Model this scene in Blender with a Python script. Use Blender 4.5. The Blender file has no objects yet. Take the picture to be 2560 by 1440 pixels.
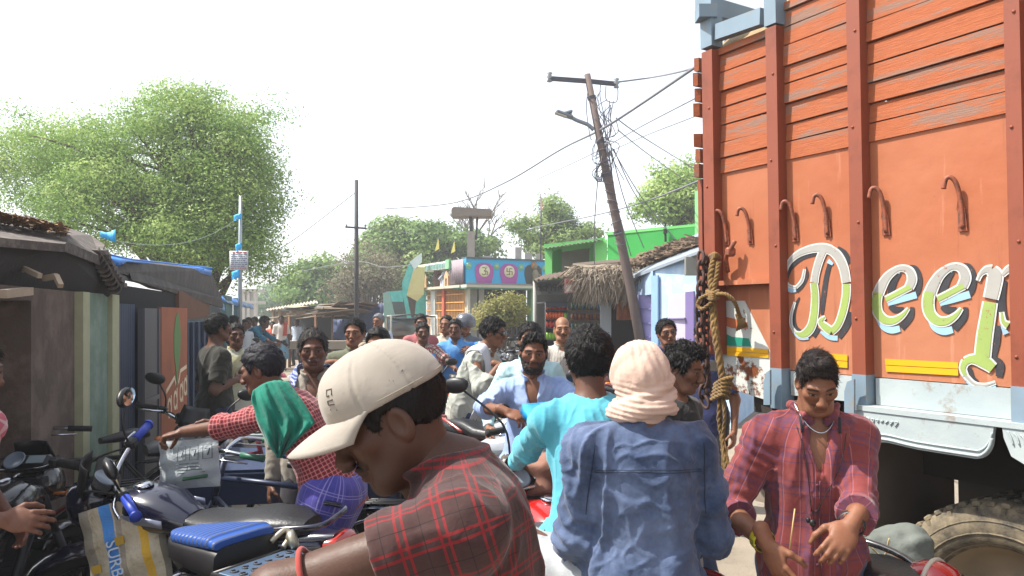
import bpy, math, random
import numpy as np
from mathutils import Vector, Matrix
rad = math.radians
SC = bpy.context.scene
COL = SC.collection

# ------------------------------------------------------------------ camera, sky, sun, exposure
F, CX, HY, CH = 1900.0, 1280.0, 785.0, 1.72          # focal length (px of a 2560 wide picture), horizon row, eye height
cam_d = bpy.data.cameras.new("camera")
cam = bpy.data.objects.new("camera", cam_d)
COL.objects.link(cam)
cam.location = (0, 0, CH)
cam.rotation_euler = (rad(90), 0, 0)
cam_d.sensor_width = 36.0
cam_d.lens = 36.0 * F / 2560.0
cam_d.shift_y = (HY - 720.0) / 2560.0
cam_d.clip_start = 0.05
cam_d.clip_end = 3000.0
SC.camera = cam

SUN_DIR = Vector((-0.85, 0.02, 0)).normalized()       # towards the sun, on the ground
SUN_EL = rad(56)
to_sun = Vector((SUN_DIR.x * math.cos(SUN_EL), SUN_DIR.y * math.cos(SUN_EL), math.sin(SUN_EL)))
world = bpy.data.worlds.new("World")
SC.world = world
world.use_nodes = True
wn = world.node_tree
wn.nodes.clear()
w_out = wn.nodes.new("ShaderNodeOutputWorld")
w_bg = wn.nodes.new("ShaderNodeBackground")
w_sky = wn.nodes.new("ShaderNodeTexSky")
w_sky.sky_type = 'NISHITA'
w_sky.sun_disc = False
w_sky.sun_elevation = SUN_EL
w_sky.sun_rotation = math.atan2(SUN_DIR.x, SUN_DIR.y)
w_sky.air_density = 1.0
w_sky.dust_density = 1.6
w_sky.ozone_density = 0.6
w_bg.inputs[1].default_value = 0.15
w_hs = wn.nodes.new("ShaderNodeHueSaturation")              # milky, dust-laden sky: less blue
w_hs.inputs['Saturation'].default_value = 0.35
wn.links.new(w_sky.outputs[0], w_hs.inputs['Color'])
wn.links.new(w_hs.outputs[0], w_bg.inputs[0])
wn.links.new(w_bg.outputs[0], w_out.inputs[0])

sun_d = bpy.data.lights.new("sun", 'SUN')
sun_d.energy = 4.2
sun_d.angle = rad(0.6)
sun_d.color = (1.0, 0.95, 0.86)
sun = bpy.data.objects.new("sun", sun_d)
COL.objects.link(sun)
sun.rotation_euler = to_sun.to_track_quat('Z', 'Y').to_euler()

SC.view_settings.view_transform = 'Standard'
SC.view_settings.look = 'None'
SC.view_settings.gamma = 1.0
SC.view_settings.exposure = 1.15
SC.cycles.max_bounces = 6
SC.cycles.transparent_max_bounces = 6
SC.cycles.volume_bounces = 0

# ------------------------------------------------------------------ helpers
def P(px, py, Y):
    """point seen at pixel (px, py) of the photograph at depth Y"""
    return Vector(((px - CX) / F * Y, Y, CH - (py - HY) / F * Y))

def G(px, Y, z=0.0):
    return Vector(((px - CX) / F * Y, Y, z))

def hexc(h):
    h = h.lstrip('#')
    r = [int(h[i:i + 2], 16) / 255.0 for i in (0, 2, 4)]
    return tuple(((c / 12.92) if c <= 0.04045 else ((c + 0.055) / 1.055) ** 2.4) for c in r)

def lin(c):
    return hexc(c) if isinstance(c, str) else tuple(c)

class NT:
    """small node tree writer"""
    def __init__(s, name):
        s.m = bpy.data.materials.new(name)
        s.m.use_nodes = True
        s.t = s.m.node_tree
        s.t.nodes.clear()
        s.out = s.n('OutputMaterial')
        s.b = s.n('BsdfPrincipled')
        s.l(s.b.outputs[0], s.out.inputs[0])
    def n(s, kind, **kw):
        nd = s.t.nodes.new('ShaderNode' + kind)
        for k, v in kw.items():
            setattr(nd, k, v)
        return nd
    def l(s, a, b):
        s.t.links.new(a, b)
    def put(s, sock, v):
        if hasattr(v, 'is_output') or isinstance(v, bpy.types.NodeSocket):
            s.l(v, sock)
        elif isinstance(v, (tuple, list)):
            sock.default_value = tuple(v) + ((1.0,) if len(v) == 3 and len(sock.default_value) == 4 else ())
        else:
            sock.default_value = v
    def math(s, op, a, b=0.0, c=None, clamp=False):
        nd = s.n('Math', operation=op)
        nd.use_clamp = clamp
        s.put(nd.inputs[0], a); s.put(nd.inputs[1], b)
        if c is not None: s.put(nd.inputs[2], c)
        return nd.outputs[0]
    def mix(s, f, a, b, mode='MIX'):
        nd = s.n('Mix', data_type='RGBA', blend_type=mode)
        s.put(nd.inputs[0], f); s.put(nd.inputs[6], a); s.put(nd.inputs[7], b)
        return nd.outputs[2]
    def noise(s, scale, detail=3.0, vec=None, rough=0.55, dist=0.0):
        nd = s.n('TexNoise')
        nd.inputs['Scale'].default_value = scale
        nd.inputs['Detail'].default_value = detail
        nd.inputs['Roughness'].default_value = rough
        nd.inputs['Distortion'].default_value = dist
        s.l(vec if vec is not None else s.obj(), nd.inputs['Vector'])
        return nd.outputs[0]
    def obj(s):
        if not hasattr(s, '_o'):
            s._o = s.n('TexCoord')
        return s._o.outputs['Object']
    def uv(s):
        if not hasattr(s, '_o'):
            s._o = s.n('TexCoord')
        return s._o.outputs['UV']
    def sep(s, v):
        nd = s.n('SeparateXYZ'); s.l(v, nd.inputs[0]); return nd.outputs
    def vmul(s, v, k):
        nd = s.n('VectorMath', operation='MULTIPLY'); s.l(v, nd.inputs[0]); nd.inputs[1].default_value = k
        return nd.outputs[0]
    def ramp(s, f, lo, hi):
        nd = s.n('MapRange'); nd.clamp = True
        s.put(nd.inputs[0], f); nd.inputs[1].default_value = lo; nd.inputs[2].default_value = hi
        return nd.outputs[0]
    def bump(s, h, strength=0.3, dist=0.01):
        nd = s.n('Bump'); nd.inputs['Strength'].default_value = strength; nd.inputs['Distance'].default_value = dist
        s.l(h, nd.inputs['Height']); s.l(nd.outputs[0], s.b.inputs['Normal'])
        return nd
    def col(s, c, rough=0.6, metal=0.0, spec=None):
        s.put(s.b.inputs['Base Color'], c); s.put(s.b.inputs['Roughness'], rough); s.put(s.b.inputs['Metallic'], metal)
        if spec is not None: s.b.inputs['Specular IOR Level'].default_value = spec

_MC = {}
def mat(name, c, rough=0.6, metal=0.0, var=0.12, scale=6.0, bump=0.0, bscale=40.0, c2=None, spec=None, f2=(0.45, 0.62), coat=0.0):
    """plain material: colour with soft noise variation, an optional second colour in patches, an optional bump"""
    if name in _MC: return _MC[name]
    t = NT(name)
    c = lin(c)
    col = c
    if c2 is not None:
        col = t.mix(t.ramp(t.noise(scale * 1.3, 6, rough=0.7), *f2), c, lin(c2))
    if var:
        v = t.math('MULTIPLY_ADD', t.noise(scale, 4), 2 * var, 1 - var)
        cb = t.n('CombineXYZ'); [t.l(v, cb.inputs[i]) for i in range(3)]
        col = t.mix(1.0, col, cb.outputs[0], 'MULTIPLY')
    t.col(col, rough, metal, spec)
    if coat: t.b.inputs['Coat Weight'].default_value = coat; t.b.inputs['Coat Roughness'].default_value = 0.1
    if bump: t.bump(t.noise(bscale, 4), bump, 0.01)
    _MC[name] = t.m
    return t.m

class MB:
    """collects shapes and links them as one mesh object"""
    def __init__(s, M=None):
        s.v = []; s.f = []; s.mi = []; s.sm = []; s.M = M; s.m = 0
    def add(s, vs, fs, smooth=False, m=None):
        b = len(s.v)
        M = s.M
        s.v += [tuple(M @ Vector(p)) for p in vs] if M is not None else [tuple(p) for p in vs]
        m = s.m if m is None else m
        for f in fs:
            s.f.append(tuple(i + b for i in f)); s.mi.append(m); s.sm.append(smooth)
        return s
    def box(s, c, d, R=None, m=None, bev=0.0):
        hx, hy, hz = d[0] / 2, d[1] / 2, d[2] / 2
        if bev:
            b = min(bev, hx * .9, hy * .9, hz * .9)
            pts = []
            for sx in (-1, 1):
                for sy in (-1, 1):
                    for sz in (-1, 1):
                        pts += [(sx * hx, sy * (hy - b), sz * (hz - b)), (sx * (hx - b), sy * hy, sz * (hz - b)), (sx * (hx - b), sy * (hy - b), sz * hz)]
            def i(sx, sy, sz, k): return ((sx > 0) * 4 + (sy > 0) * 2 + (sz > 0)) * 3 + k
            fs = []
            for sg in (-1, 1):
                q = [(-1, -1), (1, -1), (1, 1), (-1, 1)]
                fs.append([i(sg, a, bb, 0) for a, bb in q][::sg]); fs.append([i(a, sg, bb, 1) for a, bb in q][::-sg]); fs.append([i(a, bb, sg, 2) for a, bb in q][::sg])
            for a in (-1, 1):
                for bb in (-1, 1):
                    fs.append([i(-1, a, bb, 1), i(1, a, bb, 1), i(1, a, bb, 2), i(-1, a, bb, 2)])
                    fs.append([i(a, -1, bb, 0), i(a, 1, bb, 0), i(a, 1, bb, 2), i(a, -1, bb, 2)])
                    fs.append([i(a, bb, -1, 0), i(a, bb, 1, 0), i(a, bb, 1, 1), i(a, bb, -1, 1)])
                    for cc in (-1, 1): fs.append([i(a, bb, cc, k) for k in range(3)])
        else:
            pts = [(sx * hx, sy * hy, sz * hz) for sx in (-1, 1) for sy in (-1, 1) for sz in (-1, 1)]
            fs = [(0, 1, 3, 2), (4, 6, 7, 5), (0, 4, 5, 1), (2, 3, 7, 6), (0, 2, 6, 4), (1, 5, 7, 3)]
        c = Vector(c)
        pts = [(R @ Vector(p) if R is not None else Vector(p)) + c for p in pts]
        return s.add(pts, fs, False, m)
    def bar(s, a, b, w, h, up=(0, 0, 1), m=None, bev=0.0):
        """box from a to b, w wide and h along up"""
        a, b = Vector(a), Vector(b)
        d = (b - a); L = d.length
        if L < 1e-6: return s
        y = d / L; z = Vector(up); x = y.cross(z)
        if x.length < 1e-4: x = y.cross(Vector((1, 0, 0)))
        x.normalize(); z = x.cross(y)
        R = Matrix((x, y, z)).transposed()
        return s.box((a + b) / 2, (w, L, h), R, m, bev)
    def tube(s, pts, r, n=8, m=None, cap=True, smooth=True, closed=False):
        pts = [Vector(p) for p in pts]
        N = len(pts)
        rs = r if isinstance(r, (list, tuple)) else [r] * N
        vs = []; prev = None
        for i, p in enumerate(pts):
            if closed: t = pts[(i + 1) % N] - pts[i - 1]
            else: t = pts[min(i + 1, N - 1)] - pts[max(i - 1, 0)]
            if t.length < 1e-9: t = Vector((0, 0, 1))
            t.normalize()
            if prev is None:
                a = Vector((0, 0, 1)) if abs(t.z) < 0.9 else Vector((1, 0, 0))
                x = t.cross(a).normalized()
            else:
                x = prev - t * prev.dot(t)
                x = x.normalized() if x.length > 1e-6 else t.orthogonal().normalized()
            y = t.cross(x); prev = x
            for k in range(n):
                an = 2 * math.pi * k / n
                vs.append(p + (x * math.cos(an) + y * math.sin(an)) * rs[i])
        fs = []
        for i in range(N if closed else N - 1):
            j = (i + 1) % N
            for k in range(n):
                k2 = (k + 1) % n
                fs.append((i * n + k, i * n + k2, j * n + k2, j * n + k))
        s.add(vs, fs, smooth, m)
        if cap and not closed:
            b = len(s.v) - len(vs)
            s.f.append(tuple(b + k for k in range(n))[::-1]); s.f.append(tuple(b + (N - 1) * n + k for k in range(n)))
            s.mi += [s.m if m is None else m] * 2; s.sm += [False] * 2
        return s
    def cyl(s, a, b, r, r2=None, n=16, m=None):
        return s.tube([a, b], [r, r if r2 is None else r2], n, m)
    def lathe(s, prof, o=(0, 0, 0), ax=(0, 0, 1), n=24, m=None, arc=None, smooth=True):
        """prof: list of (radius, height) along ax"""
        o = Vector(o); z = Vector(ax).normalized(); x = z.orthogonal().normalized() if abs(z.z) < .99 else Vector((1, 0, 0)); y = z.cross(x)
        vs = []; full = arc is None
        nn = n if full else n + 1
        a0, a1 = (0, 2 * math.pi) if full else arc
        for r, h in prof:
            for k in range(nn):
                a = a0 + (a1 - a0) * k / n
                vs.append(o + (x * math.cos(a) + y * math.sin(a)) * r + z * h)
        fs = []
        for i in range(len(prof) - 1):
            for k in range(n):
                k2 = (k + 1) % nn if full else k + 1
                fs.append((i * nn + k, i * nn + k2, (i + 1) * nn + k2, (i + 1) * nn + k))
        return s.add(vs, fs, smooth, m)
    def ell(s, c, r, R=None, n=16, m=None):
        vs = []; nv = max(6, n // 2)
        for i in range(nv + 1):
            th = math.pi * i / nv
            for k in range(n):
                ph = 2 * math.pi * k / n
                p = Vector((r[0] * math.sin(th) * math.cos(ph), r[1] * math.sin(th) * math.sin(ph), r[2] * math.cos(th)))
                vs.append((R @ p if R is not None else p) + Vector(c))
        fs = []
        for i in range(nv):
            for k in range(n):
                k2 = (k + 1) % n
                fs.append((i * n + k, (i + 1) * n + k, (i + 1) * n + k2, i * n + k2))
        return s.add(vs, fs, True, m)
    def prism(s, outline, ax0, ax1, nrm, o, t, m=None):
        """flat outline (2D points) in the plane o + a*ax0 + b*ax1, thickened by t along nrm"""
        ax0, ax1, nrm, o = map(Vector, (ax0, ax1, nrm, o))
        n = len(outline)
        vs = [o + ax0 * a + ax1 * b for a, b in outline] + [o + ax0 * a + ax1 * b + nrm * t for a, b in outline]
        fs = [tuple(range(n))[::-1], tuple(range(n, 2 * n))] + [(i, (i + 1) % n, n + (i + 1) % n, n + i) for i in range(n)]
        return s.add(vs, fs, False, m)
    def sheet(s, rows, smooth=True, m=None, t=0.0):
        """grid of points; rows of equal length"""
        R_, C_ = len(rows), len(rows[0])
        vs = [p for r in rows for p in r]
        fs = [(i * C_ + j, i * C_ + j + 1, (i + 1) * C_ + j + 1, (i + 1) * C_ + j) for i in range(R_ - 1) for j in range(C_ - 1)]
        if not t: return s.add(vs, fs, smooth, m)
        # thick sheet: offset copy along averaged normals
        V = np.array([tuple(v) for v in vs], float).reshape(R_, C_, 3)
        du = np.gradient(V, axis=1); dv = np.gradient(V, axis=0)
        N = np.cross(du, dv); N /= (np.linalg.norm(N, axis=2, keepdims=True) + 1e-9)
        W = (V + N * t).reshape(-1, 3); K = R_ * C_
        f2 = [tuple(K + i for i in f)[::-1] for f in fs]
        edge = [(i, j) for i in range(R_) for j in (0, C_ - 1)]
        per = [0 * C_ + j for j in range(C_)] + [i * C_ + C_ - 1 for i in range(1, R_)] + [(R_ - 1) * C_ + j for j in range(C_ - 2, -1, -1)] + [i * C_ for i in range(R_ - 2, 0, -1)]
        f3 = [(per[i], per[(i + 1) % len(per)], K + per[(i + 1) % len(per)], K + per[i])[::-1] for i in range(len(per))]
        return s.add(list(map(tuple, V.reshape(-1, 3))) + list(map(tuple, W)), fs + f2 + f3, smooth, m)
    def build(s, name, mats, parent=None, fix=True):
        me = bpy.data.meshes.new(name)
        me.from_pydata(s.v, [], s.f)
        mats = mats if isinstance(mats, (list, tuple)) else [mats]
        for mm in mats: me.materials.append(mm)
        me.polygons.foreach_set('material_index', np.array(s.mi, np.int32))
        me.polygons.foreach_set('use_smooth', np.array(s.sm, bool))
        if fix:
            import bmesh
            bm = bmesh.new(); bm.from_mesh(me)
            bmesh.ops.recalc_face_normals(bm, faces=bm.faces)
            bm.to_mesh(me); bm.free()
        me.update()
        o = bpy.data.objects.new(name, me)
        COL.objects.link(o)
        if parent is not None: o.parent = parent
        return o

def tag(o, label=None, cat=None, group=None, kind=None):
    if label: o['label'] = label
    if cat: o['category'] = cat
    if group: o['group'] = group
    if kind: o['kind'] = kind
    return o

def empty(name, loc=(0, 0, 0), rz=0.0, label=None, cat=None, group=None):
    o = bpy.data.objects.new(name, None)
    COL.objects.link(o)
    o.location = loc; o.rotation_euler = (0, 0, rz)
    o.empty_display_size = 0.2
    return tag(o, label, cat, group)

def copy_tree(o, parent=None):
    c = o.copy(); COL.objects.link(c)
    if parent is not None: c.parent = parent
    for ch in list(o.children): copy_tree(ch, c)
    return c

def arc(c, r, a0, a1, n, ax0, ax1):
    c, ax0, ax1 = Vector(c), Vector(ax0), Vector(ax1)
    return [c + (ax0 * math.cos(a0 + (a1 - a0) * i / n) + ax1 * math.sin(a0 + (a1 - a0) * i / n)) * r for i in range(n + 1)]

def catenary(a, b, sag, n=16):
    a, b = Vector(a), Vector(b)
    return [a.lerp(b, i / n) - Vector((0, 0, 4 * sag * (i / n) * (1 - i / n))) for i in range(n + 1)]

def smooth_path(pts, n=6):
    """Catmull-Rom through pts"""
    pts = [Vector(p) for p in pts]
    out = []
    for i in range(len(pts) - 1):
        p0, p1, p2, p3 = pts[max(i - 1, 0)], pts[i], pts[i + 1], pts[min(i + 2, len(pts) - 1)]
        for k in range(n):
            t = k / n
            out.append(0.5 * ((2 * p1) + (p2 - p0) * t + (2 * p0 - 5 * p1 + 4 * p2 - p3) * t * t + (3 * p1 - p0 - 3 * p2 + p3) * t ** 3))
    out.append(pts[-1])
    return out
# ------------------------------------------------------------------ figures: bodies, hair and clothes grown as smooth implicit surfaces
class Field:
    def __init__(s, lo, hi, h):
        s.h = h; s.lo = np.array(lo, float) - 2 * h
        n = np.ceil((np.array(hi, float) + 2 * h - s.lo) / h).astype(int) + 1
        s.n = n
        s.ax = [s.lo[i] + h * np.arange(n[i]) for i in range(3)]
        s.D = np.full(tuple(n), 0.5, np.float32)
    def _blk(s, lo, hi, m):
        a = [int(max(0, math.floor((lo[i] - m - s.lo[i]) / s.h))) for i in range(3)]
        b = [int(min(s.n[i], math.ceil((hi[i] + m - s.lo[i]) / s.h) + 1)) for i in range(3)]
        if any(b[i] <= a[i] for i in range(3)): return None
        sl = tuple(slice(a[i], b[i]) for i in range(3))
        X = s.ax[0][sl[0]][:, None, None]; Y = s.ax[1][sl[1]][None, :, None]; Z = s.ax[2][sl[2]][None, None, :]
        return sl, X, Y, Z
    def _comb(s, sl, d, k, sub=False):
        a = s.D[sl]
        if sub:
            d = -d
            h = np.maximum(k - np.abs(a - d), 0) / k if k else 0
            s.D[sl] = np.maximum(a, d) + h * h * k * .25
        else:
            h = np.maximum(k - np.abs(a - d), 0) / k if k else 0
            s.D[sl] = np.minimum(a, d) - h * h * k * .25
    def ell(s, c, r, R=None, k=.02, sub=False):
        c = np.array(c, float); rm = max(r)
        bl = s._blk(c - rm, c + rm, k + .03)
        if bl is None: return
        sl, X, Y, Z = bl
        x, y, z = X - c[0], Y - c[1], Z - c[2]
        if R is not None:
            R = np.array(R)
            x, y, z = (R[0, 0] * x + R[1, 0] * y + R[2, 0] * z, R[0, 1] * x + R[1, 1] * y + R[2, 1] * z, R[0, 2] * x + R[1, 2] * y + R[2, 2] * z)
        k0 = np.sqrt((x / r[0]) ** 2 + (y / r[1]) ** 2 + (z / r[2]) ** 2) + 1e-6
        k1 = np.sqrt((x / r[0] ** 2) ** 2 + (y / r[1] ** 2) ** 2 + (z / r[2] ** 2) ** 2) + 1e-6
        s._comb(sl, k0 * (k0 - 1) / k1, k, sub)
    def cap(s, a, b, ra, rb=None, k=.02, sub=False, sq=None):
        """tapered capsule"""
        rb = ra if rb is None else rb
        a = np.array(a, float); b = np.array(b, float); rm = max(ra, rb)
        bl = s._blk(np.minimum(a, b) - rm, np.maximum(a, b) + rm, k + .03)
        if bl is None: return
        sl, X, Y, Z = bl
        ab = b - a; L2 = ab @ ab + 1e-12
        x, y, z = X - a[0], Y - a[1], Z - a[2]
        t = np.clip((x * ab[0] + y * ab[1] + z * ab[2]) / L2, 0, 1)
        d = np.sqrt((x - ab[0] * t) ** 2 + (y - ab[1] * t) ** 2 + (z - ab[2] * t) ** 2) - (ra + (rb - ra) * t)
        s._comb(sl, d, k, sub)
    def cut(s, p, n):
        """remove everything on the side of p that n points to"""
        p = np.array(p, float); n = np.array(n, float); n /= np.linalg.norm(n)
        d = (s.ax[0][:, None, None] - p[0]) * n[0] + (s.ax[1][None, :, None] - p[1]) * n[1] + (s.ax[2][None, None, :] - p[2]) * n[2]
        s.D = np.maximum(s.D, d.astype(np.float32))
    def mesh(s):
        D = s.D; S = D < 0
        nx, ny, nz = D.shape
        cnt = np.zeros((nx - 1, ny - 1, nz - 1), np.int8)
        for i in (0, 1):
            for j in (0, 1):
                for k in (0, 1):
                    cnt += S[i:nx - 1 + i, j:ny - 1 + j, k:nz - 1 + k]
        act = (cnt > 0) & (cnt < 8)
        ids = np.full(act.shape, -1, np.int64)
        I = np.argwhere(act)
        ids[act] = np.arange(len(I))
        acc = np.zeros((len(I), 3)); num = np.zeros(len(I))
        cor = [(i, j, k) for i in (0, 1) for j in (0, 1) for k in (0, 1)]
        vals = {c: D[I[:, 0] + c[0], I[:, 1] + c[1], I[:, 2] + c[2]] for c in cor}
        for c in cor:
            for ax in range(3):
                if c[ax] == 0:
                    c2 = list(c); c2[ax] = 1; c2 = tuple(c2)
                    a, b = vals[c], vals[c2]
                    m = (a < 0) != (b < 0)
                    t = a[m] / (a[m] - b[m] + 1e-12)
                    p = np.tile(np.array(c, float), (m.sum(), 1)); p[:, ax] = t
                    acc[m] += p; num[m] += 1
        V = (I + acc / np.maximum(num, 1)[:, None]) * s.h + s.lo
        Q = []
        for ax in range(3):
            sl0 = [slice(None)] * 3; sl1 = [slice(None)] * 3
            sl0[ax] = slice(0, -1); sl1[ax] = slice(1, None)
            ch = S[tuple(sl0)] != S[tuple(sl1)]
            E = np.argwhere(ch)
            o1, o2 = (ax + 1) % 3, (ax + 2) % 3
            ok = (E[:, o1] > 0) & (E[:, o2] > 0) & (E[:, o1] < D.shape[o1] - 1) & (E[:, o2] < D.shape[o2] - 1)
            E = E[ok]
            if not len(E): continue
            ins = S[E[:, 0], E[:, 1], E[:, 2]]
            q = []
            for d1, d2 in ((0, 0), (-1, 0), (-1, -1), (0, -1)):
                e = E.copy(); e[:, o1] += d1; e[:, o2] += d2
                q.append(ids[e[:, 0], e[:, 1], e[:, 2]])
            q = np.stack(q, 1)
            q[~ins] = q[~ins][:, ::-1]
            Q.append(q)
        if not Q: return np.zeros((0, 3)), np.zeros((0, 4), int)
        return V, np.concatenate(Q)

def relax(V, Q, it=1, lam=.5):
    e = np.concatenate([Q[:, [0, 1]], Q[:, [1, 2]], Q[:, [2, 3]], Q[:, [3, 0]]])
    for _ in range(it):
        acc = np.zeros_like(V); n = np.zeros(len(V))
        for a, b in ((0, 1), (1, 0)):
            for ax in range(3): acc[:, ax] += np.bincount(e[:, a], V[e[:, b], ax], len(V))
            n += np.bincount(e[:, a], minlength=len(V))
        V = V * (1 - lam) + lam * acc / np.maximum(n, 1)[:, None]
    return V

def vnormals(V, Q):
    d1 = V[Q[:, 2]] - V[Q[:, 0]]; d2 = V[Q[:, 3]] - V[Q[:, 1]]
    fn = np.cross(d1, d2)
    N = np.zeros_like(V)
    for k in range(4):
        for ax in range(3): N[:, ax] += np.bincount(Q[:, k], fn[:, ax], len(V))
    return N / (np.linalg.norm(N, axis=1, keepdims=True) + 1e-12)

def wav(P_, f, seed, warp=1.2):
    """smooth pseudo random field in about [-1, 1]"""
    r = np.random.RandomState(seed)
    out = np.zeros(len(P_))
    K = r.normal(size=(6, 3)); K /= np.linalg.norm(K, axis=1, keepdims=True)
    ph = r.uniform(0, 6.28, 6)
    w = np.stack([np.sin(P_ @ (K[i] * f * .6) + ph[i]) for i in range(3)], 1) * warp
    for i in range(6):
        out += np.sin(P_ @ (K[i] * f) + ph[i] + w[:, i % 3])
    return out / 3.2

def np_obj(name, V, Q, mats, parent=None, col=None, uv=None, mi=None, smooth=True):
    me = bpy.data.meshes.new(name)
    me.vertices.add(len(V)); me.vertices.foreach_set('co', np.ascontiguousarray(V, np.float32).ravel())
    nf, w = Q.shape
    me.loops.add(nf * w); me.loops.foreach_set('vertex_index', np.ascontiguousarray(Q, np.int32).ravel())
    me.polygons.add(nf); me.polygons.foreach_set('loop_start', np.arange(0, nf * w, w, dtype=np.int32))
    try: me.polygons.foreach_set('loop_total', np.full(nf, w, np.int32))
    except Exception: pass
    me.polygons.foreach_set('use_smooth', np.full(nf, smooth, bool))
    for mm in (mats if isinstance(mats, (list, tuple)) else [mats]): me.materials.append(mm)
    if mi is not None: me.polygons.foreach_set('material_index', np.ascontiguousarray(mi, np.int32))
    me.update(calc_edges=True)
    if col is not None:
        a = me.color_attributes.new('Col', 'FLOAT_COLOR', 'POINT')
        c4 = np.ones((len(V), 4), np.float32); c4[:, :3] = col
        a.data.foreach_set('color', c4.ravel())
    if uv is not None:
        u = me.uv_layers.new(name='UVMap')
        u.data.foreach_set('uv', np.ascontiguousarray(uv, np.float32).ravel())
    me.validate()
    o = bpy.data.objects.new(name, me); COL.objects.link(o)
    if parent is not None: o.parent = parent
    return o

def sstep(a, b, x):
    t = np.clip((x - a) / (b - a), 0, 1)
    return t * t * (3 - 2 * t)

# ---- materials of skin, hair, cloth
def _skin():
    t = NT('skin')
    a = t.n('Attribute'); a.attribute_name = 'Col'
    n1 = t.noise(28, 5, rough=.7); v = t.math('ADD', t.math('MULTIPLY_ADD', t.noise(140, 3), 0.35, 0.62), t.math('MULTIPLY', n1, .42))
    cb = t.n('CombineXYZ'); [t.l(v, cb.inputs[i]) for i in range(3)]
    t.col(t.mix(1.0, a.outputs['Color'], cb.outputs[0], 'MULTIPLY'), t.math('MULTIPLY_ADD', n1, .35, .36), 0.0, 0.30)
    t.b.inputs['Subsurface Weight'].default_value = 0.06
    t.b.inputs['Subsurface Radius'].default_value = (0.012, 0.005, 0.003)
    t.b.inputs['Subsurface Scale'].default_value = 0.5
    t.bump(t.math('ADD', t.noise(300, 2), t.math('MULTIPLY', n1, .8)), 0.14, 0.003)
    return t.m
M_SKIN = _skin()

def hair_mat(name, c='#0d0b0b', c2='#1f1b1a'):
    if name in _MC: return _MC[name]
    t = NT(name)
    n = t.noise(220, 3, t.vmul(t.obj(), (1, 1, .25)))
    t.col(t.mix(t.ramp(n, .45, .75), lin(c), lin(c2)), 0.55, 0.0, 0.18)
    t.bump(n, 0.6, 0.004)
    _MC[name] = t.m
    return t.m

def cloth(name, c, stripes=(), fuzz=.10, rough=.85, weave=900, c2=None, patch=5.0, sheen=.15, crease=.35):
    """woven cloth; stripes: (axis 'u'|'v', period, width, offset, colour, strength) laid along the garment's own surface"""
    if name in _MC: return _MC[name]
    t = NT(name)
    uv = t.sep(t.uv())
    col = lin(c)
    if c2 is not None:
        col = t.mix(t.ramp(t.noise(patch, 5, rough=.7), .38, .66), lin(c), lin(c2))
    for ax, per, w, off, sc, st in stripes:
        s = uv[0] if ax == 'u' else uv[1]
        fr = t.math('FRACT', t.math('DIVIDE', t.math('ADD', s, off + 50 * per), per))
        edge = 0.12 * w / per
        d = t.math('ABSOLUTE', t.math('SUBTRACT', fr, 0.5))
        m = t.n('MapRange'); m.clamp = True
        t.l(d, m.inputs[0]); m.inputs[1].default_value = w / per / 2 + edge; m.inputs[2].default_value = w / per / 2 - edge
        m.inputs[3].default_value = 0; m.inputs[4].default_value = st
        col = t.mix(m.outputs[0], col, lin(sc))
    n = t.noise(14, 5, rough=.7)
    v = t.math('MULTIPLY_ADD', n, 2 * fuzz, 1 - fuzz)
    cb = t.n('CombineXYZ'); [t.l(v, cb.inputs[i]) for i in range(3)]
    col = t.mix(1.0, col, cb.outputs[0], 'MULTIPLY')
    t.col(col, rough, 0.0, .2)
    t.b.inputs['Sheen Weight'].default_value = sheen
    nz = t.noise(16, 3, rough=.5, dist=.6)
    t.bump(t.math('ADD', nz, t.math('MULTIPLY', t.noise(weave / 6, 2), .10)), crease, 0.012)
    _MC[name] = t.m
    return t.m

SKIN_DARK = np.array(hexc('#5f4032')); SKIN_MID = np.array(hexc('#7a523d')); SKIN_LIGHT = np.array(hexc('#956a50'))

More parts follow.
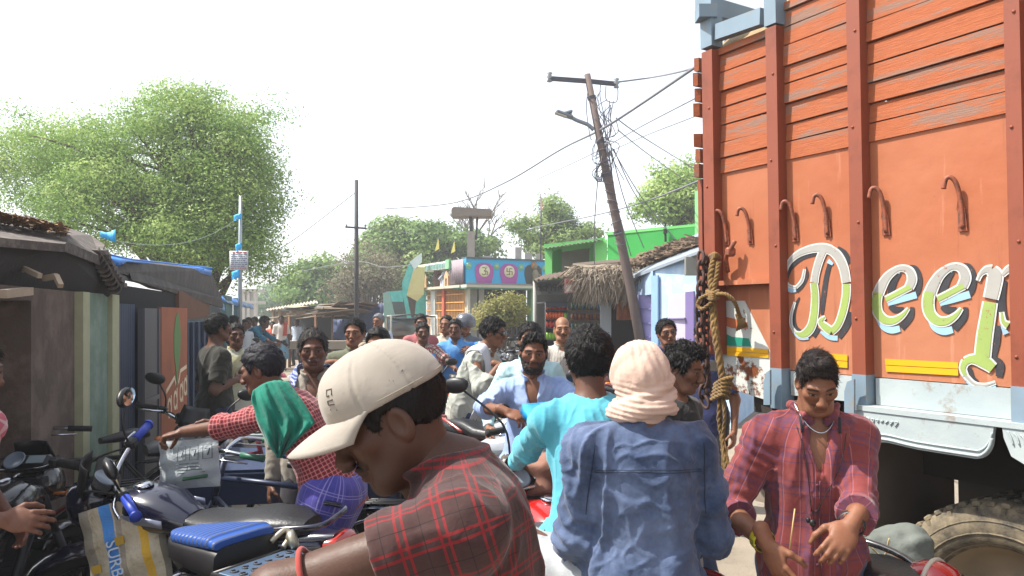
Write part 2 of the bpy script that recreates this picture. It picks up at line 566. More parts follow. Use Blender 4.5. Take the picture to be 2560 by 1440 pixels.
def head_mesh(h, par, skin, hair_c):
    """face forward +Y, up +Z, origin between the ears; returns V, Q, colours"""
    w = par.get('w', 1.0); jaw = par.get('jaw', 1.0); nose = par.get('nose', 1.0)
    f = Field((-.105, -.125, -.20), (.105, .15, .135), h)
    f.ell((0, -.012, .032), (.074 * w, .094, .086), k=.01)
    f.ell((0, .026, -.030), (.059 * w, .064, .083), k=.035)
    f.cap((-.03 * w, .058, -.092 * jaw), (.03 * w, .058, -.092 * jaw), .018, k=.03)
    f.ell((0, .068, -.098 * jaw), (.024, .02, .020), k=.02)
    for s in (-1, 1):
        f.cap((s * .054 * w, .0, -.045), (s * .036 * w, .052, -.088 * jaw), .018, .016, k=.03)
        f.ell((s * .044 * w, .060, -.014), (.024, .022, .02), k=.025)
        f.cap((s * .012, .088, .026), (s * .046 * w, .072, .022), .012, .011, k=.014)
        f.ell((s * .032, .099, .003), (.018, .013, .011), k=.012, sub=True)
        f.ell((s * .032, .076, .003), (.0145, .0135, .0125), k=.002)
        f.cap((s * .020, .088, .0105), (s * .046, .078, .0105), .0055, .0045, k=.004)
        f.cap((s * .021, .087, -.0085), (s * .045, .078, -.008), .0045, .004, k=.006)
        f.ell((s * .0125 * nose, .104, -.034), (.0095, .011, .0085), k=.008)
        R = Matrix.Rotation(s * .35, 3, 'Z') @ Matrix.Rotation(-.15, 3, 'X')
        f.ell((s * .077 * w, -.012, -.008), (.011, .021, .033), R, k=.006)
        f.ell((s * .086 * w, -.006, -.004), (.008, .012, .020), R, k=.006, sub=True)
    f.cap((0, .090, .016), (0, .113 * (1 + .02 * (nose - 1)), -.028), .0085, .0125 * nose, k=.016)
    f.cap((-.016, .091, -.0585), (.016, .091, -.0585), .0078, k=.008)
    f.cap((-.014, .088, -.0705), (.014, .088, -.0705), .0085, k=.008)
    f.cap((-.024, .0965, -.0645), (.024, .0965, -.0645), .0022, k=.003, sub=True)
    f.cap((0, -.018, -.04), (0, -.028, -.19), .055, .058, k=.03)
    f.cap((0, .03, -.135), (0, .034, -.145), .012, k=.02)
    V, Q = f.mesh()
    V = relax(V, Q, 1, .35)
    x, y, z = V.T
    c = np.tile(skin, (len(V), 1)).astype(float)
    def blend(m, col): c[:] = c * (1 - m[:, None]) + np.array(col) * m[:, None]
    front = (y > .03)
    # warmer cheeks/nose, darker lids
    blend(.25 * np.exp(-((np.abs(x) - .045) ** 2 + (z + .02) ** 2) / .0006) * front, skin * np.array([1.25, .95, .9]))
    blend(.45 * np.exp(-((np.abs(x) - .032) ** 2 / .0005 + (z - .004) ** 2 / .00022)) * front, skin * .55)
    lip = np.exp(-((np.abs(x) / .024) ** 4)) * np.exp(-((z + .0645) / .0125) ** 4) * (y > .078)
    blend(.75 * lip, skin * np.array([.75, .5, .5]) + np.array([.02, .0, .0]))
    blend(.8 * np.exp(-((z + .0645) / .0025) ** 2) * (np.abs(x) < .024) * (y > .08), skin * .25)
    # eyes
    ex = np.abs(x) - .032
    eye = ((ex / .0125) ** 2 + ((z - .0012) / .0045) ** 2 < 1) & (y > .072)
    c[eye] = (.21, .18, .16)
    gx = par.get('gaze', 0.0)
    iris = (((np.abs(x) - .032 + np.sign(x) * gx) / .0066) ** 2 + ((z - .002 + par.get('gz', 0)) / .0066) ** 2 < 1) & (y > .072)
    c[iris & eye] = (.012, .008, .006)
    rim = ((ex / .0145) ** 2 + ((z - .0025) / .0078) ** 2 < 1) & ~eye & (y > .068)
    c[rim] = skin * .3
    # brows, beard, moustache
    brow = np.exp(-((z - (.0265 - .25 * np.maximum(np.abs(x) - .036, 0))) / .0042) ** 2) * sstep(.010, .018, np.abs(x)) * sstep(.057, .048, np.abs(x)) * (y > .06)
    blend(np.clip(1.25 * brow, 0, .92), hair_c * .8)
    mo = par.get('moustache', 0)
    if mo:
        mm = np.exp(-((z + .047 + .16 * np.maximum(np.abs(x) - .012, 0)) / .0072) ** 4) * sstep(.040, .028, np.abs(x)) * (y > .07)
        mn = mm > .35
        V[mn] += vnormals(V, Q)[mn] * .0045 * min(mo, 1)
        blend(np.clip(mo * 1.2 * mm, 0, .97), np.array(par.get('mcol', hair_c)))
    be = par.get('beard', 0)
    if be:
        bd = sstep(.004, -.020, z - .35 * np.maximum(y - .055, 0) * -1 - (-.035) * sstep(.02, .075, y)) * sstep(-.025, .0, y) * sstep(-.145, -.125, z)
        bd *= 1 - np.exp(-((np.abs(x) / .03) ** 4)) * np.exp(-((z + .0645) / .014) ** 4)
        bd *= 1 - np.exp(-((x / .034) ** 2 + ((z + .03) / .02) ** 2) ** 2)
        bd = np.clip(bd, 0, 1)
        if be > .6: V += vnormals(V, Q) * (bd * (.002 + .002 * wav(V, 400, 3)))[:, None]
        blend(np.clip(be * bd, 0, .96), hair_c)
    st = par.get('stubble', 0)
    if st:
        sb = sstep(-.02, -.05, z) * sstep(-.01, .02, y) * sstep(-.15, -.11, z)
        blend(st * sb, skin * .45)
    return V, Q, c

def hair_mesh(h, par, seed=0):
    t = par.get('hair_t', .013); w = par.get('w', 1.0)
    f = Field((-.12, -.15, -.12), (.12, .15, .16), h)
    top = par.get('hair_top', 1.0)
    f.ell((0, -.012, .032), (.074 * w + t, .094 + t, .086 + t * top), k=.01)
    if top > 1.2: f.ell((0, .035, .085), (.06 * w, .055, .03 + .012 * top), k=.03)
    X = f.ax[0][:, None, None]; Y = f.ax[1][None, :, None]; Z = f.ax[2][None, None, :]
    low = par.get('hair_low', -.068)
    hl = par.get('hairline', .082)
    zl = np.interp(f.ax[1], [-.15, -.075, -.045, -.028, -.012, .012, .03, .043, .055, .072, .10, .14], [low, low, low * .8, -.03, .025, .022, -.012, .02, hl - .022, hl - .004, hl, hl])[None, :, None]
    if par.get('recede'): zl = np.where((Y > -.03), np.where(np.abs(X) < .066, .3, zl), np.where(np.abs(X) < .05, .125 - .8 * (-.03 - Y), zl))
    part = np.abs(X) * par.get('widow', .15)
    f.D = np.maximum(f.D, ((zl - part * (Y > .05) - Z) * .75).astype(np.float32))
    V, Q = f.mesh()
    if not len(V): return V, Q
    V = relax(V, Q, 2, .5)
    N = vnormals(V, Q)
    a = par.get('hair_a', .003)
    V = V + N * (a * wav(V * np.array([1, .5, .6]), 170, seed) + .6 * a * wav(V * np.array([1, .4, .5]), 420, seed + 5))[:, None]
    return V, Q

def strands(V, Q, n, length, seed, flow, wid=.0022, lift=.35):
    """thin blades of hair growing from a hair cap; returns V, Q (quads)"""
    r = np.random.RandomState(seed)
    N = vnormals(V, Q)
    pick = r.randint(0, len(V), n)
    p = V[pick]; nn = N[pick]
    fl = flow(p) + r.normal(size=p.shape) * .35
    fl = fl - nn * np.sum(fl * nn, 1, keepdims=True)
    fl /= np.linalg.norm(fl, axis=1, keepdims=True) + 1e-9
    L = length * r.uniform(.5, 1.15, (n, 1))
    sd = np.cross(fl, nn) * wid * r.uniform(.6, 1.3, (n, 1))
    p0 = p - nn * .003
    p1 = p + fl * L * .5 + nn * L * lift * .8
    p2 = p + fl * L + nn * L * lift * .9
    vs = np.stack([p0 - sd, p0 + sd, p1 + sd * .8, p1 - sd * .8, p2 + sd * .15, p2 - sd * .15], 1).reshape(-1, 3)
    b = np.arange(n)[:, None] * 6
    q = np.concatenate([b + np.array([0, 1, 2, 3]), b + np.array([3, 2, 4, 5])])
    return vs, q

def ik(a, b, la, lb, pole):
    """middle joint of a two-bone chain from a towards b"""
    a, b, pole = Vector(a), Vector(b), Vector(pole)
    d = b - a; L = max(min(d.length, (la + lb) * .999), abs(la - lb) * 1.01 + 1e-4)
    u = d.normalized()
    x = (la * la - lb * lb + L * L) / (2 * L)
    y = math.sqrt(max(la * la - x * x, 0))
    q = pole - u * pole.dot(u)
    q = q.normalized() if q.length > 1e-5 else u.orthogonal().normalized()
    return a + u * x + q * y, a + u * L

def hand_mesh(h, wrist, d, nrm, side, curl=.45, spread=.12, s=1.0, grip=False):
    """hand from the wrist along d, palm facing nrm; side +1 puts the thumb on d x nrm"""
    d = Vector(d).normalized(); nrm = Vector(nrm); nrm = (nrm - d * nrm.dot(d)).normalized()
    x = d.cross(nrm) * side                       # towards the thumb
    R = np.array([[*x], [*d], [*nrm]]).T           # local axes: x thumb, y along, z palm
    w = np.array(wrist)
    L = lambda a, b, c: w + R @ (np.array([a, b, c]) * s)
    Rm = Matrix([[R[i, j] for j in range(3)] for i in range(3)])
    ext = .2 * s
    f = Field(w - ext, w + ext, h)
    f.cap(L(0, -.05, 0), L(0, .0, 0), .027 * s, .024 * s, k=.01)
    f.ell(L(.0, .045, 0), (.040 * s, .052 * s, .016 * s), Rm, k=.015)
    f.ell(L(.022, .035, .008), (.018 * s, .03 * s, .015 * s), Rm, k=.012)
    rr = [.0088, .0092, .0088, .0078]
    ln = [.068, .076, .070, .054]
    for i in range(4):
        bx = .029 - .0195 * i
        c = curl * (1 + .12 * i) if not grip else curl
        p = np.array([bx, .085 - .004 * abs(i - 1), 0]); a = 0.0
        sp = spread * (1.2 - .85 * i)
        q = p
        for j, fr in enumerate((.45, .32, .23)):
            a += c * (1.0 if j else .9)
            st = np.array([math.sin(sp) * math.cos(a), math.cos(a) * math.cos(sp), math.sin(a)]) * ln[i] * fr
            f.cap(L(*q), L(*(q + st)), rr[i] * s * (1 - .09 * j), rr[i] * s * (.93 - .1 * j), k=.004 if j else .008)
            q = q + st
    # thumb leaves the side of the palm near its base
    q = np.array([.030, .022, .006])
    for st, r0, r1 in (((.022, .026, .010), .0125, .0108), ((.008, .026, .012 + .02 * curl), .0105, .0095), ((-.002, .02, .010 + .012 * curl), .0092, .0075)):
        st = np.array(st)
        f.cap(L(*q), L(*(q + st)), r0 * s, r1 * s, k=.006)
        q = q + st
    V, Q = f.mesh()
    return relax(V, Q, 1, .3), Q

def uv_for(V, Q, bones):
    """bones: (a, b, xdir, radius): u runs round the bone, v along it"""
    fc = V[Q].mean(1)
    best = None; which = None
    for bi, (a, b, xd, r, wgt) in enumerate(bones):
        a = np.array(a); b = np.array(b); ab = b - a
        t = np.clip((fc - a) @ ab / (ab @ ab), 0, 1)
        d = np.linalg.norm(fc - (a + t[:, None] * ab), axis=1) * wgt
        if best is None: best, which = d, np.zeros(len(fc), int)
        else:
            m = d < best; best[m] = d[m]; which[m] = bi
    uv = np.zeros((len(Q), 4, 2))
    for bi, (a, b, xd, r, wgt) in enumerate(bones):
        m = which == bi
        if not m.any(): continue
        a = np.array(a); b = np.array(b); ax = b - a; ax /= np.linalg.norm(ax)
        xd = np.array(xd, float); xd = xd - ax * (xd @ ax); xd /= np.linalg.norm(xd); yd = np.cross(ax, xd)
        p = V[Q[m]] - a
        an = np.arctan2(p @ yd, p @ xd)
        an = np.where(an - an[:, :1] > math.pi, an - 2 * math.pi, an); an = np.where(an - an[:, :1] < -math.pi, an + 2 * math.pi, an)
        uv[m, :, 0] = an * r + bi * 1.37; uv[m, :, 1] = p @ ax
    return uv.reshape(-1, 2)

def joinv(parts):
    """join (V, Q, colours) lists"""
    o = 0; vs = []; qs = []; cs = []
    for V, Q, c in parts:
        vs.append(V); qs.append(Q + o); cs.append(c); o += len(V)
    return np.concatenate(vs), np.concatenate(qs), np.concatenate(cs)

def person(label, headpx, face, H=1.68, lean=0.0, tilt=0.0, twist=0.0, head=(0, 0, 0), pelvis=None, lh=None, rh=None, lp=None, rp=None,
           lf=None, rf=None, skin=SKIN_MID, hair='#0d0b0b', fat=1.0, hp=None, shirt=None, pants=None, seed=1, fine=False, hands=True,
           group=None, fit='scale', lhand=None, rhand=None, seated=False, bald=False, hair_on=True, fingers=None, neck=(0, 0, 0), shoulders=1.0, foot_z=0.0, kl=None, kr=None, nlen=.065, hscale=1.0):
    """a clothed figure. headpx = (px, py, depth) of the head's centre; face = direction it faces on the ground (x, y).
    local frame: +Y forward, +X to its right"""
    hp = dict(hp or {}); s = H / 1.70
    skin = np.array(skin); hc = np.array(hexc(hair))
    P0 = Vector(pelvis) if pelvis is not None else Vector((0, 0, .90 * s))
    u = lambda a: Matrix.Rotation(rad(tilt), 3, 'Y') @ Vector((0, math.sin(rad(lean * a)), math.cos(rad(lean * a))))
    W = P0 + u(.6) * .14 * s; Cc = W + u(1.0) * .17 * s; N = Cc + u(1.12) * .20 * s
    up = u(1.1)
    Rz = Matrix.Rotation(rad(twist), 3, 'Z')
    X = Rz @ Matrix.Rotation(rad(tilt), 3, 'Y') @ Vector((1, 0, 0)); X = (X - up * X.dot(up)).normalized()
    Fw = up.cross(X)                                # chest forward
    Xp = Vector((1, 0, 0)); Fp = Vector((0, 1, 0))
    sw = .160 * s * shoulders
    Sh = {-1: N - up * .085 * s - X * sw, 1: N - up * .085 * s + X * sw}
    Rh = Matrix.Rotation(rad(head[0]), 3, 'Z') @ Matrix.Rotation(rad(-head[1]), 3, 'X') @ Matrix.Rotation(rad(head[2]), 3, 'Y')
    nd = (up * .7 + Vector((0, 0, .3)) + Vector(neck)).normalized()
    Nk = N + nd * nlen * s + Fw * .012
    hs = s ** .5 * .95 * hscale
    Hc = Nk + Rh @ Vector((0, .022, .082)) * hs
    # ---------- place
    hx, hy, Yd = headpx
    wp = P(hx, hy, Yd)
    fx, fy = Vector((face[0], face[1])).normalized()
    rz = math.atan2(-fx, fy)
    Rw = Matrix.Rotation(rz, 3, 'Z')
    S = 1.0; dz = 0.0
    if fit == 'scale': S = (wp.z - foot_z) / Hc.z
    else: dz = wp.z - Hc.z
    off = Rw @ (Hc * S)
    loc = Vector((wp.x - off.x, wp.y - off.y, dz + (foot_z if fit == 'scale' else 0)))
    print('PERSON %-50s S=%.3f dz=%.3f loc=%.2f %.2f' % (label[:50], S, dz, loc.x, loc.y))
    def res(q):
        """joint target: local point, or ('px', px, py, depth) seen in the picture"""
        if q is None or q[0] != 'px': return q
        return (Rw.transposed() @ (P(*q[1:]) - loc)) / S
    lh, rh, lf, rf = res(lh), res(rh), res(lf), res(rf)
    la, lb = .285 * s, .255 * s
    A = {}
    for sd, tgt, pole in ((-1, lh, lp), (1, rh, rp)):
        tgt = Vector(tgt) if tgt is not None else Sh[sd] + Vector((sd * .07, .05, -.52)) * s
        pole = Vector(pole) if pole is not None else Vector((sd * .5, -1, -.2))
        el, wr = ik(Sh[sd], tgt, la, lb, pole)
        A[sd] = (Sh[sd], el, wr)
    lt, ls = .43 * s, .42 * s
    Lg = {}
    for sd, tgt in ((-1, lf), (1, rf)):
        hip = P0 + Vector((sd * .09 * s, 0, -.02))
        tgt = Vector(tgt) if tgt is not None else Vector((sd * .11 * s, (sd * .03), .085 * s))
        kp = kl if sd < 0 else kr
        kn, an = ik(hip, tgt, lt, ls, kp or (sd * (.35 if seated else .1), 1, .3 if seated else 0))
        Lg[sd] = (hip, kn, an)
    # ---------- body
    hb = .011 if fine else .016
    allp = [P0, W, N, Hc] + [q for a in A.values() for q in a] + [q for a in Lg.values() for q in a]
    lo = np.min([tuple(p) for p in allp], 0) - .24; hi = np.max([tuple(p) for p in allp], 0) + .24
    Rt = Matrix((X, Fw, up)).transposed()
    upl = (u(.5)); Rl = Matrix((Xp, upl.cross(Xp), upl)).transposed()
    def torso(f, g=0.0, k=.06):
        f.ell(P0 + upl * .02, (.150 * s * fat ** .5 + g, .112 * s * fat + g, .14 * s + g), Rl, k=k)
        f.ell(W + Fw * .012 * fat, (.140 * s * fat ** .7 + g, .105 * s * fat + g, .15 * s + g), Rt, k=k)
        f.ell(Cc + Fw * .005, (.150 * s * fat ** .4 + g, .112 * s * fat ** .5 + g, .17 * s + g), Rt, k=k)
        f.ell(N - up * .10 * s, (.138 * s + g, .082 * s + g, .085 * s + g), Rt, k=k)
        for sd in (-1, 1):
            f.cap(N - up * .040 * s + X * sd * .035 * s, Sh[sd], .040 * s + g, .050 * s + g, k=.04)
    def arm(f, sd, g=0.0, upto=1.0, k=.03, gl=None):
        a, e, w = A[sd]
        f.cap(a, e, (.050 * s + g) * (fat ** .3), .039 * s + g, k=k)
        if upto > 0:
            g2 = g if gl is None else gl
            w2 = e.lerp(w, upto)
            f.cap(e, w2, .039 * s + g2, (.039 + (.026 - .039) * upto) * s + g2, k=k)
    def leg(f, sd, g=0.0, upto=1.0, k=.03, gl=None):
        a, kn, an = Lg[sd]
        f.cap(a, kn, .078 * s * fat ** .4 + g, .052 * s + g, k=k)
        if upto > 0: f.cap(kn, kn.lerp(an, upto), .052 * s + g, .036 * s + (g if gl is None else gl), k=k)
    f = Field(lo, hi, hb)
    torso(f)
    f.cap(N - up * .03, Nk + nd * .03, .058 * s, .052 * s, k=.04)
    for sd in (-1, 1):
        arm(f, sd); leg(f, sd)
        a, kn, an = Lg[sd]
        fd = Vector((sd * .15, 1, 0)).normalized() if an.z < .2 * s or not seated else Vector((0, .9, -.2))
        f.cap(an + Vector((0, 0, -.035)) - fd * .03, an + Vector((0, 0, -.052)) + fd * .16 * s, .036 * s, .028 * s, k=.02)
    V, Q = f.mesh(); V = relax(V, Q, 1, .4)
    parts = [(V, Q, np.tile(skin, (len(V), 1)))]
    hh = .0023 if fine else .0042
    V, Q, c = head_mesh(hh, hp, skin, hc)
    Rn = np.array(Rh)
    toW = lambda V_: V_ * hs @ Rn.T + np.array(Hc)
    parts.append((toW(V), Q, c))
    if hands:
        for sd in (-1, 1):
            a, e, w = A[sd]
            spec = (lhand if sd < 0 else rhand) or {}
            d = Vector(spec.get('d', (w - e) + Vector((0, .05, -.03))))
            pn = Vector(spec.get('n', Vector((-sd, 0, 0)) * .8 + Vector((0, 0, -.4))))
            V, Q = hand_mesh(.0034 if fine else .006, w, d, pn, spec.get('side', -1 if sd < 0 else 1) * spec.get('flip', 1), spec.get('curl', .38), spec.get('spread', .1), s)
            parts.append((V, Q, np.tile(skin * np.array([1.05, 1.0, .97]), (len(V), 1))))
    V, Q, c = joinv(parts)
    body = np_obj('person', V, Q, M_SKIN, None, col=c)
    body.location = loc; body.rotation_euler = (0, 0, rz); body.scale = (S, S, S)
    tag(body, label, 'person', group)
    info = dict(body=body, Hc=Hc, Rh=Rh, hs=hs, A=A, Lg=Lg, N=N, P0=P0, W=W, Cc=Cc, up=up, X=X, Fw=Fw, Nk=Nk, s=s, S=S, Rw=Rw, loc=loc, Rt=Rt, toW=toW, nd=nd, Sh=Sh)
    # ---------- hair
    if hair_on:
        V, Q = hair_mesh(.0032 if fine else .005, hp, seed)
        if bald:
            keep = np.ones(len(Q), bool)
        ns = int(hp.get('strands', 1800 if fine else 350) * (1.7 if fine else 1))
        vs2, q2 = strands(V, Q, ns, hp.get('strand_l', .022), seed, hp.get('flow', lambda p: np.stack([p[:, 0] * 4, p[:, 1] * 0 + .25, -.6 + p[:, 2] * 0], 1)), hp.get('strand_w', .0016 if fine else .0025), hp.get('lift', .3))
        Va = np.concatenate([V, vs2]); Qa = np.concatenate([Q, q2 + len(V)])
        info['hair'] = np_obj('hair', toW(Va), Qa, hair_mat('hair_' + hair.strip('#') + hp.get('hair2', '').strip('#'), hair, hp.get('hair2', '#181514')), body)
    # ---------- shirt
    tb = (tuple(P0 - upl * .1), tuple(N), tuple(Fw), .15 * s, .62)
    if shirt:
        g = shirt.get('g', .013); up_to = {'short': 0, 'rolled': .26, 'three': .5, 'long': .93, 'none': -1}[shirt.get('sleeve', 'short')]
        hem = shirt.get('hem', .16)
        f = Field(lo, hi, shirt.get('h', .0075 if fine else .012))
        torso(f, g)
        if hem > .04:
            f.cap(P0 - upl * hem + Xp * .05, P0 + Xp * .05, .115 * s * fat ** .5 + g, .11 * s + g, k=.06)
            f.cap(P0 - upl * hem - Xp * .05, P0 - Xp * .05, .115 * s * fat ** .5 + g, .11 * s + g, k=.06)
            if seated:
                for sd in (-1, 1): f.cap(Lg[sd][0], Lg[sd][0].lerp(Lg[sd][1], .3), .09 * s, .08 * s, k=.04)
        f.cut(P0 - upl * hem, -upl)
        bones = [tb]
        for sd in (-1, 1):
            if up_to < 0: continue
            a, e, w = A[sd]
            fl = Field(lo, hi, f.h)
            if up_to == 0:
                e2 = a.lerp(e, shirt.get('sl', .78))
                fl.cap(a, e, .056 * s * fat ** .3 + g, .050 * s + g * 1.5, k=.02)
                fl.cut(e2, e2 - a)
            else:
                w2 = e.lerp(w, up_to)
                arm(fl, sd, g, min(up_to + .2, 1.05), gl=g * .9)
                if up_to < .6: fl.cap(e.lerp(w, up_to - .1), w2, .050 * s + g, .049 * s + g, k=.006)   # roll of the cuff
                fl.cut(w2, w - e)
            a_ = f.D; b_ = fl.D; k = .035
            hsm = np.maximum(k - np.abs(a_ - b_), 0) / k
            f.D = np.minimum(a_, b_) - hsm * hsm * k * .25
            xd = Vector((0, 0, 1)) if abs((e - a).normalized().z) < .8 else Vector((0, 1, 0))
            bones.append((tuple(a + (a - e).normalized() * .0), tuple(e), tuple(xd), .06 * s, 1.0))
            if up_to > 0: bones.append((tuple(e), tuple(w), tuple(xd), .05 * s, 1.0))
        # neckline
        nk = shirt.get('neck', 'collar')
        ax = (Nk - N).normalized()
        rr = {'collar': .060, 'round': .066, 'wide': .078, 'high': .056}[nk] * s
        f.cap(N - up * .01 + Fw * .006, N + nd * .22 + Fw * .02, rr, rr, k=.008, sub=True)
        vdepth = shirt.get('open', 0)
        if vdepth:
            f.cap(N + Fw * .075 - up * .0, N + Fw * .125 * fat ** .5 - up * vdepth, .047 * s, .016, k=.01, sub=True)
        if nk in ('collar', 'high'):
            for rrow, (zz, tt) in enumerate(((.012, .0095), (.026, .0085), (.036, .0065)) if nk == 'collar' else ((.01, .01), (.02, .01))):
                pr = None
                for i in range(25):
                    an = -math.pi * .5 + math.pi * (.10 + (.0 if not vdepth else .05)) + (2 * math.pi - 2 * math.pi * (.10 + (.0 if not vdepth else .05))) * i / 24
                    an += math.pi
                    c_ = N + ax * (zz - .004) * s + Fw * .008 + (X * math.cos(an) + Fw * math.sin(an) * 1.0) * (rr + .004 + .010 * (rrow == 2) ) - up * (.028 * max(0, math.sin(an)))
                    if pr is not None: f.cap(pr, c_, tt, tt, k=.008)
                    pr = c_
            if vdepth or shirt.get('flaps', nk == 'collar'):
                for sd in (-1, 1):
                    f.cap(N + X * sd * .045 * s + Fw * .055 * s - up * .005, N + X * sd * .060 * s + Fw * .088 * s - up * .055 * s, .011, .006, k=.012)
        V, Q = f.mesh()
        V = relax(V, Q, 1, .4)
        Nn = vnormals(V, Q)
        wa = shirt.get('wr', .006)
        Vl = (V - np.array(P0)) @ np.array(Rt)
        st = shirt.get('fold', (1.0, 1.0, .45))
        Vs_ = Vl * np.array(st)
        base = wav(Vs_, 20, seed * 7 + 1)
        r1 = np.clip(1 - np.abs(wav(Vs_, 24, seed * 7 + 2, 2.2)) * 1.5, 0, 1) ** 1.6
        r2 = np.clip(1 - np.abs(wav(Vl * np.array((1, 1, .8)), 48, seed * 7 + 3, 2.2)) * 1.6, 0, 1) ** 1.4
        dsp = wa * (.35 * base + 1.35 * r1 + .55 * r2 - .75)
        for sd in (-1, 1):                                   # creases bunched at armpit, elbow and cuff
            a, e, w = (np.array(q) for q in A[sd])
            for c_, ax_, rr_, am in ((e, w - a, .085, .55), (a * .75 + e * .25, e - a, .10, .25), (w * .8 + e * .2, w - e, .07, .5)):
                dd = V - c_; m_ = np.exp(-(dd ** 2).sum(1) / (rr_ * s) ** 2)
                ph = dd @ (ax_ / np.linalg.norm(ax_))
                dsp += wa * am * m_ * np.sin(ph * 150 + 3.5 * wav(V, 26, seed + sd))
        V = V + Nn * np.maximum(dsp, -g * .4)[:, None]
        m = shirt['m']
        info['shirt'] = np_obj('shirt', V, Q, m, body, uv=uv_for(V, Q, bones))
        info['shirtV'] = (V, Q)
    # ---------- lower garment
    if pants:
        g = pants.get('g', .014); kind = pants.get('kind', 'trousers')
        f = Field(lo, hi, .010 if fine else .014)
        f.ell(P0 + upl * .0, (.160 * s * fat ** .5 + g * .7, .114 * s * fat + g * .7, .15 * s), Rl, k=.05)
        upto = {'trousers': .97, 'shorts': .02, 'lungi': .75, 'halflungi': .25}[kind]
        for sd in (-1, 1):
            a, kn, an = Lg[sd]
            leg(f, sd, g, upto, k=.04, gl=g * 1.4)
        if 'lungi' in kind:
            for t_ in np.linspace(0, 1, 5):
                a = Lg[-1][0].lerp(Lg[1][0], t_); kn = Lg[-1][1].lerp(Lg[1][1], t_); an = Lg[-1][2].lerp(Lg[1][2], t_)
                f.cap(a, kn, .10 * s + g, .085 * s + g, k=.06)
                f.cap(kn, kn.lerp(an, upto), .085 * s + g, .09 * s + g, k=.05)
            for sd in (-1, 1):
                pass
            a = (Lg[-1][1] + Lg[1][1]) / 2; b = (Lg[-1][2] + Lg[1][2]) / 2; e2 = a.lerp(b, upto)
            f.cut(e2, b - a)
        if kind == 'shorts':
            for sd in (-1, 1):
                kn = Lg[sd][1]
                f.cut(kn + Vector((0, 0, -.02)), (0, 0, -1)) if not seated else None
        f.cut(P0 + upl * .11, upl)
        V, Q = f.mesh(); V = relax(V, Q, 1, .4)
        Nn = vnormals(V, Q)
        wa = pants.get('wr', .006)
        V = V + Nn * (wa * (.6 * wav(V * np.array([1, 1, .4]), 30, seed + 40) + .6 * (1 - np.abs(wav(V * np.array([1, 1, .3]), 40, seed + 41)) * 1.5)))[:, None]
        bones = [(tuple(P0), tuple(P0 + upl * .15), (0, 1, 0), .15, 1.0)] + [(tuple(Lg[sd][i]), tuple(Lg[sd][i + 1]), (1, 0, 0), .075, 1.0) for sd in (-1, 1) for i in (0, 1)]
        info['pants'] = np_obj({'trousers': 'trousers', 'shorts': 'shorts'}.get(kind, 'lungi'), V, Q, pants['m'], body, uv=uv_for(V, Q, bones))
    return info

def head_child(info, name, V, Q, m, uv=None):
    """part in the head's own frame"""
    return np_obj(name, info['toW'](np.asarray(V, float)), np.asarray(Q), m, info['body'], uv=uv)

def mb_child(info, mb, name, m):
    return mb.build(name, m, info['body'])

def head_frame(info):
    """matrix from the head's frame to the body's local frame"""
    return Matrix.Translation(info['Hc']) @ (info['Rh'].to_4x4()) @ Matrix.Scale(info['hs'], 4)
# ------------------------------------------------------------------ setting: ground, shops, temple, houses, trees, poles and wires
def slab(mb, pts, vec, m=None):
    """polygon of 3D points thickened along vec"""
    pts = [Vector(p) for p in pts]; vec = Vector(vec); n = len(pts)
    vs = pts + [p + vec for p in pts]
    fs = [tuple(range(n)), tuple(range(n, 2 * n))[::-1]] + [(i, (i + 1) % n, n + (i + 1) % n, n + i) for i in range(n)]
    return mb.add(vs, fs, False, m)

def pxpoly(mb, pts, Y, t, m=None, dY=None):
    """outline given in picture pixels, standing upright at depth Y, t thick (away from the road)"""
    if not isinstance(Y, (list, tuple)): Y = [Y] * len(pts)
    return slab(mb, [P(a, b, y) for (a, b), y in zip(pts, Y)], (0, t, 0), m)

def ribbon(mb, pts, w, o, ax0, ax1, nrm, t=.003, m=None):
    """flat brush stroke along 2D pts in a plane"""
    o, ax0, ax1, nrm = map(Vector, (o, ax0, ax1, nrm))
    n = len(pts); ws = w if isinstance(w, (list, tuple)) else [w] * n
    L, Rr = [], []
    for i, p in enumerate(pts):
        a = pts[max(i - 1, 0)]; b = pts[min(i + 1, n - 1)]
        dx, dy = b[0] - a[0], b[1] - a[1]; l = math.hypot(dx, dy) or 1
        nx, ny = -dy / l * ws[i] / 2, dx / l * ws[i] / 2
        L.append((p[0] + nx, p[1] + ny)); Rr.append((p[0] - nx, p[1] - ny))
    q = lambda a, z: o + ax0 * a[0] + ax1 * a[1] + nrm * z
    vs = [q(a, 0) for a in L] + [q(a, 0) for a in Rr] + [q(a, t) for a in L] + [q(a, t) for a in Rr]
    fs = []
    for i in range(n - 1):
        fs += [(2 * n + i, 2 * n + i + 1, 3 * n + i + 1, 3 * n + i), (i, n + i, n + i + 1, i + 1), (i, i + 1, 2 * n + i + 1, 2 * n + i), (n + i, 3 * n + i, 3 * n + i + 1, n + i + 1)]
    fs += [(0, 2 * n, 3 * n, n), (n - 1, 2 * n - 1, 4 * n - 1, 3 * n - 1)]
    return mb.add(vs, fs, False, m)

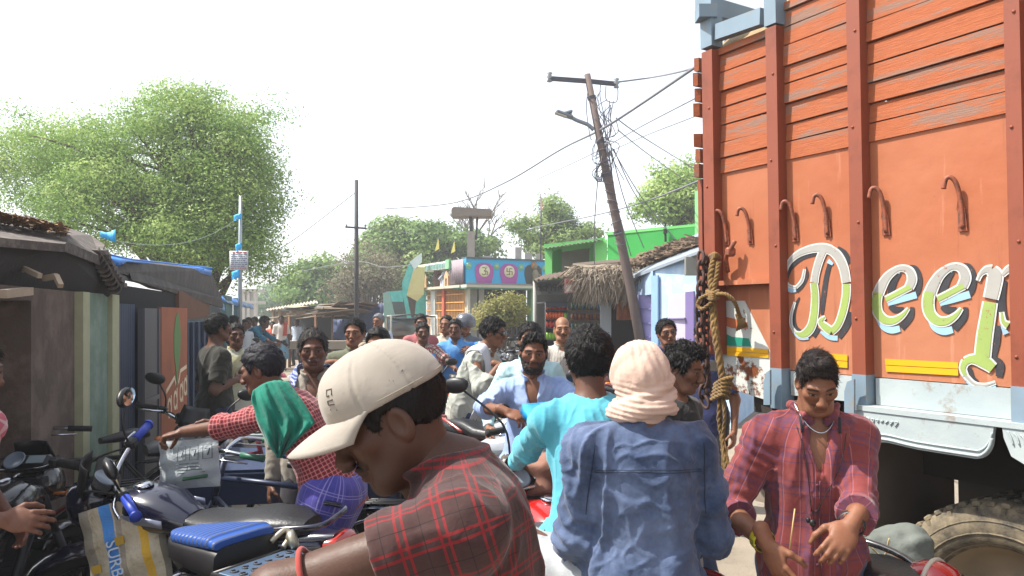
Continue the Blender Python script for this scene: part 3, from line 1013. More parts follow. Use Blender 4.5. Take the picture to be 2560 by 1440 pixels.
# ---- ground
def ground():
    t = NT('dusty_ground')
    o = t.obj()
    n1 = t.noise(.55, 6, rough=.65); n2 = t.noise(5, 6, rough=.7); n3 = t.noise(70, 3)
    c = t.mix(t.ramp(n1, .35, .65), lin('#7d7468'), lin('#968b7c'))
    c = t.mix(t.math('MULTIPLY', t.ramp(n2, .5, .72), .55), c, lin('#645b50'))
    c = t.mix(t.math('MULTIPLY', t.ramp(n3, .6, .75), .5), c, lin('#a89e90'))
    t.col(c, .95, 0, .1)
    t.bump(t.math('ADD', n2, t.math('MULTIPLY', n3, .4)), .5, .03)
    mb = MB()
    s = 440
    mb.add([(-s, -s, 0), (s, -s, 0), (s, s, 0), (-s, s, 0)], [(0, 1, 2, 3)])
    tag(mb.build('ground', t.m), kind='structure')
ground()

# ---- leaves and trees
def leaf_mat(name, tr=.42):
    if name in _MC: return _MC[name]
    m = bpy.data.materials.new(name); m.use_nodes = True
    t = m.node_tree; t.nodes.clear()
    o = t.nodes.new('ShaderNodeOutputMaterial'); b = t.nodes.new('ShaderNodeBsdfPrincipled'); tl = t.nodes.new('ShaderNodeBsdfTranslucent')
    mx = t.nodes.new('ShaderNodeMixShader'); a = t.nodes.new('ShaderNodeAttribute'); a.attribute_name = 'Col'
    t.links.new(a.outputs['Color'], b.inputs['Base Color']); t.links.new(a.outputs['Color'], tl.inputs['Color'])
    b.inputs['Roughness'].default_value = .55; b.inputs['Specular IOR Level'].default_value = .3
    mx.inputs[0].default_value = tr
    t.links.new(b.outputs[0], mx.inputs[1]); t.links.new(tl.outputs[0], mx.inputs[2]); t.links.new(mx.outputs[0], o.inputs[0])
    _MC[name] = m
    return m
M_LEAF = leaf_mat('leaf')
M_BARK = mat('bark', '#4a3d30', .95, var=.3, scale=9, bump=.6, bscale=30)
M_DRYBARK = mat('dry_bark', '#6d6257', .95, var=.3, scale=9)

def crown_mesh(lobes, n, size, cols, seed, clump=.5, asp=.42, droop=.25):
    """lobes: (centre, (rx, ry, rz), weight); clumps of small leaf faces through each lobe's volume; returns V, Q, colours, clump centres"""
    r = np.random.RandomState(seed)
    w = np.array([l[2] for l in lobes], float); w /= w.sum()
    cc = []; Vs = []; Cs = []; Ns = []
    for (c, rd, _), wi in zip(lobes, w):
        c = np.array(c, float); rd = np.array(rd, float)
        k = max(7, int(wi * max(n / 300, 60)))
        d = r.normal(size=(k, 3)); d /= np.linalg.norm(d, axis=1, keepdims=True)
        q = c + d * rd * (r.uniform(.25, 1.0, (k, 1)) ** .45) * r.uniform(.8, 1.12, (k, 1))
        cc.append(q)
        m = int(n * wi / k)
        cs = clump * r.uniform(.6, 1.5, (k, 1, 1)) * np.array([1, 1, .62])
        g_ = r.normal(size=(k, m, 3)); g_ /= np.maximum(np.linalg.norm(g_, axis=2, keepdims=True) / 1.7, 1)
        p = q[:, None, :] + g_ * cs * .5
        Ns.append((g_ * .8 + np.array([0, 0, .35])).reshape(-1, 3))
        tone = r.normal(0, .17, (k, 1)) + r.normal(0, .07, (k, m))
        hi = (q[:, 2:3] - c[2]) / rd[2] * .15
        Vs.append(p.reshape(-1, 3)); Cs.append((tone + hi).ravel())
    p = np.concatenate(Vs); tn = np.clip(np.concatenate(Cs) + .5, 0, 1)
    N = len(p)
    nn = np.concatenate(Ns) + r.normal(size=(N, 3)) * .42; nn /= np.linalg.norm(nn, axis=1, keepdims=True) + 1e-9
    a = r.normal(size=(N, 3)); a[:, 2] = a[:, 2] * .6 - droop; a -= nn * np.sum(a * nn, 1, keepdims=True); a /= np.linalg.norm(a, axis=1, keepdims=True) + 1e-9
    b = np.cross(a, nn); b /= np.linalg.norm(b, axis=1, keepdims=True) + 1e-9
    L = size * r.uniform(.6, 1.3, (N, 1)); Wd = L * asp
    V = np.stack([p - a * L * .5, p + b * Wd * .5, p + a * L * .5, p - b * Wd * .5], 1).reshape(-1, 3)
    Q = np.arange(4 * N).reshape(-1, 4)
    c0, c1, c2 = (np.array(lin(x)) for x in cols)
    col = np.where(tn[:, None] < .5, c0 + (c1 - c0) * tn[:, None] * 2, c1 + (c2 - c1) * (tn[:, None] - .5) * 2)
    return V, Q, np.repeat(col, 4, 0), np.concatenate(cc)

def tree(name, label, base, trunk_r, lobes, n, size, cols, seed, clump=.5, limbs=26, fork=.35, cat='tree', group=None, asp=.42, bark=None, trunks=1, droop=.25):
    root = empty(name, base, 0, label, cat, group)
    bs = Vector(base)
    V, Q, c, cc = crown_mesh(lobes, n, size, cols, seed, clump, asp, droop)
    V = V - np.array(bs)
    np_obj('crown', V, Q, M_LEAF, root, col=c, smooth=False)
    r = random.Random(seed)
    mb = MB()
    top = Vector(np.mean([l[0] for l in lobes], 0)) - bs
    for k in range(trunks):
        off = Vector((r.uniform(-.5, .5), r.uniform(-.3, .3), 0)) * (trunk_r * 4 if trunks > 1 else 0)
        tp = Vector((top.x * .6 + r.uniform(-1, 1) * top.z * .12 * (trunks > 1), top.y * .6, top.z * (1 + .1 * k)))
        path = smooth_path([off, off * .9 + tp * .33 + Vector((r.uniform(-.1, .1), r.uniform(-.1, .1), 0)) * top.z * .3, tp * .7, tp], 4)
        mb.tube(path, [trunk_r * (1.25 - .95 * i / (len(path) - 1)) for i in range(len(path))], 9)
        for _ in range(limbs // trunks):
            e = Vector(cc[r.randrange(len(cc))]) - bs
            f = r.uniform(fork, .95)
            a = path[int(f * (len(path) - 1))]
            md = a.lerp(e, .5) + Vector((r.uniform(-.1, .1), r.uniform(-.1, .1), .12)) * (e - a).length
            pp = smooth_path([a, md, e], 4)
            r0 = trunk_r * (1 - .7 * f) * .6
            mb.tube(pp, [max(r0 * (1 - .85 * i / (len(pp) - 1)), .008) for i in range(len(pp))], 5)
    mb.build('trunk', bark or M_BARK, root)
    return root

def lob(px, py, Y, rx, ry=None, rz=None, w=None):
    """crown lobe by its picture position; radii in picture pixels"""
    k = Y / F; rz = rz or rx; ry = ry or (rx + rz) / 2
    return (tuple(P(px, py, Y)), (rx * k, ry * k, rz * k), w or rx * rz)

GREEN = ('#4f7132', '#86a652', '#b6c67a')
DEEP = ('#3d5a2e', '#6f8f4c', '#9db068')
tree('neem_tree', 'tall wide neem tree with pale green crown rising behind the shops on the left', G(470, 18), .24,
     [lob(370, 420, 18, 210, 160, 130), lob(560, 430, 18, 120, 130, 150), lob(440, 290, 18, 130, 120, 70), lob(200, 400, 18.5, 130, 140, 110), lob(90, 430, 19, 100, 130, 110),
      lob(300, 530, 17.5, 190, 140, 90), lob(560, 590, 18, 110, 110, 110), lob(640, 480, 18, 70, 90, 110), lob(620, 310, 18, 70, 60, 50, 2500), lob(690, 285, 18, 35, 40, 20, 500),
      lob(480, 225, 18, 70, 60, 22, 900), lob(660, 650, 18, 40, 60, 50, 1800), lob(40, 340, 19, 60, 60, 60, 1600), lob(460, 600, 17.5, 150, 110, 70), lob(20, 275, 19, 30, 30, 14, 250)],
     170000, .078, GREEN, 5, clump=.72, limbs=70, trunks=2, fork=.2)
tree('mango_tree', 'round bright green tree above the tin roofs of the far stalls', G(800, 44), .3,
     [lob(800, 700, 44, 70, 60, 48), lob(760, 720, 44, 40, 40, 40), lob(850, 720, 44, 40, 40, 36), lob(790, 745, 43, 80, 50, 22)], 16000, .28, DEEP, 8, clump=1.0, asp=.55)
tree('acacia_tree', 'small hazy tree at the far end of the street', G(685, 72), .3,
     [lob(688, 745, 72, 42, 40, 36), lob(670, 770, 72, 34, 30, 20)], 7000, .38, ('#4c6a45', '#749163', '#9bb283'), 9, clump=1.4)
tree('banyan_tree', 'broad dark green tree behind the blue painted temple', G(1030, 40), .4,
     [lob(1010, 610, 40, 80, 70, 60), lob(1080, 620, 40, 70, 60, 50), lob(960, 600, 40, 45, 50, 50), lob(1140, 600, 40, 55, 50, 38), lob(1000, 680, 39, 110, 60, 60), lob(1200, 620, 41, 60, 50, 30), lob(940, 660, 39, 50, 40, 50)],
     36000, .24, DEEP, 12, clump=1.0, limbs=40, asp=.5)
tree('drumstick_tree', 'feathery tree with thin upright sprays behind the temple roof', G(1390, 36), .18,
     [lob(1340, 580, 36, 50, 50, 36), lob(1420, 590, 36, 60, 50, 34), lob(1390, 540, 36, 36, 36, 34), lob(1370, 515, 36, 14, 14, 22, 300), lob(1465, 580, 36, 32, 30, 20), lob(1300, 575, 36, 20, 20, 30, 500), lob(1410, 625, 36, 90, 50, 24)],
     15000, .20, ('#4a6436', '#7d9852', '#a9ba72'), 13, clump=.7, limbs=40, asp=.35)
tree('jackfruit_tree', 'light green tree rising behind the green house beside the truck', G(1690, 30), .22,
     [lob(1660, 510, 30, 66, 60, 56), lob(1730, 500, 30, 60, 60, 60), lob(1700, 450, 30, 40, 40, 30), lob(1790, 520, 30, 60, 50, 70), lob(1650, 425, 30, 14, 14, 14, 150), lob(1720, 410, 30, 10, 10, 14, 120)],
     22000, .17, GREEN, 14, clump=.75, limbs=30)
tree('dry_thicket_tree', 'grey half dry tree with bare twigs behind the dark pole', G(920, 34), .14,
     [lob(900, 680, 34, 55, 50, 70), lob(960, 700, 34, 45, 40, 60), lob(880, 730, 34, 50, 40, 40)], 8000, .14, ('#4f4a3c', '#7c7561', '#8f8e6c'), 15, clump=.9, limbs=90, fork=.05, bark=M_DRYBARK, trunks=2)
tree('yellow_shrub', 'yellow green shrub growing in front of the temple hall', G(1260, 21), .05,
     [lob(1255, 780, 21, 58, 45, 40), lob(1290, 760, 21, 36, 30, 24), lob(1225, 800, 21, 40, 36, 26)], 7000, .10, ('#5c6430', '#8f8c4c', '#b9ab73'), 16, clump=.34, limbs=30, fork=.05, cat='shrub')

def bare_tree():
    root = empty('bare_tree', G(1180, 42), 0, 'leafless tree with thin bare branches above the temple roof', 'tree')
    r = random.Random(4); mb = MB(); tw = MB()
    k = 42 / F
    def br(mbx, a, d, L, rr, dep):
        b = a + d * L
        md = a.lerp(b, .5) + Vector((r.uniform(-.1, .1), r.uniform(-.1, .1), r.uniform(0, .1))) * L
        pp = smooth_path([a, md, b], 3)
        mbx.tube(pp, [rr * (1 - .55 * i / (len(pp) - 1)) for i in range(len(pp))], 5)
        if dep == 0: return
        for _ in range(3 if dep > 1 else 4):
            dd = (d + Vector((r.uniform(-.8, .8), r.uniform(-.6, .6), r.uniform(-.25, .5)))).normalized()
            br(tw, a.lerp(b, r.uniform(.45, 1)), dd, L * r.uniform(.5, .8), rr * .62, dep - 1)
    mb.tube([(0, 0, 0), (.1, 0, 3), (-.1, 0, 5.0)], [.16, .12, .10], 8)
    for d in ((-.45, 0, 1), (-.1, .1, 1.1), (.35, 0, 1), (.75, 0, .7), (-.8, 0, .55), (.1, -.2, 1)):
        br(tw, Vector((-.1, 0, r.uniform(3.6, 5.0))), Vector(d).normalized(), r.uniform(1.5, 2.2), .075, 3)
    mb.build('trunk', M_DRYBARK, root); tw.build('crown', M_DRYBARK, root)
bare_tree()

# ---- the shop row on the left (its wall runs along one line)
def Yw(px): return -1.472 / ((px - CX) / F + .266)
def W_(px, py, off=0.0):
    p = P(px, py, Yw(px)); return p + Vector((.966, .257, 0)) * off
WN = Vector((.966, .257, 0)); WL = Vector((-.257, .966, 0))
def wallpiece(mb, p0, p1, z0, z1, t=.2, off=0.0, m=None):
    a = W_(p0, 785, off); b = W_(p1, 785, off)
    return slab(mb, [(a.x, a.y, z0), (b.x, b.y, z0), (b.x, b.y, z1), (a.x, a.y, z1)], -WN * t, m)

M_MUD = mat('mud_plaster', '#54473f', .95, var=.4, scale=3, bump=.5, bscale=20, c2='#6b5d54')
M_PALEGREEN = mat('pale_green_plaster', '#6c8272', .9, var=.3, scale=4, bump=.3, c2='#7f8f83')
M_LIME = mat('lime_edge', '#a3a485', .9, var=.2, scale=12)
M_DIM = mat('dim_board', '#2b2826', .9, var=.3, scale=5, bump=.3)  # shade under the eave put into the board colour; the spout shares it
M_TILE = mat('weathered_tile', '#4b4440', .95, var=.35, scale=8, bump=.6, bscale=25, c2='#6a625a')
M_DARK = mat('interior_shade', '#0d0d0f', .95, var=.3, scale=4)  # near-black colour puts the shade of interiors into solid panels
M_BLUESH = mat('blue_shutter', '#1b2f4c', .6, var=.2, scale=4)
M_TARP = mat('blue_tarpaulin', '#1f73c8', .45, var=.15, scale=5, bump=.3, bscale=8)
M_TIN = mat('grey_tin', '#77746f', .55, .3, var=.25, scale=6, c2='#5d544c')
M_RUSTTIN = mat('rusty_tin', '#6d5a4d', .8, .1, var=.35, scale=7, c2='#4b3c34')
M_WOOD = mat('brown_wood', '#6e4a30', .85, var=.3, scale=7, bump=.3)
M_PALEWOOD = mat('pale_wood', '#a08f7a', .9, var=.3, scale=9)

def corrugated(mb, a, b, c, d, n, amp, rows=6, m=None, t=.004):
    """wavy sheet with corners a b (one edge) and d c (opposite edge); waves run along a-b"""
    a, b, c, d = map(Vector, (a, b, c, d))
    nr = (b - a).cross(d - a).normalized()
    R_ = []
    for j in range(rows):
        v = j / (rows - 1); row = []
        for i in range(n * 4 + 1):
            u_ = i / (n * 4)
            p = a.lerp(b, u_).lerp(d.lerp(c, u_), v) + nr * math.sin(i * math.pi / 2) * amp
            row.append(p)
        R_.append(row)
    return mb.sheet(R_, True, m, t)

def left_shops():
    # first shop: mud wall, dark doorway, low tiled roof
    r1 = empty('tiled_roof_shop', W_(120, 785) * 1.0, 0, 'low mud walled shop with dark tiled roof and leaf litter at the left edge', 'shop')
    r1.location = (0, 0, 0)
    for a in ((78, 190, 0, 1.86), (-420, -260, 0, 1.86), (-260, 78, 1.79, 1.86), (-600, 190, 0, 1.8, .1, -2.6)): mb = MB(); wallpiece(mb, *a); mb.build('wall', M_MUD, r1)
    mb = MB(); wallpiece(mb, -262, 80, 0, 1.8, .1, -.35); mb.build('doorway', M_DARK, r1)  # solid dark panel stands for the shade inside the door
    mb = MB(); wallpiece(mb, 190, 262, 0, 1.86, .25, .03); mb.build('pillar', M_PALEGREEN, r1)
    for a in ((186, 203, 0, 1.86, .26, .05), (258, 276, 0, 1.86, .26, .06)): mb = MB(); wallpiece(mb, *a); mb.build('pillar_edge', M_LIME, r1)
    # eave board hanging in shade under the roof
    mb = MB()
    slab(mb, [P(-300, 575, 3.15), P(150, 618, 4.3), P(245, 655, 5.1), P(282, 742, 5.5), P(60, 745, 4.4), P(-300, 740, 3.1)], (-.05, .15, 0)); mb.build('eave_board', M_DIM, r1)
    mb = MB()
    for a, b in (((62, 672), (100, 690)), ((140, 690), (152, 715))):
        mb.bar(P(*a, 4.05), P(*b, 4.0), .025, .025); mb.bar(P(a[0] - 30, a[1] + 6, 4.1), P(*a, 4.05), .022, .03)
    mb.bar(P(2, 735, 3.5), P(70, 728, 3.9), .05, .04)
    mb.build('rafter', M_PALEWOOD, r1)
    # roof: two courses of tiles with a raised verge
    mb = MB()
    slab(mb, [P(-350, 560, 3.0), P(163, 610, 4.2), P(176, 588, 4.8), P(60, 540, 5.8), P(-350, 470, 5.0)], (0, 0, -.045), 0)
    slab(mb, [P(166, 604, 4.3), P(250, 640, 5.0), P(262, 612, 5.6), P(228, 588, 6.2), P(60, 535, 6.6), P(176, 588, 4.9)], (0, 0, -.06), 0)
    r = random.Random(2)
    for i in range(9):
        f = i / 8
        p = P(246 + 50 * f, 634 + 84 * f, 5.0 + .25 * f)
        mb.lathe([(.038, -.09), (.044, 0), (.034, .005), (.030, -.085)], p + Vector((.0, -.05, -.01)), (.45, -.8, -.35), 10, arc=(0, math.pi))
        mb.box(p + Vector((-.06, .12, .02)), (.09, .3, .03), Matrix.Rotation(.4, 3, 'Z') @ Matrix.Rotation(r.uniform(-.1, .1), 3, 'X'))
    for i in range(15):
        f = i / 21
        p = P(-200 + 440 * f, 549 + 52 * f + r.uniform(-3, 3), 4.6 + .8 * f)
        mb.box(p, (.17, .34, .025), Matrix.Rotation(r.uniform(-.15, .15), 3, 'Z') @ Matrix.Rotation(.25, 3, 'X'))
    mb.build('roof', M_TILE, r1)
    lv = MB()
    for i in range(900):
        f = r.random(); p = P(-60 + 230 * f, 548 + 45 * f + r.uniform(-16, 9), 4.25 + .3 * f + r.uniform(-.2, .3)) + Vector((0, 0, .03))
        a = Vector((r.uniform(-1, 1), r.uniform(-1, 1), r.uniform(-.2, .3))).normalized() * .035; b = a.cross(Vector((0, 0, 1))) * .4
        lv.add([p - a, p + b, p + a, p - b], [(0, 1, 2, 3)])
    tag(lv.build('leaf_litter', mat('dry_leaf', '#7a6044', .9, var=.4, scale=30)), 'dry brown leaves lying on the tiled roof', 'leaf litter', kind='stuff')

    # second shop: blue tarpaulin over a dark lean-to
    r2 = empty('tarpaulin_shop', (0, 0, 0), 0, 'dark shop front under a blue tarpaulin roof beside the tiled shop', 'shop')
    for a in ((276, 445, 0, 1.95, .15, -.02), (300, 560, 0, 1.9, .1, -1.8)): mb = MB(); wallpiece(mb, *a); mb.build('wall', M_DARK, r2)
    mb = MB()
    n = 9
    for i in range(n):
        f0 = 276 + (328 - 276) * i / n; f1 = 276 + (328 - 276) * (i + .86) / n
        wallpiece(mb, f0, f1, 0, 1.8, .03, .03)
    mb.build('shutter', M_BLUESH, r2)
    mb = MB(); wallpiece(mb, 443, 562, 0, 1.62, .05, .0)
    for i in range(8):
        f0 = 446 + 14 * i; wallpiece(mb, f0, f0 + 3, 0, 1.62, .03, .04)
    mb.build('shutter', M_BLUESH, r2)
    mb = MB(); wallpiece(mb, 443, 520, 1.66, 1.98, .04, .02); mb.build('board', mat('orange_board', '#5f3a24', .8, var=.3), r2)
        # roof sheets
    mb = MB()
    slab(mb, [P(300, 650, 6.2), P(528, 677, 11.0), P(556, 752, 12.6), P(425, 716, 9.2), P(290, 680, 6.0)], (-.1, .2, .03), 0)
    slab(mb, [P(320, 672, 6.4), P(556, 748, 12.0), P(558, 770, 12.4), P(440, 735, 9.0), P(330, 700, 6.4)], (-.1, .15, .0), 0)
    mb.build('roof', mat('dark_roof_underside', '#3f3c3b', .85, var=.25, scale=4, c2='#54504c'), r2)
    mb = MB()
    top = [(258, 634, 5.9), (300, 644, 6.1), (330, 650, 6.5), (400, 657, 8.0), (470, 665, 9.5), (531, 671, 11.0)]
    bot = [(272, 664, 5.8), (298, 668, 5.95), (318, 656, 6.3), (395, 664, 7.9), (468, 674, 9.3), (527, 690, 10.8)]
    mb.sheet([[P(*p) for p in top], [P(a[0] * .5 + b[0] * .5, a[1] * .5 + b[1] * .5, b[2] - .06) for a, b in zip(top, bot)], [P(*p) for p in bot]], True, 0, .01)
    mb.sheet([[P(*p) for p in top], [P(p[0], p[1] - 1, p[2] + 1.3) for p in top]], True, 0, .01)
    mb.build('tarpaulin', M_TARP, r2)
    mb = MB()
    corrugated(mb, P(276, 672, 5.9), P(417, 716, 8.2), P(414, 732, 8.1), P(284, 690, 5.85), 2, .01, 3)
    slab(mb, [P(276, 670, 5.9), P(418, 716, 8.2), P(419, 730, 8.2), P(284, 690, 5.9)], (-.25, .3, .08))
    mb.build('tin_sheet', mat('pale_tin', '#454442', .7, .1, var=.2, scale=8), r2)
    # orange painted hoarding on the wall
    sb = empty('painted_signboard', (0, 0, 0), 0, 'orange signboard with a painted green leaf and white letters beside the blue shutter', 'sign')
    mb = MB(); wallpiece(mb, 374, 444, .55, 1.785, .03, .10); mb.build('board', mat('orange_paint', '#95502f', .7, var=.25, scale=3, c2='#7c4630', f2=(.5, .7)), sb)
    a = W_(374, 785, .102); b = W_(444, 785, .102); L = (b - a).length; ax = (b - a) / L; az = Vector((0, 0, 1)); o = Vector((a.x, a.y, 0))
    mb = MB()
    ribbon(mb, [(L * .55, .98), (L * .545, 1.12), (L * .55, 1.3), (L * .56, 1.5), (L * .57, 1.66), (L * .575, 1.74)], [.05, .12, .36, .42, .26, .04], o, ax, az, WN)
    mb.build('leaf_emblem', mat('leaf_paint', '#4f7a3f', .6), sb)
    mb = MB()
    def g_(x, y, k): return [(x + k * q[0], y + k * q[1]) for q in [(math.cos(t) * .5 + .5, math.sin(t) * .5 + .5) for t in np.linspace(.3, 5.6, 10)]]
    for i, (x, y) in enumerate(((.2, .72), (.42, .76), (.66, .80), (.84, .84))):
        ribbon(mb, g_(L * x, y, .17), .035, o, ax, az, WN); ribbon(mb, [(L * x + .19, y - .02), (L * x + .19, y + .2)], .035, o, ax, az, WN)
    ribbon(mb, [(L * .15, .98), (L * .45, 1.08), (L * .5, 1.0)], .04, o, ax, az, WN); ribbon(mb, [(L * .6, 1.0), (L * .68, 1.12), (L * .95, 1.14)], .04, o, ax, az, WN)
    mb.build('lettering', mat('cream_paint', '#d9c7ad', .6), sb)
    dr = empty('grey_door_leaf', (0, 0, 0), 0, 'grey steel door leaf open beside the orange signboard', 'door')
    mb = MB(); wallpiece(mb, 331, 373, .1, 1.77, .04, .08); mb.build('panel', mat('grey_door', '#4f5055', .6, var=.12, scale=3), dr)
    mb = MB(); wallpiece(mb, 333, 371, .95, .99, .02, .095); wallpiece(mb, 331, 334, .1, 1.77, .02, .095); wallpiece(mb, 370, 373, .1, 1.77, .02, .095); mb.build('frame', mat('grey_door_edge', '#57575c', .6), dr)
    # further stalls down the row
    r3 = empty('far_stall', (0, 0, 0), 0, 'stall with blue and white sheets along its eave behind the steel pole', 'stall')
    mb = MB(); wallpiece(mb, 562, 640, 0, 2.0, .1, -.6); mb.build('wall', mat('stall_wall', '#5a6266', .9, var=.3), r3)
    mb = MB(); wallpiece(mb, 566, 580, 0, 2.05, .1, .0); wallpiece(mb, 596, 602, 0, 2.05, .1, .0); mb.build('post', mat('teal_post', '#4d6a68', .8), r3)
    mb = MB()
    mb.sheet([[P(505, 736, 12.0), P(545, 752, 12.8), P(560, 760, 13.2)], [P(520, 746, 11.6), P(552, 772, 12.4), P(562, 776, 12.8)]], True, 0, .01)
    mb.sheet([[P(555, 738, 13.5), P(590, 748, 15.5), P(632, 762, 20)], [P(558, 752, 12.8), P(592, 764, 14.6), P(634, 772, 19)]], True, 0, .012)
    mb.build('awning', mat('blue_white_sheet', '#2d6fb4', .5, var=.2, scale=1.5, c2='#9fb0bb', f2=(.5, .58)), r3)
left_shops()

# ---- steel pole with a notice and blue pennants
def notice_pole():
    Y = 15.0
    b = G(600, Y)
    root = empty('steel_pole', b, 0, 'galvanised steel pole with a printed notice in front of the neem tree', 'pole')
    k = Y / F
    mb = MB(); mb.tube([(0, 0, 0), (0, 0, P(600, 640, Y).z), (.012, 0, P(602, 490, Y).z)], [.042, .038, .03], 10); mb.build('shaft', mat('galvanised', '#9aa3a8', .4, .6, var=.12), root)
    nb = MB(); z0, z1 = P(0, 676, Y).z, P(0, 628, Y).z
    w = 46 * k
    nb.sheet([[(-.17 + w * i / 6 - .01, -.06 - .02 * math.sin(i / 6 * math.pi), z) for i in range(7)] for z in (z0, (z0 + z1) / 2, z1)], True, 0, .006)
    n = nb.build('notice', mat('notice_white', '#b9bcc0', .6, var=.05), root)
    tx = MB(); r = random.Random(5)
    for i in range(9):
        z = z1 - .035 - i * .038; x0 = -.15 + (.03 if i == 0 else 0)
        while x0 < .13:
            l = r.uniform(.02, .07)
            xm = x0 + l / 2
            tx.box((xm, -.085, z), (l, .006, .016 if i else .026), None, 1 if i in (0, 8) else 0); x0 += l + .015
    tx.build('print', [mat('print_blue', '#5d6b85', .6), mat('print_red', '#a9473f', .6)], root)
    for px, py, w_, h_ in ((594, 546, 20, 15), (596, 620, 16, 16), (589, 690, 20, 20)):
        p = P(px, py, Y - .1); mb = MB()
        mb.sheet([[(-w_ * k / 2 + w_ * k * i / 3, .02 * math.sin(i * 2 + j), -h_ * k / 2 + h_ * k * j / 3 + .05 * i / 3) for i in range(4)] for j in range(4)], True, 0, .004)
        o = mb.build('pennant', mat('pennant_blue', '#28a0de', .6, var=.1)); o.location = p
        tag(o, {546: 'upper blue plastic pennant tied to the steel pole', 620: 'blue pennant just above the printed notice', 690: 'blue pennant hanging below the printed notice'}[py], 'pennant', 'blue pennants')
    mb = MB()
    mb.sheet([[(-.09 + .06 * i, .02 * math.sin(i), .03 * math.cos(i + j) + .06 * j) for i in range(4)] for j in range(3)], True, 0, .004)
    o = mb.build('pennant', mat('pennant_blue', '#28a0de')); o.location = P(270, 600, 9); tag(o, 'blue pennant strung above the tiled roof', 'pennant', 'blue pennants')
    mb = MB(); mb.tube(catenary(P(270, 598, 9), P(594, 545, 14.9), .25, 14), .004, 4); tag(mb.build('pennant_string', mat('string', '#8d9a90', .8)), 'thin string of pennants from the tiled roof to the steel pole', 'string')
notice_pole()

# ---- dark pole, leaning power pole with lamp
M_POLE = mat('weathered_pole', '#5b4d48', .85, var=.25, scale=5, bump=.4)
M_IRON = mat('dark_iron', '#46454d', .6, .3, var=.2)
def poles():
    Y = 22.0; b = G(891, Y)
    r = empty('dark_pole', b, 0, 'straight dark utility pole with a small crossarm beside the dry tree', 'utility pole')
    mb = MB(); mb.tube([(0, 0, 0), (.0, 0, P(0, 450, Y).z)], [.075, .055], 10); mb.build('shaft', mat('tarred_pole', '#3d3a3d', .8, var=.2), r)
    z = P(0, 570, Y).z; mb = MB(); mb.bar((-.3, -.08, z + .02), (.3, -.08, z - .02), .05, .05); mb.build('crossarm', M_IRON, r)
    for x in (-.27, .27):
        mb = MB(); mb.lathe([(.0, .0), (.03, 0), (.02, .03), (.035, .05), (.02, .08), (0, .09)], (x, -.08, z + .02), (0, 0, 1), 8); mb.build('insulator', mat('porcelain', '#8a8f94', .3), r)
    Y = 13.4; tp = P(1468, 186, Y); bt = P(1600, 860, Y); d = (bt - tp); bt = tp + d * (tp.z / (tp.z - bt.z))
    r = empty('leaning_power_pole', (bt.x, bt.y, 0), 0, 'leaning power pole with crossarm, street lamp and tangled wires beside the thatched shop', 'power pole')
    b = Vector((bt.x, bt.y, 0)); tp = tp - b
    at = lambda f: tp * f
    mb = MB(); mb.tube([at(0), at(.35) + Vector((.03, 0, 0)), at(.7), at(1)], [.10, .088, .075, .055], 10); mb.build('shaft', M_POLE, r)
    mb = MB()
    for f in (.53, .70, .80, .93): mb.lathe([(.075 + .012 * (1 - f), -.03), (.078 + .02 * (1 - f), .03)], at(f), tp.normalized(), 10)
    mb.build('clamp', M_IRON, r)
    q = lambda px, py: P(px, py, Y) - b
    mb = MB(); mb.bar(q(1372, 196), q(1470, 203), .06, .07); mb.bar(q(1470, 203), q(1540, 210), .06, .07); mb.build('crossarm', M_IRON, r)
    for px, py in ((1374, 190), (1541, 205)):
        mb = MB(); c = q(px, py); mb.lathe([(0, -.1), (.05, -.1), (.03, -.05), (.06, -.02), (.03, .02), (.055, .05), (.0, .08)], c, (.0, 0, 1), 10); mb.build('insulator', mat('porcelain', '#8a8f94', .3), r)
    mb = MB(); mb.tube(smooth_path([q(1484, 325), q(1470, 312), q(1440, 300), q(1424, 290)], 4), [.035] * 13, 8); arm = mb.build('lamp_arm', mat('lamp_steel', '#7d838c', .4, .5), r)
    lh = MB(); a, c = q(1432, 294), q(1390, 279)
    lh.bar(a, c, .17, .06, bev=.02); lh.box(a.lerp(c, .35) + Vector((0, 0, .04)), (.2, .16, .06), Matrix.Rotation(-.3, 3, 'Y'), 0, .02)
    lp = lh.build('lamp_head', mat('lamp_grey', '#6c737d', .4, .3), r)
    lg = MB(); lg.box(a.lerp(c, .72) + Vector((0, -.01, -.036)), (.22, .14, .012), Matrix.Rotation(math.atan2((c - a).z, -(c - a).x), 3, 'Y')); lg.build('lamp_glass', mat('lamp_glass', '#b8b4a6', .2), r)
    # loose tangle hanging on the pole: part of it
    rr = random.Random(11); tg = MB()
    for i in range(13):
        x0, y0 = rr.uniform(1490, 1530), rr.uniform(230, 300)
        pts = [q(x0 + rr.uniform(-22, 30) * .8, y0 + k * rr.uniform(22, 42)) + Vector((0, rr.uniform(-.15, .15), 0)) for k in range(6)]
        tg.tube(smooth_path(pts, 5), .007, 4)
    for pts in (((1515, 215), (1516, 250), (1540, 255), (1545, 230), (1541, 212)), ((1472, 215), (1466, 270), (1475, 340), (1480, 350)), ((1540, 300), (1545, 330), (1520, 345), (1500, 350)), ((1503, 200), (1500, 240), (1510, 290), (1515, 350), (1530, 395), (1560, 450))):
        tg.tube(smooth_path([q(*p) for p in pts], 5), .007, 4)
    for k in range(10):
        f = .50 + .03 * k; c = at(f); tg.tube([c + (Vector((math.cos(t), math.sin(t), 0)) * .095 + Vector((0, 0, .04 * math.sin(t + k)))) for t in np.linspace(0, 6.28, 11)], .008, 4)
    for k in range(5):
        pts = [q(1500 + k * 5, 400), q(1488 + rr.uniform(-8, 8), 430), q(1500 + rr.uniform(-8, 8), 455), q(1506, 430)]
        tg.tube(smooth_path(pts, 5), .008, 4)
    tg.build('wire_tangle', mat('wire_dark', '#5e5e66', .6), r)
poles()

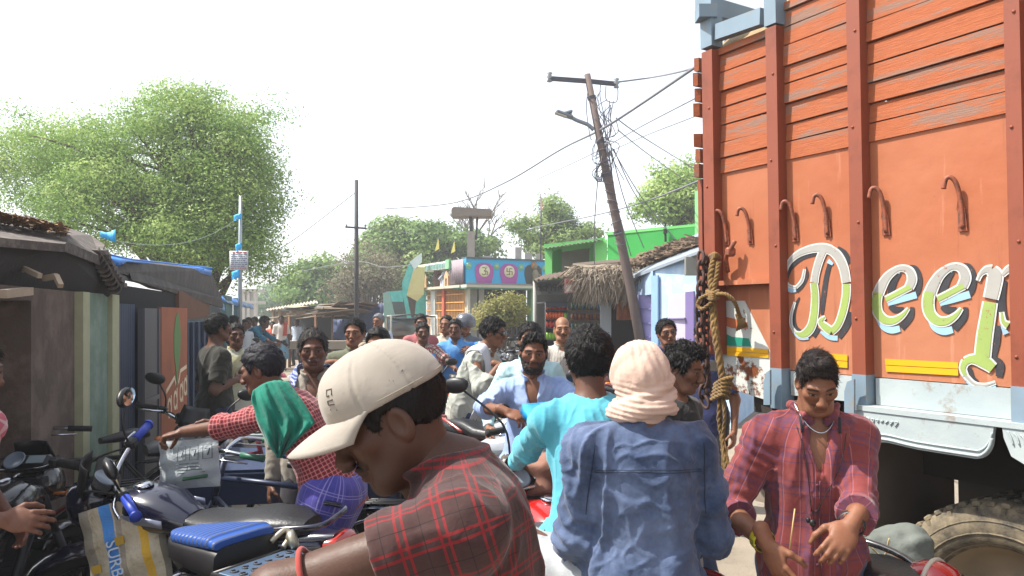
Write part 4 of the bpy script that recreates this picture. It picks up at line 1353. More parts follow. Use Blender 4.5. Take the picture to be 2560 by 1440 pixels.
def wires():
    W = mat('wire_grey', '#6d6d74', .6)
    def w(label, pts, rr=.011, sag=None):
        mb = MB()
        pts = [P(*p) for p in pts]
        mb.tube(smooth_path(pts, 8), rr * 1.35, 5)
        tag(mb.build('overhead_wire', W), label, 'wire', 'overhead wires')
    w('thick cable climbing from the temple past the lamp towards the truck top', [(960, 522, 30), (1130, 508, 27), (1260, 458, 23), (1400, 375, 19), (1500, 325, 13.35), (1600, 262, 13), (1735, 170, 10), (1900, 60, 8)], .016)
    w('wire from the crossarm end to the truck top', [(1546, 205, 13.4), (1620, 195, 14), (1680, 184, 12), (1740, 168, 10.5), (1900, 110, 8)], .011)
    w('thin wire crossing below the street lamp', [(1340, 450, 24), (1480, 385, 20), (1600, 318, 16), (1740, 245, 12), (1900, 160, 9)], .008)
    w('faint wire just under the thin crossing wire', [(1480, 400, 24), (1600, 345, 19), (1745, 288, 14), (1900, 220, 10)], .008)
    w('wire slanting from the lamp arm down to the tree beside the truck', [(1540, 295, 13.4), (1600, 338, 16), (1700, 400, 22), (1800, 460, 27)], .009)
    w('second slanting wire under the lamp arm wire', [(1545, 325, 13.4), (1620, 385, 17), (1720, 455, 22)], .008)
    w('dark cable passing low behind the pole towards the truck', [(1330, 570, 22), (1480, 540, 18), (1600, 508, 14), (1740, 455, 10), (1900, 380, 7)], .010)
    for i, (a, b) in enumerate((((1522, 380), (1578, 640)), ((1528, 375), (1610, 620)), ((1530, 370), (1690, 600)), ((1534, 372), (1640, 560)), ((1495, 440), (1488, 700)))):
        w(['service wire dropping from the pole to the thatch', 'service wire dropping from the pole to the white ledge', 'longest service wire dropping from the pole to the green parapet', 'service wire dropping steeply beside the green parapet', 'service wire hanging almost straight left of the pole'][i], [(*a, 13.4), ((a[0] + b[0]) / 2 - 6, (a[1] + b[1]) / 2 + 8, 14.2), (*b, 15)], .007)
    w('thin wire from the dark pole back to the neem tree', [(890, 480, 22), (800, 550, 22), (715, 612, 21), (600, 670, 18)], .009)
    w('wire from the dark pole crossarm to the temple', [(912, 570, 22), (1000, 580, 26), (1060, 585, 29)], .008)
    w('wire from the far stalls to the temple stairs', [(700, 690, 34), (880, 655, 30), (960, 668, 28), (1030, 662, 27)], .010)
wires()

# ---- temple
def temple():
    r = empty('temple', (0, 0, 0), 0, 'small temple with blue front, magenta niches, striped side and yellow stair', 'temple')
    Cc = P(1165, 785, 26.0); Rr = P(1366, 785, 27.6); Lf = P(1062, 785, 29.2)
    Cc.z = Rr.z = Lf.z = 0
    eR = (Rr - Cc); LR = eR.length; eR.normalize(); nR = Vector((eR.y, -eR.x, 0))
    eL = (Lf - Cc); LL = eL.length; eL.normalize(); nL = Vector((-eL.y, eL.x, 0)) * 1
    if nL.y > 0: nL = -nL
    zt, zc, zb = 3.62, 2.66, 2.58
    def fr(mb, a0, a1, z0, z1, off, t, m=None):       # on the right face
        p = lambda a, z: Cc + eR * a + Vector((0, 0, z)) + nR * off
        return slab(mb, [p(a0, z0), p(a1, z0), p(a1, z1), p(a0, z1)], -nR * t, m)
    def fl(mb, a0, a1, z0, z1, off, t, m=None):
        p = lambda a, z: Cc + eL * a + Vector((0, 0, z)) + nL * off
        return slab(mb, [p(a0, z0), p(a1, z0), p(a1, z1), p(a0, z1)], -nL * t, m)
    BL = mat('temple_blue', '#2f9fd0', .7, var=.08); MG = mat('temple_magenta', '#9d4f96', .7, var=.1); CR = mat('temple_cream', '#d8d2b4', .8, var=.08)
    GY = mat('temple_grey', '#8f8d88', .85, var=.15); TQ = mat('temple_turquoise', '#55b5ae', .8, var=.15, scale=3, c2='#6cc2b8'); YL = mat('stair_yellow', '#d3cd92', .8, var=.12)
    mb = MB()
    fr(mb, 0, LR, zc + .08, zt, 0, .25); mb.build('front_wall', BL, r)
    mb = MB(); fr(mb, 0, LR + .1, zt, zt + .06, .05, .4); mb.build('coping', mat('coping', '#4d5a60', .8), r)
    mb = MB(); fr(mb, .05, LR, zc + .08, zc + .14, .012, .1); mb.build('plinth_band', GY, r)
    mb = MB(); fr(mb, -.25, LR + .1, zb + .04, zc + .05, .55, 1.2); mb.build('canopy', mat('canopy_cream', '#b9b7a4', .8, var=.12), r)
    mb = MB(); fr(mb, -.25, LR + .1, zb, zb + .05, .53, 1.1); mb.build('canopy_edge', mat('canopy_green', '#4f7d6c', .8), r)
    # niches
    nw = LR / 3.25; z0, z1 = zc + .14, zt - .13
    for i in range(3):
        c = LR * (.215 + .305 * i)
        ol = []
        for t_ in np.linspace(0, 1, 21):
            a = math.pi * t_
            ol.append((c + math.cos(a) * nw * .34 * (1 + .06 * math.cos(6 * a)), z0 + (z1 - z0) * (.60 + .40 * max(math.sin(a), 0) ** .45)))
        ol += [(c - nw * .36, z0 + .3), (c - nw * .28, z0), (c + nw * .28, z0), (c + nw * .36, z0 + .3)]
        mb = MB(); mb.prism([(a, b) for a, b in ol], eR, (0, 0, 1), nR, Cc + nR * .003, .02)
        n = mb.build('niche', MG if i < 2 else mat('niche_dark', '#3c3d3a', .8, var=.2), r)
        cz = z0 + (z1 - z0) * .60
        if i < 2:
            mb = MB(); mb.lathe([(0, 0), (.21, 0), (.21, .012), (0, .012)], Cc + eR * c + Vector((0, 0, cz)) + nR * .024, nR, 28); mb.build('disc', CR, n)
            mb = MB(); o = Cc + eR * c + Vector((0, 0, cz)) + nR * .037; w = .028; GK = mat('emblem_olive', '#6d6a3d', .8)
            if i == 1:
                a = .105
                for pts in (((-a, 0), (a, 0)), ((0, -a), (0, a)), ((0, a), (a, a)), ((a, 0), (a, -a)), ((0, -a), (-a, -a)), ((-a, 0), (-a, a))):
                    d = Vector((pts[1][0] - pts[0][0], pts[1][1] - pts[0][1])).normalized() * w * .5
                    ribbon(mb, [(pts[0][0] - d.x, pts[0][1] - d.y), (pts[1][0] + d.x, pts[1][1] + d.y)], w, o, eR, (0, 0, 1), nR, .003 + .0005 * len(mb.f))
            else:
                ribbon(mb, [(-.11 + .075 + .08 * math.cos(t_), .06 + .055 * math.sin(t_)) for t_ in np.linspace(2.4, -1.4, 10)] + [(-.03, .0)], w, o, eR, (0, 0, 1), nR, .003)
                ribbon(mb, [(-.03 + .08 * math.cos(t_), -.07 + .065 * math.sin(t_)) for t_ in np.linspace(1.5, -2.6, 12)], w, o, eR, (0, 0, 1), nR, .004)
                ribbon(mb, [(.03, -.02), (.08, .0), (.12, -.05), (.12, -.12), (.07, -.13)], w, o, eR, (0, 0, 1), nR, .005)
                ribbon(mb, [(.01, .11), (.05, .08), (.10, .12)], w * .8, o, eR, (0, 0, 1), nR, .003); ribbon(mb, [(.05, .15), (.07, .15)], w, o, eR, (0, 0, 1), nR, .003)
            mb.build('emblem', GK, n)
        else:
            mb = MB(); o = Cc + eR * (c + .06) + nR * .06
            mb.ell(o + Vector((0, 0, z0 + .62)), (.07, .05, .09)); mb.lathe([(.14, 0), (.10, .2), (.12, .4), (.05, .52)], o + Vector((0, 0, z0)), (0, 0, 1), 12); mb.tube([o + Vector((-.22, 0, z0 + .25)), o + Vector((-.05, 0, z0 + .42)), o + Vector((.2, 0, z0 + .3))], .03, 6)
            mb.build('figure_relief', mat('relief', '#7d7560', .7, var=.3), n)
            mb = MB(); mb.lathe([(.0, 0), (.13, 0), (.13, .02), (0, .02)], o + Vector((-.03, 0, z0 + .66)) - nR * .03, nR, 16); mb.build('halo', mat('halo', '#a3702f', .6), n)
    for i in range(4):
        c = LR * (.06 + .305 * i) if i else LR * .03
        mb = MB(); mb.lathe([(0, 0), (.12, 0), (.12, .015), (.07, .02), (.07, .03), (0, .03)], Cc + eR * c + Vector((0, 0, zt - .24)) + nR * .004, nR, 16); n = mb.build('medallion', mat('medallion', '#6fb59b', .7), r)
        mb = MB(); mb.prism([(.055 * math.cos(a), .05 * math.sin(a) - .01) for a in np.linspace(0, math.pi, 9)], eR, (0, 0, 1), nR, Cc + eR * c + Vector((0, 0, zt - .24)) + nR * .036, .004); mb.build('lotus', mat('lotus', '#c9b26a', .7), n)
    # ground floor of the front
    mb = MB(); fr(mb, .05, .15, 0, zb, .02, .3); mb.build('pillar', mat('pillar_white', '#c4c2b6', .8), r)
    mb = MB(); fr(mb, .16, .42, 0, zb, .01, .3); fr(mb, .42, LR, 0, .75, .0, .2); mb.build('lower_wall', mat('grey_plaster', '#7b7a74', .9, var=.2), r)
    mb = MB(); fr(mb, .42, LR - .65, .75, zb, -.35, .1); mb.build('opening', M_DARK, r)  # dark panel painted as the shade behind the grille
    mb = MB()
    for i in range(9): fr(mb, .45 + i * .2, .475 + i * .2, .75, zb, -.1, .03)
    for i in range(5): fr(mb, .42, LR - .7, .95 + i * .33, .98 + i * .33, -.1, .02)
    mb.build('window_grille', M_IRON, r)
    mb = MB(); fr(mb, LR - .65, LR, 0, zb, .015, .3); mb.build('side_wall', mat('mint', '#6f9f79', .85, var=.15), r)
    # left face: striped sheet, porch niche with statues, fascia
    mb = MB(); pa = Cc + eL * .02
    corrugated(mb, Cc + eL * .02 + nL * .1 + Vector((0, 0, zc + .1)), Cc + eL * (LL * .3) + nL * .1 + Vector((0, 0, zc + .1)), Cc + eL * (LL * .3) + nL * .1 + Vector((0, 0, zt - .02)), Cc + eL * .02 + nL * .1 + Vector((0, 0, zt - .02)), 7, .035, 2)
    mb.build('striped_sheet', mat('striped_sheet', '#8c7f86', .7, var=.1), r)
    mb = MB(); fl(mb, 0, LL, zc + .05, zt - .3, -.55, .2); fl(mb, 0, LL, 0, zc, -.5, .2); mb.build('porch_wall', mat('porch_wall', '#8c8a84', .9, var=.2), r)
    mb = MB(); fl(mb, LL * .3, LL, zt - .28, zt - .02, .18, .5); mb.build('fascia', mat('fascia', '#c9cfc6', .8), r)
    mb = MB()
    for i in range(18): fl(mb, LL * .3 + LL * .7 * i / 18 + .03, LL * .3 + LL * .7 * (i + .55) / 18 + .03, zt - .26, zt - .08, .20, .03)
    mb.build('fascia_stripe', mat('fascia_teal', '#6f9790', .8), r)
    mb = MB(); fl(mb, LL * .26, LL * .34, zt - .30, zt + .02, .22, .5); mb.build('fascia_end', mat('fascia_green', '#79b083', .8), r)
    mb = MB(); fl(mb, -.1, LL + .05, zb + .04, zc + .05, .3, 1.0); mb.build('porch_slab', mat('porch_slab', '#b5aa97', .8), r)
    PE = mat('peach', '#c29a74', .8)
    for c in (.36, .92):
        mb = MB(); a0 = LL * c
        mb.prism([(a0 - .16, zc + .05), (a0 - .16, zc + .42), (a0, zt - .36), (a0 + .16, zc + .42), (a0 + .16, zc + .05), (a0 + .08, zc + .05), (a0 + .08, zc + .3), (a0, zc + .36), (a0 - .08, zc + .3), (a0 - .08, zc + .05)], eL, (0, 0, 1), nL, Cc + nL * .1, .06); mb.build('arch_post', PE, r)
    mb = MB(); o = Cc + eL * LL * .72 + nL * -.1 + Vector((0, 0, zc + .05))
    mb.ell(o + Vector((0, 0, .25)), (.2, .15, .25)); mb.ell(o + Vector((0, 0, .55)), (.16, .12, .16)); mb.tube([o + Vector((.1, -.1, 0)), o + Vector((.1, -.1, .5))], .06, 8); mb.tube([o + Vector((-.1, -.1, 0)), o + Vector((-.1, -.1, .5))], .06, 8)
    n = mb.build('lion_statue', mat('statue_brown', '#5d473d', .8, var=.3), r)
    mb = MB(); o = Cc + eL * LL * .52 + nL * -.1 + Vector((0, 0, zc + .05))
    mb.lathe([(.22, 0), (.2, .2), (.14, .32), (.16, .48), (.06, .58)], o, (0, 0, 1), 12); mb.ell(o + Vector((0, 0, .66)), (.08, .08, .1)); mb.tube([o + Vector((-.25, -.1, .25)), o + Vector((-.1, -.1, .42))], .05, 6)
    mb.build('seated_statue', mat('statue_pale', '#9da3ad', .8, var=.3), r)
    # gate under the porch
    OR = mat('gate_orange', '#c28a45', .7, var=.2); 
    mb = MB()
    for i in range(26): fl(mb, .1 + i * (LL - .3) / 26, .13 + i * (LL - .3) / 26, 0, zb, .02, .03)
    for i in range(9): fl(mb, .08, LL - .2, .15 + i * .28, .19 + i * .28, .045, .02)
    mb.build('grille_gate', OR, r)
    mb = MB(); fl(mb, LL * .68, LL * .78, .55, zb, .10, .1); mb.build('white_column', mat('column_white', '#c5ccc8', .8, var=.15), r)
    mb = MB(); fl(mb, LL * .44, LL * .48, .6, zb, .12, .1); mb.build('red_column', mat('column_red', '#b8553a', .8), r)
    # stair to the roof
    Y0 = 29.0
    mb = MB(); pxpoly(mb, [(1024, 655), (1053, 632), (1053, 655), (1034, 676)], Y0 - .8, .15); mb.build('stair_parapet', mat('parapet_white', '#cfdedc', .8), r)
    mb = MB(); pxpoly(mb, [(1024, 655), (1034, 672), (1016, 738), (1007, 740), (1005, 707)], Y0 - .8, .15); pxpoly(mb, [(1007, 739), (1016, 737), (1028, 797), (1030, 860), (1018, 860), (1018, 797)], Y0 - .85, .15); mb.build('stair_parapet', TQ, r)
    mb = MB(); slab(mb, [P(1034, 672, Y0 - .8), P(1061, 669, Y0 - .7), P(1060, 735, Y0 - .7), P(1043, 753, Y0 - .7), P(1015, 738, Y0 - .8)], (0, .2, .12)); mb.build('stair_flight', YL, r)
    mb = MB(); pxpoly(mb, [(1040, 754), (1064, 728), (1064, 880), (1028, 880)], Y0 + .3, .2); pxpoly(mb, [(972, 729), (1006, 726), (1008, 880), (972, 880)], Y0 + 1.6, .2); mb.build('stair_wall', TQ, r)
    mb = MB()
    for i in range(9):
        a = P(975 + i * 1.2, 0, 1).x; y = Y0 + 1.3 - i * .28
        z = 1.72 + (785 - 752) / F * Y0 - i * .2
        mb.box(((P(998, 785, y).x), y, z / 2 - .02), (.55, .27, max(z, .1)))
    mb.build('steps', mat('step_dark', '#4d5754', .9, var=.2), r)
    mb = MB(); pxpoly(mb, [(957, 733), (972, 728), (986, 790), (990, 880), (964, 880)], Y0 - 1.0, .15); mb.build('stair_parapet', mat('parapet_pale_teal', '#86aca2', .85, var=.25), r)
    # things on the roof
    mb = MB(); pxpoly(mb, [(1168, 578), (1186, 578), (1186, 648), (1168, 648)], 28.5, .3); mb.build('roof_column', mat('concrete_column', '#9a8d84', .9, var=.2), r)
    mb = MB(); pxpoly(mb, [(1129, 521), (1134, 517), (1228, 523), (1228, 539), (1129, 539)], 28.2, 1.0); mb.build('roof_tank_slab', mat('slab_brown', '#7c6f66', .9, var=.15), r)
    mb = MB(); mb.tube([P(1178, 580, 28.6), P(1176, 538, 28.6)], .06, 8); mb.tube([P(1190, 600, 28.7), P(1194, 538, 28.7)], .04, 6); mb.build('roof_pipe', M_IRON, r)
    for i, (x0, x1, y0) in enumerate(((1288, 1304, 618), (1312, 1330, 632), (1340, 1356, 634), (1206, 1228, 640))):
        mb = MB(); pxpoly(mb, [(x0, y0), (x1, y0), (x1, 655), (x0, 655)], 28.2, .3); mb.build('roof_stub', mat('concrete_stub', '#a09890', .9, var=.2), r)
    mb = MB(); mb.tube([P(1352, 655, 28), P(1352, 484, 28)], .025, 6); mb.build('flag_mast', M_IRON, r)
    mb = MB(); slab(mb, [P(1352, 484, 28), P(1355, 500, 27.9), P(1356, 522, 27.9), P(1351, 526, 28)], (0, .02, 0)); mb.build('mast_flag', mat('flag_red', '#a3584d', .8), r)
    for x, y in ((1094, 600), (1134, 606)):
        mb = MB(); mb.tube([P(x + 2, 650, 27.5), P(x + 2, y - 6, 27.5)], .018, 5); f = mb.build('flag_pole', M_IRON, r)
        mb = MB(); slab(mb, [P(x + 2, y - 6, 27.5), P(x + 4, y + 22, 27.4), P(x - 7, y + 28, 27.4)], (0, .02, 0)); mb.build('pennon', mat('pennon_yellow', '#b9ae58', .8), f)
temple()

# ---- green house, shop with tin roof and thatch, pale blue house
def right_side():
    LG = mat('light_green', '#5ba857', .8, var=.08, scale=3); BG = mat('bright_green', '#1c8431', .8, var=.12, scale=2, c2='#258437')
    r = empty('green_house', (0, 0, 0), 0, 'bright green painted house with flat parapet and dark open upper room', 'house')
    mb = MB(); slab(mb, [P(1519, 581, 20), P(1740, 559, 18), P(1740, 780, 18), P(1519, 780, 20)], (.5, 3.0, 0)); mb.build('parapet_wall', BG, r)
    mb = MB(); slab(mb, [P(1517, 582, 19.98), P(1742, 560, 17.98), P(1742, 566, 17.98), P(1517, 588, 19.98)], (.02, .25, .02)); mb.build('coping', LG, r)
    mb = MB(); slab(mb, [P(1487, 604, 20.3), P(1518, 598, 20.05), P(1518, 780, 20.05), P(1487, 780, 20.3)], (.1, 2.5, 0)); mb.build('side_wall', LG, r)
    mb = MB(); slab(mb, [P(1362, 616, 21), P(1380, 614, 20.9), P(1380, 780, 20.9), P(1362, 780, 21)], (.05, .3, 0)); mb.build('column', LG, r)
    mb = MB(); slab(mb, [P(1380, 628, 21.2), P(1402, 622, 21.8), P(1402, 780, 21.8), P(1380, 780, 21.2)], (.05, .3, 0)); mb.build('column', mat('mid_green', '#2c8a30', .8, var=.1), r)
    mb = MB(); slab(mb, [P(1360, 611, 20.9), P(1512, 594, 20.3), P(1512, 601, 20.3), P(1360, 621, 20.9)], (.3, 3.0, .05)); mb.build('roof_slab', LG, r)
    mb = MB(); corrugated(mb, P(1362, 621, 20.6), P(1505, 600, 20.0), P(1512, 594, 22), P(1366, 612, 22.6), 14, .02, 3); mb.build('roof_sheet', M_TIN, r)
    mb = MB(); slab(mb, [P(1395, 615, 23), P(1500, 600, 22.6), P(1500, 790, 22.6), P(1395, 790, 23)], (0, .2, 0)); mb.build('inner_wall', mat('inner_grey', '#6b6662', .9, var=.15), r)
    mb = MB(); slab(mb, [P(1737, 478, 16.5), P(1775, 470, 16.2), P(1775, 780, 16.2), P(1737, 780, 16.5)], (.3, .6, 0)); mb.build('tower_wall', mat('mint_green', '#79b87a', .8, var=.08), r)
    mb = MB(); slab(mb, [P(1466, 660, 18.6), P(1664, 639, 16.6), P(1664, 648, 16.6), P(1470, 668, 18.6)], (.3, 2.2, .02)); mb.build('ledge', mat('ledge_white', '#b7b3a6', .85, var=.15), r)
    mb = MB(); mb.tube([P(1663, 580, 18.55), P(1664, 604, 18.5)], .03, 6); mb.box(P(1663, 578, 18.5), (.09, .1, .12), None, None, .01); mb.build('drain_spout', M_DIM, r)

    s = empty('general_shop', (0, 0, 0), 0, 'open fronted shop with tin roof, thatch fringe and dark lettered board', 'shop')
    mb = MB(); corrugated(mb, P(1332, 702, 14.4), P(1560, 676, 13.8), P(1590, 650, 16.8), P(1360, 688, 17.2), 18, .018, 4); mb.build('tin_roof', M_RUSTTIN, s)
    mb = MB(); slab(mb, [P(1345, 700, 17.5), P(1600, 690, 17.5), P(1600, 1000, 17.5), P(1345, 1000, 17.5)], (0, .15, 0)); slab(mb, [P(1342, 735, 16.6), P(1412, 735, 16.6), P(1412, 1000, 16.6), P(1342, 1000, 16.6)], (0, .1, 0)); mb.build('back_wall', mat('shop_back', '#4c4a46', .9, var=.2), s)
    mb = MB(); slab(mb, [P(1339, 706, 14.6), P(1411, 702, 14.4), P(1411, 736, 14.4), P(1339, 738, 14.6)], (0, .04, 0)); sg = mb.build('sign_board', mat('sign_grey', '#4b4a45', .8, var=.15), s)
    # painted letters on the board
    a = P(1341, 735, 14.58); b = P(1410, 733, 14.38); L = (b - a).length; ex = (b - a) / L; n = Vector((ex.y, -ex.x, 0)); mb = MB(); o = a + n * .012; k = .17; h = .04
    def gl(pts, x): ribbon(mb, [(x + p[0] * k, h + p[1] * k) for p in pts], .022, o, ex, (0, 0, 1), n, .004)
    C_ = lambda cx, cy, r_, a0, a1: [(cx + r_ * math.cos(t), cy + r_ * math.sin(t)) for t in np.linspace(a0, a1, 10)]
    x = .02
    for g in ('ba', 'ba', 'pu', 'ju', 'i', 'ke', 'na'):
        if g == 'ba': gl(C_(.22, .4, .22, .2, 5.2), x); gl([(.46, 0), (.46, .85)], x); x += k * .62
        elif g == 'pu': gl(C_(.22, .55, .22, -.3, 4.2), x); gl([(.44, .5), (.44, .05)], x); gl([(.1, -.05), (.25, -.18), (.42, -.1)], x); x += k * .62
        elif g == 'ju': gl(C_(.2, .6, .2, 0, 6.0), x); gl([(.2, .4), (.35, .15), (.15, 0)], x); x += k * .6
        elif g == 'i': gl([(.1, 0), (.1, .95)], x); x += k * .3
        elif g == 'ke': gl(C_(.25, .45, .25, .4, 5.8), x); gl([(.1, .45), (.4, .45)], x); x += k * .68
        else: gl(C_(.18, .5, .18, -1, 3.6), x); gl([(.36, .9), (.36, 0)], x); x += k * .6
    mb.build('lettering', mat('sign_black', '#191918', .7), sg)
    mb = MB(); mb.tube([G(1337, 14.5), P(1337, 700, 14.5)], .035, 8); mb.tube([P(1337, 758, 14.5), P(1366, 757, 14.5)], .02, 6); mb.build('post', mat('grey_post', '#8f8c88', .7), s)
    mb = MB(); slab(mb, [P(1503, 732, 14.6), P(1528, 730, 14.6), P(1528, 1010, 14.6), P(1503, 1010, 14.6)], (0, .2, 0)); mb.build('post', mat('white_post', '#a9b0b4', .8, var=.12), s)
    mb = MB(); slab(mb, [P(1412, 697, 13.9), P(1434, 695, 13.9), P(1434, 731, 13.9), P(1412, 733, 13.9)], (0, .03, 0)); n2 = mb.build('small_sign', mat('sign_pink', '#b58a86', .7), s)
    mb = MB(); slab(mb, [P(1415, 700, 13.88), P(1431, 699, 13.88), P(1431, 708, 13.88), P(1415, 709, 13.88)], (0, .01, 0)); slab(mb, [P(1416, 713, 13.88), P(1430, 712, 13.88), P(1430, 728, 13.88), P(1416, 729, 13.88)], (0, .01, 0), 1); mb.build('sign_patch', [mat('sign_red', '#a8322c', .7), mat('sign_cream', '#c9bfb6', .7)], n2)
    # thatch
    rr = random.Random(3); mb = MB(); 
    for i in range(2600):
        f = rr.random(); px = 1440 + 190 * f; top = 662 + 30 * rr.random() + abs(f - .5) * 12
        a = P(px + rr.uniform(-8, 8), top, 14.2 + rr.uniform(0, 1.0) - .5 * rr.random())
        hang = (rr.uniform(.10, .62) if 1460 < px < 1600 else rr.uniform(.05, .3))
        e = a + Vector((rr.uniform(-.35, .12), rr.uniform(-.45, -.05), -hang))
        w = Vector((.012, .006, 0))
        md = a.lerp(e, .5) + Vector((0, -.05, .06))
        mb.add([a - w, a + w, md + w, md - w, e + w * .4, e - w * .4], [(0, 1, 2, 3), (3, 2, 4, 5)])
    for i in range(700):
        f = rr.random(); a = P(1455 + 130 * f, rr.uniform(665, 690), 14.0 + rr.random() * 1.5); d = Vector((rr.uniform(-1, 1), rr.uniform(-.5, .5), rr.uniform(-.1, .1))) * .4
        w = Vector((0, .012, .008)); mb.add([a - d - w, a - d + w, a + d + w, a + d - w], [(0, 1, 2, 3)])
    th = mb.build('thatch', mat('thatch', '#8c7f6e', .95, var=.45, scale=25), s, fix=False)
    mb = MB(); slab(mb, [P(1440, 664, 14.9), P(1590, 650, 14.9), P(1640, 690, 14.6), P(1450, 700, 14.4)], (0, .8, .1)); mb.build('thatch_base', mat('thatch_base', '#51463b', .95, var=.4, scale=25), s)
    # goods: rack and packets are things of their own
    rk = empty('display_rack', (0, 0, 0), 0, 'black snack rack at the shop front filled with orange and green packets', 'rack')
    y = 14.0; mb = MB()
    for px in (1364, 1419):
        for yy in (y, y + .4): mb.tube([G(px, yy), P(px, 754, yy)], .015, 6)
    for py in (754, 775, 798, 820, 850, 885): slab(mb, [P(1363, py, y - .02), P(1420, py, y - .02), P(1420, py + 2, y - .02), P(1363, py + 2, y - .02)], (0, .45, 0))
    slab(mb, [P(1363, 754, y + .43), P(1420, 754, y + .43), P(1420, 920, y + .43), P(1363, 920, y + .43)], (0, .02, 0)); slab(mb, [P(1363, 756, y - .01), P(1420, 756, y - .01), P(1420, 768, y - .01), P(1363, 768, y - .01)], (0, .02, 0)); mb.build('frame', mat('rack_black', '#22232a', .6), rk)
    cols = ['#c2451f', '#c9561c', '#b93a22', '#7fae2a', '#c2451f']
    for j, (py, c) in enumerate(zip((774, 797, 819, 849, 884), (0, 1, 2, 3, 4))):
        for i in range(7):
            p = P(1368 + i * 7.6, py, y + .08); mb = MB(); hh = .11 + .02 * rr.random()
            mb.sheet([[(-.025 + .025 * q, -.02 * math.sin(math.pi * (q / 2)) * math.sin(math.pi * (v / 3 * .9 + .05)), hh * v / 3) for q in range(3)] for v in range(4)], True, 0, .02)
            o = mb.build('snack_packet', mat('packet_%d' % (c if rr.random() > .25 else 3), cols[c if rr.random() > .25 else 3], .35)); o.location = p; o.rotation_euler = (0, 0, rr.uniform(-.2, .2))
            tag(o, ['orange snack packet on the top shelf of the black rack', 'orange snack packet on the second shelf of the black rack', 'red snack packet on the third shelf of the black rack', 'green snack packet on the fourth shelf of the black rack', 'snack packet on the lowest shelf of the black rack'][j], 'packet', 'packets on the rack, shelf %s' % ('one', 'two', 'three', 'four', 'five')[j])
    ct = empty('shop_counter', (0, 0, 0), 0, 'dark counter with glass jars inside the shop under the thatch', 'counter')
    mb = MB(); slab(mb, [P(1424, 830, 15.2), P(1500, 830, 15.2), P(1500, 1010, 15.2), P(1424, 1010, 15.2)], (0, .5, 0)); mb.build('base', M_WOOD, ct)
    mb = MB(); slab(mb, [P(1422, 825, 15.15), P(1502, 825, 15.15), P(1502, 830, 15.15), P(1422, 830, 15.15)], (0, .6, 0)); mb.build('top', M_PALEWOOD, ct)
    jc = ['#3f6f73', '#a2643a', '#4f7440', '#8d8a3c', '#7d3d33', '#46718e']
    for j, (py, dy) in enumerate(((825, 15.3), (800, 15.9), (775, 16.0))):
        if j:
            mb = MB(); slab(mb, [P(1425, py, dy - .05), P(1500, py, dy - .05), P(1500, py + 2, dy - .05), P(1425, py + 2, dy - .05)], (0, .3, 0)); mb.build('shelf', M_WOOD, ct)
        for i in range(8):
            p = P(1431 + i * 9.3, py, dy + .08); mb = MB(); h = rr.uniform(.12, .16); mb.lathe([(0, 0), (.035, 0), (.036, h * .8), (.025, h * .86), (.027, h), (0, h)], (0, 0, 0), (0, 0, 1), 10)
            o = mb.build('jar', mat('jar_%d' % ((i * 3 + j) % 6), jc[(i * 3 + j) % 6], .25)); o.location = p
            tag(o, ['sweet jar standing on the counter top in the thatched shop', 'sweet jar on the lower wall shelf of the thatched shop', 'sweet jar on the upper wall shelf of the thatched shop'][j], 'jar', 'jars in the shop, row %s' % ('one', 'two', 'three')[j])
    cl = MB(); cl.sheet([[P(1541 + 6 * i, 728 + 9 * j, 14.4 + .06 * math.sin(i * 2.2 + j * .4)) for i in range(7)] for j in range(9)], True, 0, .01); tag(cl.build('orange_cloth', cloth('orange_cloth', '#a5633c', c2='#8d4a33')), 'orange cloth hanging in the dark doorway behind the leaning pole', 'cloth')
    mb = MB(); slab(mb, [P(1529, 720, 15.6), P(1600, 720, 15.6), P(1600, 1000, 15.6), P(1529, 1000, 15.6)], (0, .1, 0)); mb.build('doorway', mat('doorway_shade', '#2a2120', .9), s)  # dark sheet painted as the unlit inside of the shop

    h = empty('pale_blue_house', (0, 0, 0), 0, 'pale blue house with lilac door and thatch topped lean roof beside the truck', 'house')
    PB = mat('pale_blue_wash', '#9db9d6', .85, var=.08, scale=3, c2='#b4c8da')
    mb = MB(); slab(mb, [P(1630, 690, 13.0), P(1640, 672, 12.9), P(1745, 632, 12.0), P(1830, 610, 11.4), P(1830, 1080, 11.4), P(1630, 1050, 13.0)], (1.2, 2.5, 0)); mb.build('wall', PB, h)
    mb = MB(); slab(mb, [P(1575, 700, 14.2), P(1632, 676, 12.9), P(1632, 735, 12.9), P(1575, 745, 14.2)], (.1, .2, 0)); mb.build('gable', mat('pale_blue_shade', '#8fa6bf', .85, var=.1), h)
    mb = MB(); slab(mb, [P(1578, 690, 13.6), P(1760, 622, 11.6), P(1830, 600, 11.0), P(1830, 606, 11.0), P(1760, 629, 11.6), P(1578, 698, 13.6)], (.5, 3.0, .5)); mb.build('roof', mat('roof_grey_blue', '#7d8791', .7, var=.15), h)
    mb = MB()
    for i in range(1500):
        f = rr.random(); b0 = P(1590 + 190 * f, 684 - 68 * f, 13.8 - 2.0 * f) + Vector((0, .25, .10)); up_ = rr.random()
        a = b0 + Vector((0, .9 * up_, .16 * up_)); d = Vector((rr.uniform(-.5, .5), rr.uniform(-.4, .4), rr.uniform(-.05, .12))) * .45; w = Vector((.01, .01, .012))
        mb.add([a - d - w, a - d + w, a + d + w, a + d - w], [(0, 1, 2, 3)])
    mb.build('roof_thatch', mat('thatch_brown', '#6f5d4c', .95, var=.45, scale=20), h, fix=False)
    mb = MB(); slab(mb, [P(1673, 735, 12.55), P(1716, 733, 12.2), P(1716, 1060, 12.2), P(1673, 1050, 12.55)], (-.02, -.03, 0)); d = mb.build('door', mat('lilac_door', '#b3aac6', .7, var=.08), h)
